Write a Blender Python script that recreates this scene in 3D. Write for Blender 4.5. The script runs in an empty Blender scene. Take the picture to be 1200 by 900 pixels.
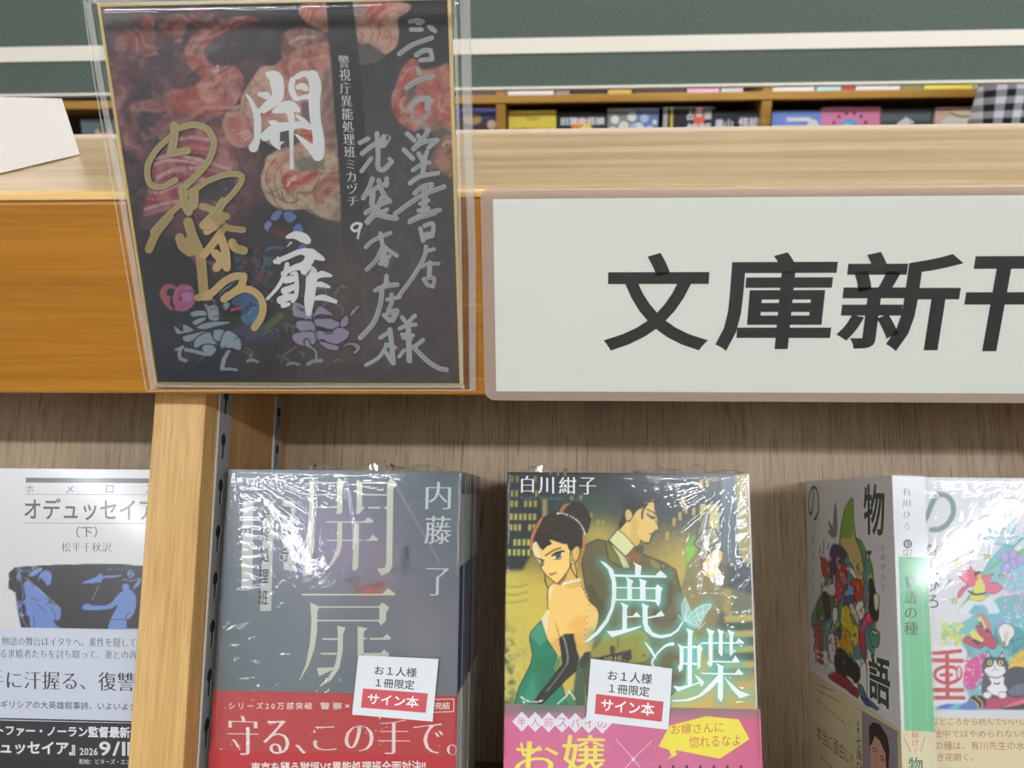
import bpy, math, random
import numpy as np
from mathutils import Vector, Matrix
from mathutils.geometry import tessellate_polygon

scene = bpy.context.scene
COL = scene.collection
random.seed(7)
RNG = np.random.RandomState(11)

# ------------------------------------------------------------------ camera, light, exposure
CAM_F = 883.1                                   # focal length in pixels of the 1200 px wide frame
CAM_PITCH, CAM_YAW, CAM_ROLL = 0.2946, -0.0492, -0.0103
CAM_C = np.array([0.1554, -0.2853, 0.0853])


def cam_axes():
    cp, sp = math.cos(CAM_PITCH), math.sin(CAM_PITCH)
    cy, sy = math.cos(CAM_YAW), math.sin(CAM_YAW)
    f = np.array([sy * cp, cy * cp, -sp])
    r = np.array([cy, -sy, 0.0])
    u = np.cross(r, f)
    cr, sr = math.cos(CAM_ROLL), math.sin(CAM_ROLL)
    return np.array([cr * r + sr * u, -sr * r + cr * u, f])


CAM_R = cam_axes()
cam_data = bpy.data.cameras.new('camera')
cam = bpy.data.objects.new('camera', cam_data)
COL.objects.link(cam)
cam_data.sensor_width = 36.0
cam_data.lens = CAM_F / 1200.0 * 36.0
cam_data.clip_start = 0.01
cam_data.clip_end = 50
cam_data.dof.use_dof = True
cam_data.dof.focus_distance = 0.315
cam_data.dof.aperture_fstop = (cam_data.lens / 1000.0) / 0.0017
_m = Matrix.Identity(4)
for i in range(3):
    _m[i][0], _m[i][1], _m[i][2], _m[i][3] = CAM_R[0][i], CAM_R[1][i], -CAM_R[2][i], CAM_C[i]
cam.matrix_world = _m
scene.camera = cam

scene.view_settings.view_transform = 'Standard'
scene.view_settings.look = 'None'
scene.view_settings.gamma = 1.0
scene.view_settings.use_curve_mapping = False
scene.view_settings.exposure = 0.0

LAMP_POWER = 34.5          # emission of the long lamp diffusers
# long lamps on the ceiling: x, y of the middle, length, runs along x?, strength
LAMPS = [(-1.40, -2.32, 1.9, True, 2.75), (1.55, -2.32, 1.9, True, 3.3),
         (-1.9, .42, 1.5, True, .6), (.15, .42, 1.3, True, .95), (1.7, .42, 1.7, True, 1.35),  # unseen row over the aisle, added to brighten far books and top board
         (-2.05, -3.35, 1.5, False, .95), (-1.25, -3.35, 1.5, False, .75), (1.15, -3.35, 1.5, False, .95), (2.35, -3.35, 1.5, False, .95)]
LAMP_COLOUR = (.96, 1.0, 1.06)
ROOM_FILL = 0.22           # soft light coming from the rest of the shop
world = bpy.data.worlds.new('world')
scene.world = world
world.use_nodes = True
world.node_tree.nodes['Background'].inputs[0].default_value = (1.0, 0.98, 0.95, 1)
world.node_tree.nodes['Background'].inputs[1].default_value = ROOM_FILL

# ------------------------------------------------------------------ colour + geometry helpers


def lin(c):
    c = np.asarray(c, float) / 255.0
    return np.where(c <= 0.04045, c / 12.92, ((c + 0.055) / 1.055) ** 2.4)


def rgba(c, g=1.0):
    v = np.clip(lin(c) * g, 0, 0.9)
    return (float(v[0]), float(v[1]), float(v[2]), 1.0)


def ray(px, py):
    return np.array([(px - 600.0) / CAM_F, (450.0 - py) / CAM_F, 1.0]) @ CAM_R


def hit(px, py, p0, n):
    v = ray(px, py)
    t = ((np.asarray(p0, float) - CAM_C) @ np.asarray(n, float)) / (v @ np.asarray(n, float))
    return CAM_C + t * v


TILT = math.radians(25.5)          # the display leans back by this much
ST, CT = math.sin(TILT), math.cos(TILT)
S_O = np.array([0.0, 0.003, -0.0065])
S_D = np.array([0.0, CT, -ST])     # into the shelf
S_U = np.array([0.0, ST, CT])      # up along the sloping back


def SP(x, d, h):
    return S_O + np.array([x, 0, 0]) + d * S_D + h * S_U


SHELF_H = -0.178                   # height of the ledge the books stand on, along the slope

# ------------------------------------------------------------------ objects


def tag(o, label=None, cat=None, group=None, kind=None):
    if label:
        o['label'] = label
    if cat:
        o['category'] = cat
    if group:
        o['group'] = group
    if kind:
        o['kind'] = kind
    return o


def empty(name, loc=(0, 0, 0), rot=(0, 0, 0)):
    o = bpy.data.objects.new(name, None)
    COL.objects.link(o)
    o.empty_display_size = 0.02
    o.location = loc
    o.rotation_euler = rot
    return o


def root_matrix(o):
    return np.array(Matrix.LocRotScale(o.location, o.rotation_euler, None))


class MB:
    """collects simple solids into one mesh"""

    def __init__(self):
        self.v, self.f, self.mi = [], [], []

    def add(self, vs, fs, mi=0):
        n = len(self.v)
        self.v += [tuple(map(float, p)) for p in vs]
        self.f += [tuple(i + n for i in f) for f in fs]
        self.mi += [mi] * len(fs)

    def box(self, x0, x1, y0, y1, z0, z1, mi=0):
        self.add([(x0, y0, z0), (x1, y0, z0), (x1, y1, z0), (x0, y1, z0), (x0, y0, z1), (x1, y0, z1), (x1, y1, z1), (x0, y1, z1)],
                 [(0, 3, 2, 1), (4, 5, 6, 7), (0, 1, 5, 4), (1, 2, 6, 5), (2, 3, 7, 6), (3, 0, 4, 7)], mi)

    def prism(self, poly, axis, a0, a1, mi=0):
        """extrude a 2D polygon (list of pairs) along axis 0/1/2"""
        n = len(poly)

        def put(p, a):
            q = [0, 0, 0]
            o = [i for i in range(3) if i != axis]
            q[o[0]], q[o[1]], q[axis] = p[0], p[1], a
            return q
        vs = [put(p, a0) for p in poly] + [put(p, a1) for p in poly]
        fs = [tuple(range(n))[::-1], tuple(range(n, 2 * n))] + [(i, (i + 1) % n, n + (i + 1) % n, n + i) for i in range(n)]
        self.add(vs, fs, mi)

    def tube(self, pts, r, seg=8, mi=0):
        pts = [Vector(p) for p in pts]
        rs = r if isinstance(r, (list, tuple)) else [r] * len(pts)
        rings = []
        for i, p in enumerate(pts):
            d = (pts[min(i + 1, len(pts) - 1)] - pts[max(i - 1, 0)]).normalized()
            a = d.orthogonal().normalized() if abs(d.z) < .9 else d.cross(Vector((1, 0, 0))).normalized()
            b = d.cross(a)
            rings.append([p + rs[i] * (math.cos(2 * math.pi * k / seg) * a + math.sin(2 * math.pi * k / seg) * b) for k in range(seg)])
        vs = [q for ring in rings for q in ring]
        fs = []
        for i in range(len(pts) - 1):
            for k in range(seg):
                fs.append((i * seg + k, i * seg + (k + 1) % seg, (i + 1) * seg + (k + 1) % seg, (i + 1) * seg + k))
        fs += [tuple(range(seg))[::-1], tuple(range((len(pts) - 1) * seg, len(pts) * seg))]
        self.add(vs, fs, mi)

    def build(self, name, mats, parent=None, smooth=False, bevel=0.0, seg=2, fixn=True):
        me = bpy.data.meshes.new(name)
        me.from_pydata(self.v, [], self.f)
        for m in (mats if isinstance(mats, (list, tuple)) else [mats]):
            me.materials.append(m)
        me.polygons.foreach_set('material_index', self.mi)
        if fixn:
            import bmesh
            bm = bmesh.new()
            bm.from_mesh(me)
            bmesh.ops.recalc_face_normals(bm, faces=bm.faces)
            bm.to_mesh(me)
            bm.free()
        if smooth:
            me.polygons.foreach_set('use_smooth', [True] * len(me.polygons))
        o = bpy.data.objects.new(name, me)
        COL.objects.link(o)
        if parent is not None:
            o.parent = parent
        if bevel > 0:
            b = o.modifiers.new('bevel', 'BEVEL')
            b.width = bevel
            b.segments = seg
            b.limit_method = 'ANGLE'
            b.angle_limit = math.radians(40)
        return o


# ------------------------------------------------------------------ materials


def mat(name, col=(200, 200, 200), rough=0.5, g=1.0, metal=0.0, spec=0.5, coat=0.0, coat_rough=0.1):
    m = bpy.data.materials.new(name)
    m.use_nodes = True
    b = m.node_tree.nodes['Principled BSDF']
    b.inputs['Base Color'].default_value = rgba(col, g)
    b.inputs['Roughness'].default_value = rough
    b.inputs['Metallic'].default_value = metal
    b.inputs['Specular IOR Level'].default_value = spec
    b.inputs['Coat Weight'].default_value = coat
    b.inputs['Coat Roughness'].default_value = coat_rough
    return m


def wood(name, dark, mid, light, along, fine=260.0, coarse=24.0, stretch=0.04, rough=0.4, spec=0.4, coat=0.0, pores=0.0, porecol=(60, 45, 30), bump=0.0, g=1.0, pore_lo=.60, pore_len=.05, pore_den=700.0):
    """procedural wood: noise stretched along one local axis (0, 1 or 2), optional dark pores"""
    m = mat(name, mid, rough, spec=spec, coat=coat)
    nt = m.node_tree
    L = nt.links.new
    bsdf = nt.nodes['Principled BSDF']
    tc = nt.nodes.new('ShaderNodeTexCoord')

    def noise(scale, st, det=4, rgh=.6, dist=0.0):
        mp = nt.nodes.new('ShaderNodeMapping')
        s = [scale] * 3
        s[along] = scale * st
        mp.inputs['Scale'].default_value = s
        L(tc.outputs['Object'], mp.inputs['Vector'])
        n = nt.nodes.new('ShaderNodeTexNoise')
        n.inputs['Scale'].default_value = 1.0
        n.inputs['Detail'].default_value = det
        n.inputs['Roughness'].default_value = rgh
        n.inputs['Distortion'].default_value = dist
        L(mp.outputs['Vector'], n.inputs['Vector'])
        return n
    a = noise(coarse, stretch * 2.0, 3, .55, .4)
    b = noise(fine, stretch, 4, .65, .1)
    mx = nt.nodes.new('ShaderNodeMath')
    mx.operation = 'MULTIPLY_ADD'
    mx.inputs[1].default_value = 0.5
    L(a.outputs['Fac'], mx.inputs[0])
    h = nt.nodes.new('ShaderNodeMath')
    h.operation = 'MULTIPLY'
    h.inputs[1].default_value = 0.5
    L(b.outputs['Fac'], h.inputs[0])
    L(h.outputs[0], mx.inputs[2])
    cr = nt.nodes.new('ShaderNodeValToRGB')
    cr.color_ramp.elements[0].position = .33
    cr.color_ramp.elements[0].color = rgba(dark, g)
    cr.color_ramp.elements[1].position = .67
    cr.color_ramp.elements[1].color = rgba(light, g)
    e = cr.color_ramp.elements.new(.5)
    e.color = rgba(mid, g)
    L(mx.outputs[0], cr.inputs['Fac'])
    out = cr.outputs['Color']
    if pores > 0:
        p = noise(pore_den, pore_len, 2, .5, .0)
        rp = nt.nodes.new('ShaderNodeValToRGB')
        rp.color_ramp.elements[0].position = pore_lo
        rp.color_ramp.elements[0].color = (0, 0, 0, 1)
        rp.color_ramp.elements[1].position = pore_lo + .1
        rp.color_ramp.elements[1].color = (pores, pores, pores, 1)
        L(p.outputs['Fac'], rp.inputs['Fac'])
        mi = nt.nodes.new('ShaderNodeMix')
        mi.data_type = 'RGBA'
        L(rp.outputs['Color'], mi.inputs[0])
        L(out, mi.inputs[6])
        mi.inputs[7].default_value = rgba(porecol, g)
        out = mi.outputs[2]
    L(out, bsdf.inputs['Base Color'])
    if bump > 0:
        bp = nt.nodes.new('ShaderNodeBump')
        bp.inputs['Strength'].default_value = bump
        bp.inputs['Distance'].default_value = 0.0005
        L(b.outputs['Fac'], bp.inputs['Height'])
        L(bp.outputs['Normal'], bsdf.inputs['Normal'])
    return m


def printed(name, rough=0.3, spec=0.5, coat=0.0, coat_rough=.08):
    """surface that carries a printed picture: colours come from the mesh itself"""
    m = mat(name, (255, 255, 255), rough, spec=spec, coat=coat, coat_rough=coat_rough)
    nt = m.node_tree
    at = nt.nodes.new('ShaderNodeVertexColor')
    at.layer_name = 'ink'
    nt.links.new(at.outputs['Color'], nt.nodes['Principled BSDF'].inputs['Base Color'])
    return m


def film(name, rough=0.08, gain=1.0, base=0.02, milky=0.0, milk=(210, 205, 200), bump=0.0, bscale=300.0, ior=1.5, tint=(250, 250, 250)):
    """thin clear plastic: see-through, with a Fresnel gloss and an optional milky share"""
    m = bpy.data.materials.new(name)
    m.use_nodes = True
    nt = m.node_tree
    L = nt.links.new
    nt.nodes.remove(nt.nodes['Principled BSDF'])
    out = nt.nodes['Material Output']
    tr = nt.nodes.new('ShaderNodeBsdfTransparent')
    tr.inputs['Color'].default_value = rgba(tint, 1.1) if tint[0] < 245 else (.98, .98, .98, 1)
    gl = nt.nodes.new('ShaderNodeBsdfAnisotropic')
    gl.inputs['Roughness'].default_value = rough
    gl.inputs['Color'].default_value = (1, 1, 1, 1)
    fr = nt.nodes.new('ShaderNodeFresnel')
    fr.inputs['IOR'].default_value = ior
    ma = nt.nodes.new('ShaderNodeMath')
    ma.operation = 'MULTIPLY_ADD'
    ma.use_clamp = True
    ma.inputs[1].default_value = gain
    ma.inputs[2].default_value = base
    L(fr.outputs[0], ma.inputs[0])
    mx = nt.nodes.new('ShaderNodeMixShader')
    L(ma.outputs[0], mx.inputs[0])
    src = tr.outputs[0]
    if milky > 0:
        df = nt.nodes.new('ShaderNodeBsdfDiffuse')
        df.inputs['Color'].default_value = rgba(milk)
        m2 = nt.nodes.new('ShaderNodeMixShader')
        m2.inputs[0].default_value = milky
        L(tr.outputs[0], m2.inputs[1])
        L(df.outputs[0], m2.inputs[2])
        src = m2.outputs[0]
    L(src, mx.inputs[1])
    L(gl.outputs[0], mx.inputs[2])
    L(mx.outputs[0], out.inputs['Surface'])
    if bump > 0:
        tc = nt.nodes.new('ShaderNodeTexCoord')
        ns = nt.nodes.new('ShaderNodeTexNoise')
        ns.inputs['Scale'].default_value = bscale
        ns.inputs['Detail'].default_value = 2
        ns.inputs['Distortion'].default_value = 1.2
        L(tc.outputs['Object'], ns.inputs['Vector'])
        bp = nt.nodes.new('ShaderNodeBump')
        bp.inputs['Strength'].default_value = bump
        bp.inputs['Distance'].default_value = 0.001
        L(ns.outputs['Fac'], bp.inputs['Height'])
        L(bp.outputs['Normal'], gl.inputs['Normal'])
        L(bp.outputs['Normal'], fr.inputs['Normal'])
    return m


# ------------------------------------------------------------------ lettering
_gc = {}


def glyph(ch):
    """outline mesh of one character: points, triangles, boundary offset direction, advance"""
    if ch in _gc:
        return _gc[ch]
    c = bpy.data.curves.new('g', 'FONT')
    c.body = ch
    c.size = 1.0
    c.resolution_u = 3
    o = bpy.data.objects.new('g', c)
    me = o.to_mesh()
    n = len(me.vertices)
    co = np.zeros(n * 3)
    me.vertices.foreach_get('co', co)
    P = co.reshape(-1, 3)[:, :2].copy()
    F = [tuple(p.vertices) for p in me.polygons]
    o.to_mesh_clear()
    bpy.data.objects.remove(o)
    bpy.data.curves.remove(c)
    # signed area so that every face is counter-clockwise
    G = []
    for f in F:
        a = sum(P[f[i]][0] * P[f[(i + 1) % len(f)]][1] - P[f[(i + 1) % len(f)]][0] * P[f[i]][1] for i in range(len(f)))
        G.append(f if a >= 0 else f[::-1])
    F = G
    # weld coincident points
    key = {}
    mp = []
    for p in P:
        k = (round(p[0], 5), round(p[1], 5))
        mp.append(key.setdefault(k, len(key)))
    Q = np.zeros((len(key), 2))
    for i, p in enumerate(P):
        Q[mp[i]] = p
    F = [tuple(mp[i] for i in f) for f in F]
    F = [f for f in F if len(set(f)) == len(f)]
    cnt = {}
    for f in F:
        for i in range(len(f)):
            a, b = f[i], f[(i + 1) % len(f)]
            cnt[(a, b)] = cnt.get((a, b), 0) + 1
    N = [[] for _ in Q]
    for (a, b) in cnt:
        if (b, a) not in cnt:
            d = Q[b] - Q[a]
            l = np.hypot(*d)
            if l > 1e-9:
                nrm = np.array([d[1], -d[0]]) / l
                N[a].append(nrm)
                N[b].append(nrm)
    D = np.zeros_like(Q)
    for i, ns in enumerate(N):
        if len(ns) >= 2:
            s = ns[0] + ns[1]
            k = 1 + ns[0] @ ns[1]
            D[i] = s / max(k, .35)
    adv = 1.0 if ord(ch) > 0x2000 else (float(Q[:, 0].max() - Q[:, 0].min()) + .12 if len(Q) else .35)
    if ord(ch) <= 0x2000 and len(Q):
        Q[:, 0] -= Q[:, 0].min() - .06
    _gc[ch] = (Q, F, D, adv)
    return _gc[ch]


def layout(s, vert=False, w=0.0, mincho=0.0, track=0.0):
    """one line of text -> points, faces (em units); mincho thins the level strokes and fattens the upright ones"""
    P, F = [], []
    n = 0
    x = y = 0.0
    for ch in s:
        if ch in ' \u3000':
            if vert:
                y -= .5
            else:
                x += .5
            continue
        q, f, d, adv = glyph(ch)
        if len(q) == 0:
            continue
        thin = .022 if len(q) < 60 else (.014 if len(q) < 100 else .007)
        off = d * np.array([w + mincho * .010, w - mincho * thin])
        p = q + off + np.array([x, y])
        if vert and adv < 1:
            p[:, 0] += (1 - adv) / 2
        P.append(p)
        F += [tuple(i + n for i in t) for t in f]
        n += len(p)
        if vert:
            y -= 1.0 + track
        else:
            x += adv + track
    return np.vstack(P), F


def catmull(pts, k=6, closed=False):
    p = np.asarray(pts, float)
    n = len(p)
    out = []
    for i in range(n if closed else n - 1):
        if closed:
            a, b, c, d = p[(i - 1) % n], p[i], p[(i + 1) % n], p[(i + 2) % n]
        else:
            a, b, c, d = p[max(i - 1, 0)], p[i], p[i + 1], p[min(i + 2, n - 1)]
        for j in range(k):
            t = j / k
            out.append(.5 * ((2 * b) + (-a + c) * t + (2 * a - 5 * b + 4 * c - d) * t * t + (-a + 3 * b - 3 * c + d) * t ** 3))
    if not closed:
        out.append(p[-1])
    return np.array(out)


def view(x0, y0, s):
    """points measured in an enlarged crop of the photograph -> frame pixels"""
    def f(*a):
        a = np.asarray(a, float).reshape(-1, 2)
        return np.c_[x0 + a[:, 0] / s, y0 + a[:, 1] / s]
    return f


_lat = RNG.rand(64, 64)


def vnoise(x, y):
    xi, yi = np.floor(x).astype(int), np.floor(y).astype(int)
    fx, fy = x - xi, y - yi
    fx, fy = fx * fx * (3 - 2 * fx), fy * fy * (3 - 2 * fy)
    g = lambda a, b: _lat[a % 64, b % 64]
    return (g(xi, yi) * (1 - fx) + g(xi + 1, yi) * fx) * (1 - fy) + (g(xi, yi + 1) * (1 - fx) + g(xi + 1, yi + 1) * fx) * fy


def fbm(x, y, o=4):
    s, a, t = 0, .5, 0
    for i in range(o):
        s = s + a * vnoise(x * 2 ** i + 17 * i, y * 2 ** i + 5 * i)
        t += a
        a *= .55
    return s / t


class Sheet:
    """A printed flat surface of a thing. Its picture is painted on a fine grid, lettering and marks are flat
    shapes of their own just above it; everything becomes ONE mesh with the colours stored in it."""

    def __init__(self, root, p0, e1, e2, n, w, h, gain=1.0):
        M = root_matrix(root) if root is not None else np.eye(4)
        self.root = root
        self.p0, self.e1, self.e2, self.n = [np.asarray(v, float) for v in (p0, e1, e2, n)]
        self.W, self.H, self.gain = w, h, gain
        R = M[:3, :3]
        self.wp0 = R @ self.p0 + M[:3, 3]
        self.we1, self.we2, self.wn = R @ self.e1, R @ self.e2, R @ self.n
        self.z = 2e-5
        self.V, self.C, self.F = [], [], []
        self.nv = 0
        self.col = None

    # frame pixel <-> surface coordinates
    def loc(self, pts):
        out = []
        for px, py in np.asarray(pts, float).reshape(-1, 2):
            r = hit(px, py, self.wp0, self.wn) - self.wp0
            out.append((r @ self.we1, r @ self.we2))
        return np.array(out)

    def pix(self, a, b):
        P = self.wp0 + np.outer(a, self.we1) + np.outer(b, self.we2)
        q = (P - CAM_C) @ CAM_R.T
        return 600 + CAM_F * q[:, 0] / q[:, 2], 450 - CAM_F * q[:, 1] / q[:, 2]

    # ---- painted grid
    def grid(self, step, col, a0=0, a1=None, b0=0, b1=None):
        a1 = self.W if a1 is None else a1
        b1 = self.H if b1 is None else b1
        nx, ny = max(2, int(round((a1 - a0) / step)) + 1), max(2, int(round((b1 - b0) / step)) + 1)
        A, B = np.meshgrid(np.linspace(a0, a1, nx), np.linspace(b0, b1, ny))
        self.A, self.B, self.nx, self.ny = A.ravel(), B.ravel(), nx, ny
        self.X, self.Y = self.pix(self.A, self.B)
        self.col = np.tile(np.asarray(col, float), (nx * ny, 1))
        return self

    def mixc(self, a, col):
        a = np.asarray(a)[..., None] if np.ndim(a) else a
        self.col = self.col * (1 - a) + np.asarray(col, float) * a

    def sel(self, x0, y0, x1, y1):
        return np.nonzero((self.X >= x0) & (self.X <= x1) & (self.Y >= y0) & (self.Y <= y1))[0]

    def _mix(self, idx, a, col):
        a = a[:, None]
        self.col[idx] = self.col[idx] * (1 - a) + np.asarray(col, float) * a

    def poly(self, pts, col, soft=.9, a=1.0, sm=True, line=None, lw=1.0):
        pts = np.asarray(pts, float)
        ring = catmull(pts, 5, True) if sm else pts
        idx = self.sel(ring[:, 0].min() - soft - 2, ring[:, 1].min() - soft - 2, ring[:, 0].max() + soft + 2, ring[:, 1].max() + soft + 2)
        if not len(idx):
            return
        x, y = self.X[idx], self.Y[idx]
        d2 = np.full(len(idx), 1e9)
        ins = np.zeros(len(idx), bool)
        n = len(ring)
        for i in range(n):
            ax, ay = ring[i]
            bx, by = ring[(i + 1) % n]
            dx, dy = bx - ax, by - ay
            t = np.clip(((x - ax) * dx + (y - ay) * dy) / (dx * dx + dy * dy + 1e-12), 0, 1)
            d2 = np.minimum(d2, (x - ax - t * dx) ** 2 + (y - ay - t * dy) ** 2)
            if ay != by:
                ins ^= ((ay > y) != (by > y)) & (x < (bx - ax) * (y - ay) / (by - ay) + ax)
        sd = np.sqrt(d2) * np.where(ins, -1, 1)
        self._mix(idx, a * np.clip(.5 - sd / soft, 0, 1), col)
        if line is not None:
            self.line(np.vstack([ring, ring[:1]]), lw, line, sm=False)

    def line(self, pts, w, col, a=1.0, soft=.8, sm=True):
        pts = np.asarray(pts, float)
        r = catmull(pts, 5) if sm and len(pts) > 2 else pts
        ws = np.interp(np.linspace(0, 1, len(r)), np.linspace(0, 1, len(w)), w) if np.ndim(w) else np.full(len(r), float(w))
        m = ws.max() / 2 + soft + 1
        idx = self.sel(r[:, 0].min() - m, r[:, 1].min() - m, r[:, 0].max() + m, r[:, 1].max() + m)
        if not len(idx):
            return
        x, y = self.X[idx], self.Y[idx]
        best = np.full(len(idx), 1e9)
        for i in range(len(r) - 1):
            ax, ay = r[i]
            dx, dy = r[i + 1] - r[i]
            t = np.clip(((x - ax) * dx + (y - ay) * dy) / (dx * dx + dy * dy + 1e-12), 0, 1)
            d = np.hypot(x - ax - t * dx, y - ay - t * dy) - (ws[i] * (1 - t) + ws[i + 1] * t) / 2
            best = np.minimum(best, d)
        self._mix(idx, a * np.clip(.5 - best / soft, 0, 1), col)

    def blob(self, cx, cy, rx, ry, col, a=1.0, rot=0.0, p=2.0):
        m = 3 * max(rx, ry)
        idx = self.sel(cx - m, cy - m, cx + m, cy + m)
        if not len(idx):
            return
        c, s = math.cos(rot), math.sin(rot)
        dx, dy = self.X[idx] - cx, self.Y[idx] - cy
        u, v = (dx * c + dy * s) / rx, (-dx * s + dy * c) / ry
        self._mix(idx, a * np.exp(-np.power(u * u + v * v, p / 2)), col)

    # ---- flat shapes above the grid
    def _tick(self):
        self.z += 4e-6

    def put(self, ab, faces, col):
        """shape given in surface coordinates"""
        ab = np.clip(np.asarray(ab, float), 0, [self.W, self.H])     # print ends at the edge of the sheet
        v = self.p0 + np.outer(ab[:, 0], self.e1) + np.outer(ab[:, 1], self.e2) + self.z * self.n
        c = np.asarray(col, float)
        self.V.append(v)
        self.C.append(np.tile(c, (len(v), 1)) if c.ndim == 1 else c)
        self.F += [tuple(i + self.nv for i in f) for f in faces]
        self.nv += len(v)

    def shape(self, pts, col, sm=False, local=False):
        r = np.asarray(pts, float).reshape(-1, 2)
        if sm:
            r = catmull(r, 5, True)
        ab = r if local else self.loc(r)
        tri = tessellate_polygon([[Vector((a, b, 0)) for a, b in ab]])
        self._tick()
        self.put(ab, [tuple(t) for t in tri], col)

    def brush(self, pts, w, col, sm=True, cap=True, local=False, k=6):
        r = np.asarray(pts, float).reshape(-1, 2)
        r = catmull(r, k) if sm and len(r) > 2 else r
        ws = np.interp(np.linspace(0, 1, len(r)), np.linspace(0, 1, len(w)), w) if np.ndim(w) else np.full(len(r), float(w))
        d = np.gradient(r, axis=0)
        d /= np.maximum(np.hypot(d[:, 0], d[:, 1]), 1e-9)[:, None]
        nrm = np.c_[-d[:, 1], d[:, 0]]
        L, R = r + nrm * ws[:, None] / 2, r - nrm * ws[:, None] / 2
        n = len(r)
        P = [*L, *R]
        F = [(i, i + 1, n + i + 1, n + i) for i in range(n - 1)]
        if cap:
            for c, dr, wd in ((r[0], -d[0], ws[0]), (r[-1], d[-1], ws[-1])):
                b = len(P)
                an = math.atan2(dr[1], dr[0])
                ks = 7
                P += [c + wd / 2 * np.array([math.cos(an + math.pi * (j / (ks - 1) - .5)), math.sin(an + math.pi * (j / (ks - 1) - .5))]) for j in range(ks)]
                F.append(tuple(range(b, b + ks)))
        self._tick()
        self.put(np.array(P) if local else self.loc(P), F, col)

    def disc(self, x, y, r, col, ry=None):
        self.shape([(x + r * math.cos(t), y + (ry or r) * math.sin(t)) for t in np.linspace(0, 2 * math.pi, 14)[:-1]], col)

    def text(self, s, box, col, vert=False, w=0.0, mincho=0.0, rot=0.0, quad=None, track=0.0, tick=True):
        """ink of the text fills the box (left, top, right, bottom in frame pixels), upright on the surface"""
        P, F = layout(s, vert, w, mincho, track)
        lo, hi = P.min(0), P.max(0)
        U = (P - lo) / np.maximum(hi - lo, 1e-6)
        if quad is not None:
            q = self.loc(quad)      # top left, top right, bottom right, bottom left
            tl, tr, br, bl = q
            u, v = U[:, :1], U[:, 1:]
            ab = (bl * (1 - u) + br * u) * (1 - v) + (tl * (1 - u) + tr * u) * v
        else:
            x0, y0, x1, y1 = box
            xm, ym = (x0 + x1) / 2, (y0 + y1) / 2
            l, r_, t, b = self.loc([(x0, ym), (x1, ym), (xm, y0), (xm, y1)])
            ab = np.c_[l[0] + U[:, 0] * (r_[0] - l[0]), b[1] + U[:, 1] * (t[1] - b[1])]
        if tick:
            self._tick()
        self.put(ab, F, col)

    # ---- finish
    def build(self, name, material, parent, body=None, body_col=(235, 233, 228)):
        """body: (x0,x1,y0,y1,z0,z1) thickness of the sheet in local coordinates, joined to the print"""
        vs, cs, fs = [], [], []
        n = 0
        if body is not None:
            b = MB()
            for bx in (body if isinstance(body, list) else [body]):
                b.box(*bx)
            vs.append(np.array(b.v))
            cs.append(np.tile(np.asarray(body_col, float), (len(b.v), 1)))
            fs += b.f
            n = len(b.v)
        if self.col is not None:
            v = self.p0 + np.outer(self.A, self.e1) + np.outer(self.B, self.e2) + 1.5e-5 * self.n
            vs.append(v)
            cs.append(self.col)
            i = np.arange(self.nx * self.ny).reshape(self.ny, self.nx)
            q = np.stack([i[:-1, :-1], i[:-1, 1:], i[1:, 1:], i[1:, :-1]], -1).reshape(-1, 4) + n
            fs += list(map(tuple, q.tolist()))
            n += len(v)
        if self.V:
            vs += self.V
            cs += self.C
            fs += [tuple(k + n for k in f) for f in self.F]
        V, C = np.vstack(vs), np.vstack(cs)
        me = bpy.data.meshes.new(name)
        me.from_pydata(V.tolist(), [], fs)
        at = me.color_attributes.new('ink', 'FLOAT_COLOR', 'POINT')
        c4 = np.ones((len(V), 4))
        c4[:, :3] = np.clip(lin(np.clip(C, 0, 255)) * self.gain, 0, .9)
        at.data.foreach_set('color', c4.ravel())
        me.materials.append(material)
        o = bpy.data.objects.new(name, me)
        COL.objects.link(o)
        o.parent = parent
        return o
# ------------------------------------------------------------------ the shop around the shelf
FLOOR_Z, CEIL_Z = -1.25, 1.45
M_floor = wood('floor_vinyl', (124, 118, 110), (136, 130, 120), (148, 142, 132), 0, 60, 6, .1, rough=.35)
M_ceil = mat('ceiling_board', (226, 226, 225), .9)
M_wall = mat('wall_paint', (186, 182, 176), .8)
M_base = mat('baseboard_vinyl', (110, 100, 92), .5)


def slab(name, x0, x1, y0, y1, z0, z1, m):
    b = MB()
    b.box(x0, x1, y0, y1, z0, z1)
    o = b.build(name, m)
    tag(o, kind='structure')
    return o


RX0, RX1, RY0, RY1 = -3.6, 3.9, -4.2, 1.66
slab('floor', RX0, RX1, RY0, RY1, FLOOR_Z - .1, FLOOR_Z, M_floor)
slab('ceiling', RX0, RX1, RY0, RY1, CEIL_Z, CEIL_Z + .1, M_ceil)
slab('wall_back', RX0 - .1, RX1 + .1, RY1, RY1 + .1, FLOOR_Z - .1, CEIL_Z + .1, M_wall)
slab('wall_front', RX0 - .1, RX1 + .1, RY0 - .1, RY0, FLOOR_Z - .1, CEIL_Z + .1, M_wall)
slab('wall_left', RX0 - .1, RX0, RY0, RY1, FLOOR_Z - .1, CEIL_Z + .1, M_wall)
slab('wall_right', RX1, RX1 + .1, RY0, RY1, FLOOR_Z - .1, CEIL_Z + .1, M_wall)
slab('baseboard_front', RX0, RX1, RY0, RY0 + .012, FLOOR_Z, FLOOR_Z + .08, M_base)

# long ceiling lamps: housing + diffuser that gives off the light
M_lampbody = mat('lamp_housing', (235, 235, 235), .4)


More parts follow.
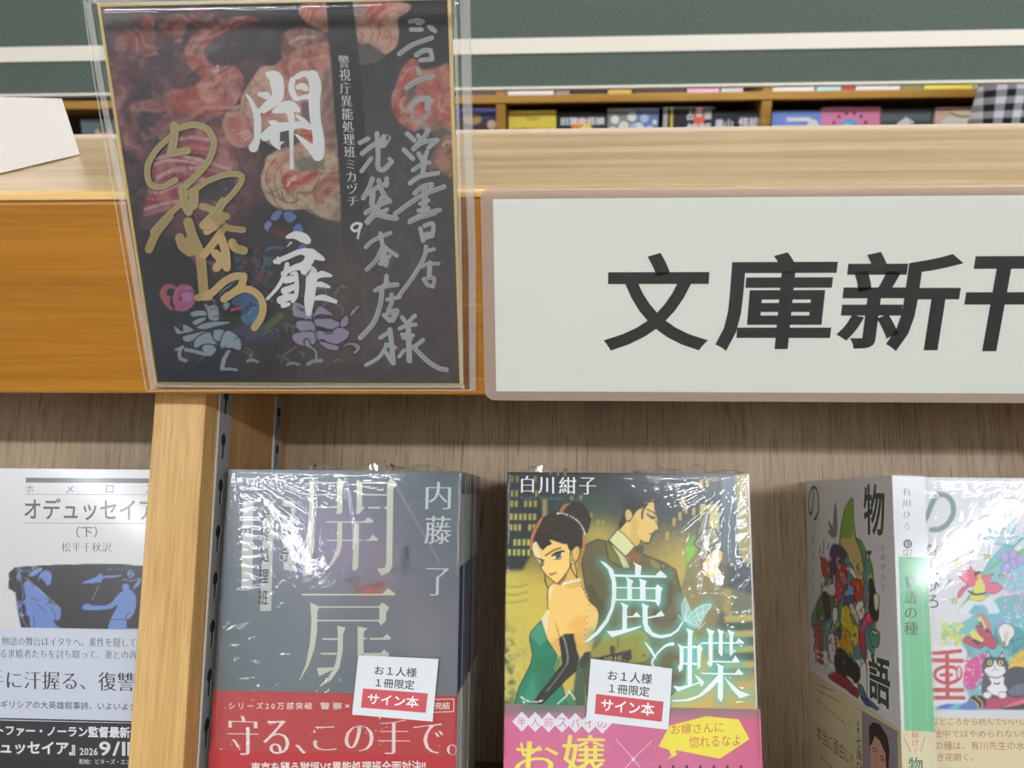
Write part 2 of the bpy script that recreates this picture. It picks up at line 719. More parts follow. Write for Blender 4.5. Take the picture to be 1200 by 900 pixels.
def glow(strength):
    m = bpy.data.materials.new('lamp_diffuser')
    m.use_nodes = True
    nt = m.node_tree
    nt.nodes.remove(nt.nodes['Principled BSDF'])
    em = nt.nodes.new('ShaderNodeEmission')
    em.inputs[0].default_value = (*LAMP_COLOUR, 1)
    em.inputs[1].default_value = LAMP_POWER * strength
    nt.links.new(em.outputs[0], nt.nodes['Material Output'].inputs['Surface'])
    return m


def lamp(x, y, length, along_x, strength, label):
    r = empty('ceiling_light', (x, y, CEIL_Z), (0, 0, 0 if along_x else math.pi / 2))
    tag(r, label, 'ceiling light', 'long ceiling lights of the shop')
    b = MB()
    b.prism([(-.09, 0), (-.06, -.05), (.06, -.05), (.09, 0)], 0, -length / 2 - .02, length / 2 + .02)
    b.build('housing', M_lampbody, r)
    d = MB()
    d.box(-length / 2, length / 2, -.045, .045, -.062, -.051)
    d.build('diffuser', glow(strength), r)
    return r


for x, y, l, ax, pw in LAMPS:
    lamp(x, y, l, ax, pw, 'unseen long white ceiling light over the shop and its book display')

# ------------------------------------------------------------------ the display bookcase in front
M_fascia = wood('amber_pine', (146, 95, 22), (168, 111, 30), (186, 130, 44), 0, 420, 40, .03, rough=.34, spec=.3, pores=.35, porecol=(205, 165, 95), pore_lo=.70, pore_len=.03, pore_den=420)
M_top = wood('pale_veneer', (158, 130, 90), (182, 156, 116), (204, 181, 146), 0, 300, 40, .03, rough=.30, spec=.5)
M_stile = wood('light_oak', (186, 144, 82), (206, 166, 102), (220, 184, 122), 2, 620, 70, .05, rough=.45, spec=.3, pores=.55, porecol=(166, 120, 70), pore_lo=.57, pore_len=.025, pore_den=1500)
M_side = wood('oak_edge', (160, 118, 70), (186, 144, 92), (204, 166, 114), 2, 420, 50, .06, rough=.45, pores=.5, porecol=(130, 90, 52), pore_lo=.58, pore_len=.07, pore_den=500)
M_back = wood('grey_oak_laminate', (150, 126, 98), (164, 141, 112), (176, 155, 128), 2, 300, 30, .06, rough=.5, pores=.62, porecol=(92, 72, 50), pore_lo=.555, pore_len=.03, pore_den=1500)
M_ledge = wood('ledge_oak', (120, 94, 64), (140, 112, 78), (156, 128, 92), 0, 300, 30, .05, rough=.5)
M_steel = mat('painted_steel', (150, 151, 151), .42)
M_steel_lip = mat('steel_lip', (225, 222, 214), .35)
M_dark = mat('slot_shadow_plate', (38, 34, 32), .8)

unit = empty('display_bookcase', (0, 0, 0))
tag(unit, 'amber wooden display bookcase with sloping back and flat header board', 'bookcase')
UX0, UX1 = -.50, .64
TOPZ, BOTZ = .0706, -.0064

b = MB()
b.box(UX0, UX1, 0, .020, BOTZ, TOPZ)
hb = b.build('header_board', M_fascia, unit, bevel=.0016, seg=3)
hb['label'] = 'amber pine header board'
TOPF = .0742                       # height of the top board just behind its rounded front lipping
b = MB()
b.prism([(.0203, TOPF - .018), (.200, .0985 - .018), (.200, .0985), (.0203, TOPF)], 0, UX0, UX1)
b.build('top_board', M_top, unit)
b = MB()      # rounded solid lipping along the front of the top, and the thin pale bead along its rear
_r = .0029
b.prism([(.0002, TOPZ + .0001), (.0202, TOPZ + .0001), (.0202, TOPF)] + [(_r - _r * math.sin(t), TOPZ + .0001 + _r * math.cos(t)) for t in np.linspace(-.15, math.pi / 2 - .02, 9)], 0, UX0, UX1)
lp = b.build('front_lipping', wood('pale_lipping', (196, 152, 86), (210, 170, 102), (222, 186, 120), 0, 300, 30, .03, rough=.25), unit)
b = MB()
b.box(UX0, UX1, .2002, .206, .085, .1006)
b.build('rear_bead', mat('pale_bead', (224, 208, 188), .4), unit)

# sloping part
slope = (-TILT, 0, 0)


def sloped(name, b, m, bevel=0.0, extra=None, **kw):
    o = b.build(name, m, unit, bevel=bevel, **kw)
    o.location = tuple(S_O)
    o.rotation_euler = slope
    return o


b = MB()
b.box(UX0, UX1, .1215, .1335, SHELF_H - .02, .055)
sloped('back_panel', b, M_back)
b = MB()
b.box(UX0, UX1, .010, .1214, SHELF_H - .018, SHELF_H - .0004)
sloped('shelf_ledge', b, M_ledge, bevel=.001)

PX0, PX1 = -.0154, .0074
ROLL = -.0095


def keyhole(cx, cz):
    r, w, tail = .0031, .0013, .0088
    a0 = math.asin(w / r)
    pts = []
    for k in range(13):
        a = -math.pi / 2 + a0 + (2 * math.pi - 2 * a0) * k / 12
        pts.append((cx + r * math.cos(a), cz + r * math.sin(a)))
    pts += [(cx - w, cz - tail), (cx + w, cz - tail)]
    return pts


def standard(d0, d1, x):
    """slotted steel strip lying on the side of the partition (plane x = const, facing +x)"""
    s = MB()
    z0, z1, th = SHELF_H, .012, .0004
    pitch, first = .0205, -.0372
    holes = []
    k = -2
    while True:
        cz = first - pitch * k
        if cz - .012 < z0:
            break
        if cz + .005 < z1:
            holes.append(keyhole((d0 + d1) / 2 - .0004, cz))
        k += 1
    zs = [z1] + [h[0][1] * 0 + (max(p[1] for p in h) + min(p[1] for p in h)) / 2 + pitch / 2 for h in holes[1:]] + [z0]
    for i, h in enumerate(holes):
        top, bot = zs[i], zs[i + 1]
        outer = [(d0, bot), (d1, bot), (d1, top), (d0, top)]
        loops = [[Vector((p[0], p[1], 0)) for p in outer], [Vector((p[0], p[1], 0)) for p in h]]
        flat = outer + h
        s.add([(x + th, p[0], p[1]) for p in flat], [tuple(t) for t in tessellate_polygon(loops)])
        n = len(h)
        s.add([(x + th, p[0], p[1]) for p in h] + [(x - .0001, p[0], p[1]) for p in h], [(j, (j + 1) % n, n + (j + 1) % n, n + j) for j in range(n)])
    s.add([(x, d0, z0), (x + th, d0, z0), (x + th, d0, z1), (x, d0, z1)], [(0, 1, 2, 3)])
    s.add([(x, d1, z0), (x + th, d1, z0), (x + th, d1, z1), (x, d1, z1)], [(0, 3, 2, 1)])
    return s


def partition(xo, full):
    b = MB()
    b.box(PX0 + .0125, PX1, .030, .1214, SHELF_H, .030)
    p = sloped('partition', b, M_side)
    p.location = tuple(S_O + np.array([xo, 0, 0]))
    p.rotation_euler = (Matrix.Rotation(-TILT, 3, 'X') @ Matrix.Rotation(ROLL, 3, 'Y')).to_euler()
    b = MB()
    b.box(PX0, PX1, .018, .0298, SHELF_H - .017, .004)
    st_ = b.build('front_stile', M_stile, p, bevel=.0006)
    if full:
        for d0, d1 in ((.0318, .0440), (.1016, .1122)):
            so = standard(d0, d1, PX1 + .0002).build('slotted_standard', M_steel, p, fixn=False)
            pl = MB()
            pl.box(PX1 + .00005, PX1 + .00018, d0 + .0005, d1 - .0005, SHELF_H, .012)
            pl.build('slot_shade', M_dark, so)  # flat dark sheet standing in for the shade inside the slots
            lp = MB()
            lp.box(PX1 + .0001, PX1 + .0005, d0 - .0012, d0 - .0001, SHELF_H, .012)
            lp.build('lip', M_steel_lip, so)
    return p


partition(0, True)
partition(.48, False)
partition(-.40, False)
b = MB()
b.box(UX0, UX1, .012, .20, FLOOR_Z, -.262)
b.build('base_cabinet', M_side, unit)
# ------------------------------------------------------------------ background: hanging sign, far bookcase, shopper
M_green = mat('grey_green_cloth', (86, 98, 86), .75)
_nt = M_green.node_tree
_tc = _nt.nodes.new('ShaderNodeTexCoord')
_ns = _nt.nodes.new('ShaderNodeTexNoise')
_ns.inputs['Scale'].default_value = 420
_ns.inputs['Detail'].default_value = 3
_nt.links.new(_tc.outputs['Object'], _ns.inputs['Vector'])
_cr = _nt.nodes.new('ShaderNodeValToRGB')
_cr.color_ramp.elements[0].position, _cr.color_ramp.elements[1].position = .35, .65
_cr.color_ramp.elements[0].color, _cr.color_ramp.elements[1].color = rgba((64, 79, 70)), rgba((90, 102, 91))
_nt.links.new(_ns.outputs['Fac'], _cr.inputs['Fac'])
_nt.links.new(_cr.outputs['Color'], _nt.nodes['Principled BSDF'].inputs['Base Color'])
M_cream = mat('cream_paint', (232, 224, 208), .6)

GY = .90
sgn = empty('hanging_signboard', (.1, GY, .178))
tag(sgn, 'long dark green signboard with a cream stripe hanging over the aisle', 'signboard')
b = MB()
b.box(-1.5, 1.6, 0, .03, .0035, .158)
b.build('panel', M_green, sgn)
b = MB()
b.box(-1.5, 1.6, -.0012, -.0001, .0485, .0690)
b.build('stripe', M_cream, sgn)
b = MB()
b.box(-1.5, 1.6, -.003, .033, 0, .0034)
b.build('bottom_trim', M_cream, sgn)
for x in (-1.1, 1.2):
    b = MB()
    b.tube([(x, .015, .158), (x, .015, CEIL_Z - .178)], .003)
    b.build('suspension_rod', M_steel, sgn)

FY = 1.40
M_far = wood('honey_shelf_wood', (168, 122, 50), (186, 140, 62), (202, 156, 78), 0, 120, 12, .06, rough=.45)
M_fard = mat('dark_shelf_back', (52, 40, 28), .8)
far = empty('wall_bookcase', (.1, FY, FLOOR_Z))
tag(far, 'honey coloured bookcase along the far wall full of face-out paperbacks', 'bookcase')
FX0, FX1 = -2.2, 2.6
F0 = FLOOR_Z


def fbox(name, x0, x1, y0, y1, z0, z1, m, bevel=0):
    b = MB()
    b.box(x0 - .1, x1 - .1, y0 - FY, y1 - FY, z0 - F0, z1 - F0)
    return b.build(name, m, far, bevel=bevel)


SH = [F0 + .1, -.70, -.34, .0125, .190, .42, .72]
for z in SH:
    fbox('shelf_board', FX0, FX1, FY, FY + .24, z, z + .0165, M_far, .002)
for x in (-2.2, -1.51, -.66, .0545, .608, 1.30, 2.0, 2.58):
    fbox('divider', x - .010, x + .010, FY + .004, FY + .235, F0, 1.0, M_far)
fbox('back_board', FX0, FX1, FY + .236, FY + .25, F0, 1.0, M_fard)
M_fprint = printed('far_cover_print', .35)
M_paper = mat('page_paper', (232, 228, 214), .8)


def far_book(x, z, w, h, col, label, art=None, group='face-out paperbacks on the far bookcase', y=None, t=.018, lean=.12, cat='book'):
    r = empty('paperback', (x, (FY + .006) if y is None else y, z), (-lean, 0, 0))
    tag(r, label, cat, group)
    s = Sheet(r, (0, 0, 0), (1, 0, 0), (0, 0, 1), (0, -1, 0), w, h, gain=1.75)
    s.put([(0, 0), (w, 0), (w, h), (0, h)], [(0, 1, 2, 3)], col)
    if art:
        art(s, w, h)
    s.build('cover', M_fprint, r, (0, w, 0, .0012, 0, h), col)
    b = MB()
    b.box(.001, w - .001, .0014, t, .001, h - .002)
    b.build('page_block', M_paper, r)
    return r


def rect(s, x0, y0, x1, y1, c):
    s._tick()
    s.put([(x0, y0), (x1, y0), (x1, y1), (x0, y1)], [(0, 1, 2, 3)], c)


def blotch(s, x, y, r, c, ry=None):
    s._tick()
    t = np.linspace(0, 2 * math.pi, 15)[:-1]
    s.put(np.c_[x + r * np.cos(t), y + (ry or r) * np.sin(t)], [tuple(range(14))], c)


def flocal(s, txt, x0, y0, x1, y1, c, w=.03):
    P, F = layout(txt, False, w)
    lo, hi = P.min(0), P.max(0)
    U = (P - lo) / (hi - lo)
    s._tick()
    s.put(np.c_[x0 + U[:, 0] * (x1 - x0), y0 + U[:, 1] * (y1 - y0)], F, c)


def art_town(s, w, h):
    rect(s, 0, h - .02, w, h, (78, 84, 150))
    blotch(s, w * .4, h - .022, .02, (150, 120, 90), .012)
    blotch(s, w * .8, h - .034, .01, (190, 170, 150))


def art_yellow(s, w, h):
    flocal(s, '日本の', .04, h - .020, .066, h - .012, (150, 110, 30))
    flocal(s, '本屋さんで', .008, h - .045, .09, h - .034, (150, 100, 30))
    blotch(s, .02, h - .07, .02, (235, 160, 60))


def art_fire(s, w, h):
    blotch(s, .05, h - .028, .022, (205, 120, 55), .016)
    blotch(s, .06, h - .034, .012, (235, 190, 80), .01)
    flocal(s, '旧冥炎怪談', .006, h - .026, .1, h - .010, (228, 228, 224))
    flocal(s, '文庫', .05, h - .042, .08, h - .032, (220, 220, 220))


def art_bubbles(s, w, h):
    rect(s, w * .55, 0, w, h, (92, 108, 146))
    for x, y, r in ((.016, .022, .009), (.035, .036, .011), (.052, .016, .010), (.012, .045, .009), (.066, .04, .012), (.042, .056, .01)):
        blotch(s, x, h - y, r, (206, 204, 190))
    for x, y, r in ((.028, .05, .007), (.055, .036, .006), (.078, .02, .009), (.09, .045, .011)):
        blotch(s, x, h - y, r, (150, 166, 200))
    blotch(s, .1, h - .028, .005, (235, 235, 235))


def art_ghost(s, w, h):
    rect(s, 0, 0, .009, h, (150, 150, 146))
    rect(s, .015, h - .06, .020, h, (196, 168, 60))
    blotch(s, .075, h - .025, .011, (196, 92, 72), .03)
    blotch(s, .075, h - .012, .007, (226, 200, 176), .008)
    flocal(s, '占', .05, h - .026, .064, h - .006, (225, 225, 222))
    flocal(s, '談', .086, h - .026, .102, h - .006, (225, 225, 222))
    flocal(s, '怖話', .05, h - .052, .102, h - .032, (225, 225, 222))


def art_black(s, w, h):
    flocal(s, '黒山', .006, h - .036, .044, h - .016, (216, 216, 214))
    flocal(s, '怪談', .056, h - .036, .1, h - .012, (216, 216, 214))


def art_sky(s, w, h):
    rect(s, 0, 0, w, h * .78, (196, 206, 222))
    rect(s, .03, h - .022, .08, h - .014, (226, 230, 240))
    blotch(s, .085, h - .03, .012, (230, 230, 235))


def art_pink(s, w, h):
    blotch(s, .06, h - .045, .022, (92, 150, 216), .022)
    blotch(s, .055, h - .04, .009, (150, 214, 226), .008)
    for k in range(8):
        a = math.pi * k / 7
        blotch(s, .06 + .036 * math.cos(a), h - .045 + .034 * math.sin(a), .0035, (90, 52, 70))


def art_scribble(s, w, h):
    rect(s, 0, h - .024, w, h - .010, (84, 92, 92))
    for k in range(6):
        s.brush([(.02 + .006 * k, h - .050 + .003 * k), (.034 + .004 * k, h - .03), (.05 + .003 * k, h - .018 - .002 * k)], .003, (222, 222, 220), local=True)


def art_face(s, w, h):
    blotch(s, .062, h - .030, .042, (206, 180, 158), .024)
    blotch(s, .068, h - .036, .03, (222, 200, 170), .018)
    blotch(s, .03, h - .034, .016, (224, 222, 218), .015)
    s.brush([(.03, h - .012), (.06, h - .02), (.095, h - .012)], .004, (140, 110, 90), local=True)


Z0 = .0335
LB = [(-.048, .102, .150, (62, 56, 58), 'paperback with a blue and brown cover at the left end beside the divider', art_town),
      (.070, .102, .1435, (214, 172, 70), 'yellow paperback just right of the divider on the far bookcase', art_yellow),
      (.1755, .102, .139, (44, 44, 50), 'black paperback with flame picture and white title beside the yellow one', art_fire),
      (.2805, .108, .145, (122, 122, 118), 'grey and blue paperback patterned with pale bubbles on the far bookcase', art_bubbles),
      (.3985, .106, .1465, (40, 40, 46), 'black paperback with large white characters around a red figure', art_ghost),
      (.5005, .098, .137, (40, 42, 48), 'black paperback with one row of white characters left of second divider', art_black),
      (.626, .102, .137, (104, 126, 186), 'pale blue paperback just right of the second divider on far bookcase', art_sky),
      (.727, .122, .142, (206, 116, 146), 'pink paperback with blue blob in the middle on the far bookcase', art_pink),
      (.853, .100, .138, (62, 68, 68), 'dark green-grey paperback with white scribble beside the pink one', art_scribble),
      (.961, .106, .140, (188, 160, 144), 'beige paperback with pale face picture left of the shopper', art_face),
      (1.072, .104, .136, (96, 84, 84), 'dark paperback half hidden behind the checked shirt on the far bookcase', None)]
for x, w, h, c, lab, a in LB:
    far_book(x, Z0, w, h, c, lab, a)
far_book(-.872, Z0, .104, .138, (92, 104, 112), 'dark paperback with pink and green picture behind the white card',
         lambda s, w, h: (blotch(s, .05, h - .035, .022, (190, 140, 150), .02), blotch(s, .05, h - .018, .014, (90, 110, 80), .012)))
far_book(-.764, Z0, .09, .142, (74, 84, 92), 'slate blue paperback right of the pink and green one seen through the sleeve edge')
UB = [(-.75, .10, (220, 218, 214), 'white-footed paperback at far left of the upper row'),
      (-.04, .085, (80, 72, 74), 'dark paperback on the upper row beside the sleeve'),
      (.068, .098, (222, 224, 226), 'white paperback at the left end of the upper row'),
      (.170, .030, (120, 118, 122), 'narrow grey book on the upper row between white and black ones'),
      (.205, .070, (46, 38, 34), 'black paperback foot on the upper row above the flame book'),
      (.280, .050, (176, 150, 80), 'gold edged paperback on the upper row'),
      (.336, .105, (62, 54, 48), 'dark brown paperback on the upper row above the bubble book'),
      (.446, .066, (206, 150, 170), 'rose pink paperback on the upper row'),
      (.516, .045, (170, 172, 176), 'grey paperback on the upper row beside the rose pink one'),
      (.622, .085, (226, 228, 228), 'white paperback on the upper row right of second divider'),
      (.712, .050, (150, 186, 196), 'light blue paperback on the upper row beside a red one'),
      (.766, .022, (160, 48, 56), 'narrow dark red book on the upper row'),
      (.792, .090, (196, 196, 202), 'pale grey paperback on the upper row right of the red one'),
      (.886, .040, (120, 124, 84), 'olive paperback on the upper row'),
      (.930, .098, (198, 184, 70), 'mustard yellow paperback on the upper row'),
      (1.032, .098, (150, 148, 156), 'blue-grey paperback on the upper row above the beige face book')]
for x, w, c, lab in UB:
    far_book(x, .2068, w, .15, c, lab, None, 'paperbacks on the upper row of the far bookcase', lean=.0, y=FY + .02)

# ---- shopper in a black and white checked shirt, back turned
M_ging = mat('checked_cotton', (240, 240, 240), .8)
_nt = M_ging.node_tree
_tc = _nt.nodes.new('ShaderNodeTexCoord')
_sx = _nt.nodes.new('ShaderNodeSeparateXYZ')
_nt.links.new(_tc.outputs['Object'], _sx.inputs[0])


def _stripe(sock, off):
    a = _nt.nodes.new('ShaderNodeMath')
    a.operation = 'MULTIPLY_ADD'
    a.inputs[1].default_value = 1 / .0215
    a.inputs[2].default_value = off
    _nt.links.new(sock, a.inputs[0])
    f = _nt.nodes.new('ShaderNodeMath')
    f.operation = 'FRACT'
    _nt.links.new(a.outputs[0], f.inputs[0])
    g = _nt.nodes.new('ShaderNodeMath')
    g.operation = 'GREATER_THAN'
    g.inputs[1].default_value = .5
    _nt.links.new(f.outputs[0], g.inputs[0])
    return g


_g1, _g2 = _stripe(_sx.outputs[0], 20.2), _stripe(_sx.outputs[2], 20.0)
_ad = _nt.nodes.new('ShaderNodeMath')
_nt.links.new(_g1.outputs[0], _ad.inputs[0])
_nt.links.new(_g2.outputs[0], _ad.inputs[1])
_dv = _nt.nodes.new('ShaderNodeMath')
_dv.operation = 'MULTIPLY'
_dv.inputs[1].default_value = .5
_nt.links.new(_ad.outputs[0], _dv.inputs[0])
_cr = _nt.nodes.new('ShaderNodeValToRGB')
_cr.color_ramp.interpolation = 'CONSTANT'
_cr.color_ramp.elements[0].color = rgba((236, 236, 238))
_cr.color_ramp.elements[1].color = rgba((24, 26, 32))
_cr.color_ramp.elements[1].position = .9
_e = _cr.color_ramp.elements.new(.4)
_e.color = rgba((158, 160, 168))
_nt.links.new(_dv.outputs[0], _cr.inputs['Fac'])
_nt.links.new(_cr.outputs['Color'], _nt.nodes['Principled BSDF'].inputs['Base Color'])


def skin_mesh(name, joints, bones, m, parent, sub=2):
    """one continuous surface grown around a skeleton: joints = [(x,y,z,rx,ry)]"""
    me = bpy.data.meshes.new(name)
    me.from_pydata([j[:3] for j in joints], bones, [])
    o = bpy.data.objects.new(name, me)
    COL.objects.link(o)
    md = o.modifiers.new('skin', 'SKIN')
    md.use_smooth_shade = True
    if not me.skin_vertices:
        me.attributes.new('dummy', 'FLOAT', 'POINT')
    sv = me.skin_vertices[0].data if me.skin_vertices else None
    if sv:
        for i, j in enumerate(joints):
            sv[i].radius = (j[3], j[4] if len(j) > 4 else j[3])
            sv[i].use_root = i == 0
    o.modifiers.new('sub', 'SUBSURF').levels = sub
    o.modifiers['sub'].render_levels = sub
    me.materials.append(m)
    o.parent = parent
    return o


def tapered(name, rings, m, parent, seg=20, mi=None):
    """closed loft of elliptic rings (x, y, z, rx, ry)"""
    v, f = [], []
    for (x, y, z, rx, ry) in rings:
        v += [(x + rx * math.cos(2 * math.pi * k / seg), y + ry * math.sin(2 * math.pi * k / seg), z) for k in range(seg)]
    for i in range(len(rings) - 1):
        for k in range(seg):
            f.append((i * seg + k, i * seg + (k + 1) % seg, (i + 1) * seg + (k + 1) % seg, (i + 1) * seg + k))
    f += [tuple(range(seg))[::-1], tuple(range((len(rings) - 1) * seg, len(rings) * seg))]
    b = MB()
    b.add(v, f)
    o = b.build(name, m, parent, smooth=True)
    s = o.modifiers.new('sub', 'SUBSURF')
    s.levels = s.render_levels = 1
    return o
PY = 1.10
_edge = hit(1150, 150, (0, PY, 0), (0, 1, 0))
PXC = float(_edge[0]) + .290
per = empty('person', (PXC, PY, FLOOR_Z + .001), (0, 0, math.radians(-8)))
per.scale = (1.04, 1.04, 1.04)
tag(per, 'person in a black and white checked shirt standing with back turned at far right', 'person')
M_skin = mat('skin', (214, 170, 140), .5)
M_hair = mat('dark_hair', (32, 26, 24), .5)
M_trous = mat('dark_trousers', (44, 48, 60), .8)
M_shoe = mat('dark_shoes', (30, 28, 28), .5)
J = [(0, 0, .96, .15, .10), (0, .0, 1.12, .13, .095), (0, -.005, 1.30, .15, .10), (0, -.005, 1.43, .12, .075), (0, .0, 1.53, .055, .055),
     (0, .02, 1.60, .075, .085), (0, .02, 1.70, .078, .095), (0, .01, 1.765, .05, .06)]
Bn = [(i, i + 1) for i in range(7)]


def chain(start, pts):
    prev = start
    for p in pts:
        J.append(p)
        Bn.append((prev, len(J) - 1))
        prev = len(J) - 1
    return prev


for s in (-1, 1):
    chain(0, [(s * .095, 0, .86, .085, .085), (s * .10, .005, .68, .072, .075), (s * .10, .01, .48, .055, .058), (s * .10, -.01, .30, .050, .055), (s * .10, -.01, .10, .036, .038), (s * .105, .05, .05, .038, .03), (s * .11, .13, .03, .036, .02)])
    wr = chain(3, [(s * .17, -.005, 1.435, .055, .055), (s * .205, .0, 1.36, .05, .05), (s * .225, .0, 1.22, .043, .043), (s * .235, .015, 1.10, .038, .038), (s * .225, .10, .96, .031, .034), (s * .215, .15, .885, .022, .028), (s * .21, .175, .84, .016, .034)])
    for k in range(4):
        y0 = .195 - .018 * k
        chain(wr, [(s * .208, y0 - .005, .81, .009), (s * .204, y0 + .004, .78, .0085), (s * .196, y0 + .002, .755, .0075)])
    chain(wr - 1, [(s * .20, .185, .86, .011), (s * .192, .205, .835, .009), (s * .188, .21, .812, .008)])
body = skin_mesh('body', J, Bn, M_skin, per)
shirt = tapered('shirt', [(0, 0, .90, .165, .125), (0, 0, 1.05, .158, .118), (0, 0, 1.22, .178, .125), (0, 0, 1.36, .196, .118), (0, 0, 1.425, .18, .098), (0, 0, 1.465, .12, .080), (0, .0, 1.50, .068, .066)], M_ging, per)
for s in (-1, 1):
    v = MB()
    v.tube([(s * .150, 0, 1.452), (s * .185, 0, 1.425), (s * .210, 0, 1.37), (s * .226, 0, 1.28), (s * .238, .005, 1.17), (s * .240, .015, 1.09)], [.050, .062, .066, .062, .060, .062], 18)
    sl = v.build('sleeve', M_ging, per, smooth=True)
v = MB()
v.tube([(0, 0, 1.475), (0, .004, 1.525)], [.072, .066], 20)
v.build('collar', M_ging, per, smooth=True)
tapered('hair', [(0, .0, 1.575, .075, .075), (0, -.004, 1.63, .092, .102), (0, .0, 1.70, .096, .112), (0, .004, 1.76, .078, .09), (0, .004, 1.79, .03, .04)], M_hair, per)
for s in (-1, 1):
    v = MB()
    v.tube([(s * .085, 0, .95), (s * .097, 0, .80), (s * .10, .005, .55), (s * .10, 0, .30), (s * .10, -.005, .07)], [.105, .100, .080, .072, .068], 16)
    v.build('trouser_leg', M_trous, per, smooth=True)
    tapered('shoe', [(s * .108, .055, .002, .052, .125), (s * .108, .055, .04, .05, .12), (s * .105, .02, .08, .042, .07)], M_shoe, per)
# ------------------------------------------------------------------ signed art board in its sleeve, laminated sign, white card
M_print_board = printed('art_board_print', .32, .45)
M_print_paper = printed('matte_print', .55, .35)
M_gilt = mat('gilt_edge', (214, 192, 128), .35, metal=.25)
M_kraft = mat('board_back', (206, 190, 150), .8)

SILVER, GOLD, WHITE = (172, 174, 172), (176, 162, 116), (226, 228, 226)
BW, BH = .121, .136
brd = empty('art_board', (0, -.0040, 0))
tag(brd, 'signed square art board with dark cloud painting and gold and silver pen writing', 'art board')
s = Sheet(brd, (0, 0, 0), (1, 0, 0), (0, 0, 1), (0, -1, 0), BW, BH, gain=.88)
s.grid(.00040, (54, 53, 58))
X, Y = s.X, s.Y
n1 = fbm(X / 42, Y / 42, 5)
n2 = fbm(X / 13 + 40, Y / 13 + 9, 4)
n3 = fbm(X / 5 + 4, Y / 5 + 19, 3)
# lower right grey wash, left dark blue wash
wr_ = np.clip((X - 330) / 90, 0, 1) * np.clip((Y - 40) / 120, 0, 1)
s.mixc(wr_ * .75, (88, 86, 86))
s.mixc(np.clip((X - 260) / 100, 0, 1) * np.clip((Y - 250) / 90, 0, 1) * (.35 + .6 * (n1 - .3)), (92, 82, 78))
s.mixc(np.clip((330 - X) / 90, 0, 1) * np.clip((Y - 290) / 60, 0, 1) * .7, (47, 54, 64))
fade = np.clip((330 - X) / 60, 0, 1) * np.clip((290 - Y) / 60, 0, 1)
s.mixc(fade * .8, (74, 60, 68))
s.mixc(np.clip((n1 - .46) * 7, 0, 1) * fade * .75, (140, 82, 84))
s.mixc(np.clip((n2 - .5) * 6, 0, 1) * fade * .6, (104, 64, 70))
s.mixc(np.clip((n3 - .5) * 6, 0, 1) * fade * .3, (170, 120, 116))
s.mixc(np.clip((.47 - n1) * 6, 0, 1) * np.clip((300 - X) / 60, 0, 1) * np.clip((240 - Y) / 60, 0, 1) * .5, (48, 54, 68))
s.blob(138, 30, 26, 22, (112, 118, 116), .85, p=3)
s.blob(150, 48, 30, 12, (104, 84, 86), .35)
V7 = view(110, 0, 5.4545)
RED, PINK, CREAM, ROSE = (170, 84, 78), (176, 106, 100), (198, 170, 146), (142, 78, 80)
# reddish feathery clouds, top left
for pts, c, a in [((130, 230, 200, 180, 300, 190, 370, 270, 400, 340, 330, 360, 250, 310, 160, 330, 120, 290), (136, 70, 66), .8),
                  ((310, 120, 360, 100, 380, 150, 350, 185, 320, 165), (176, 86, 78), .9), ((415, 160, 470, 140, 520, 150, 600, 130, 570, 240, 540, 290, 500, 240, 450, 220), (168, 88, 76), .8),
                  ((450, 100, 600, 90, 640, 130, 520, 160), (160, 84, 78), .7), ((130, 400, 190, 370, 260, 420, 200, 520, 130, 600, 100, 520), (104, 62, 74), .6),
                  ((480, 600, 560, 560, 680, 580, 720, 709, 480, 709), (160, 84, 82), .5), ((260, 650, 380, 640, 460, 709, 240, 709), (150, 80, 82), .6)]:
    s.poly(V7(*pts), c, 5, a)
for k in range(16):
    a = V7(150 + 15 * k, 210 + 8 * k + 20 * math.sin(k), 175 + 16 * k, 190 + 10 * k, 190 + 14 * k, 240 + 8 * k)
    s.line(a, 1.0, (176, 104, 92), .5)
# the big S-shaped cloud
S1 = view(90, 0, 3.75)
s.poly(S1(475, 210, 545, 130, 640, 85, 745, 70, 800, 90, 720, 110, 640, 150, 580, 200, 560, 240, 610, 290, 690, 290, 730, 340, 720, 420, 660, 490, 560, 500, 480, 500, 410, 440, 410, 400, 500, 385, 545, 345, 500, 300), RED, 3, .95)
s.poly(S1(480, 220, 555, 130, 640, 90, 740, 75, 700, 95, 600, 140, 540, 190, 500, 240), (176, 136, 122), 3, .8)
s.poly(S1(540, 360, 600, 330, 650, 350, 640, 420, 570, 460, 530, 410), (194, 134, 122), 4, .6)
s.poly(S1(560, 220, 640, 150, 720, 130, 860, 150, 900, 190, 780, 230, 700, 280, 620, 270), (62, 62, 62), 5, .75)
s.poly(S1(520, 225, 590, 190, 640, 200, 560, 250), (128, 128, 128), 4, .5)
s.poly(S1(600, 300, 625, 285, 622, 330, 605, 330), (214, 170, 160), 1.2)
s.poly(S1(590, 310, 603, 300, 602, 335), (214, 170, 160), 1.2)
for k in range(4):
    s.line(S1(690 - 22 * k, 330, 712 - 20 * k, 400, 680 - 22 * k, 460, 600 - 18 * k, 490 - 6 * k), 1.3, (206, 160, 146), .7)
    s.line(S1(560 + 10 * k, 370 - 4 * k, 545 + 12 * k, 410, 570 + 10 * k, 450), 1.2, (206, 160, 146), .6)
s.line(S1(485, 225, 550, 140, 640, 95, 700, 85), 1.2, (96, 60, 62), .8)
s.line(S1(500, 300, 545, 345, 520, 380), 1.2, (96, 60, 62), .6)
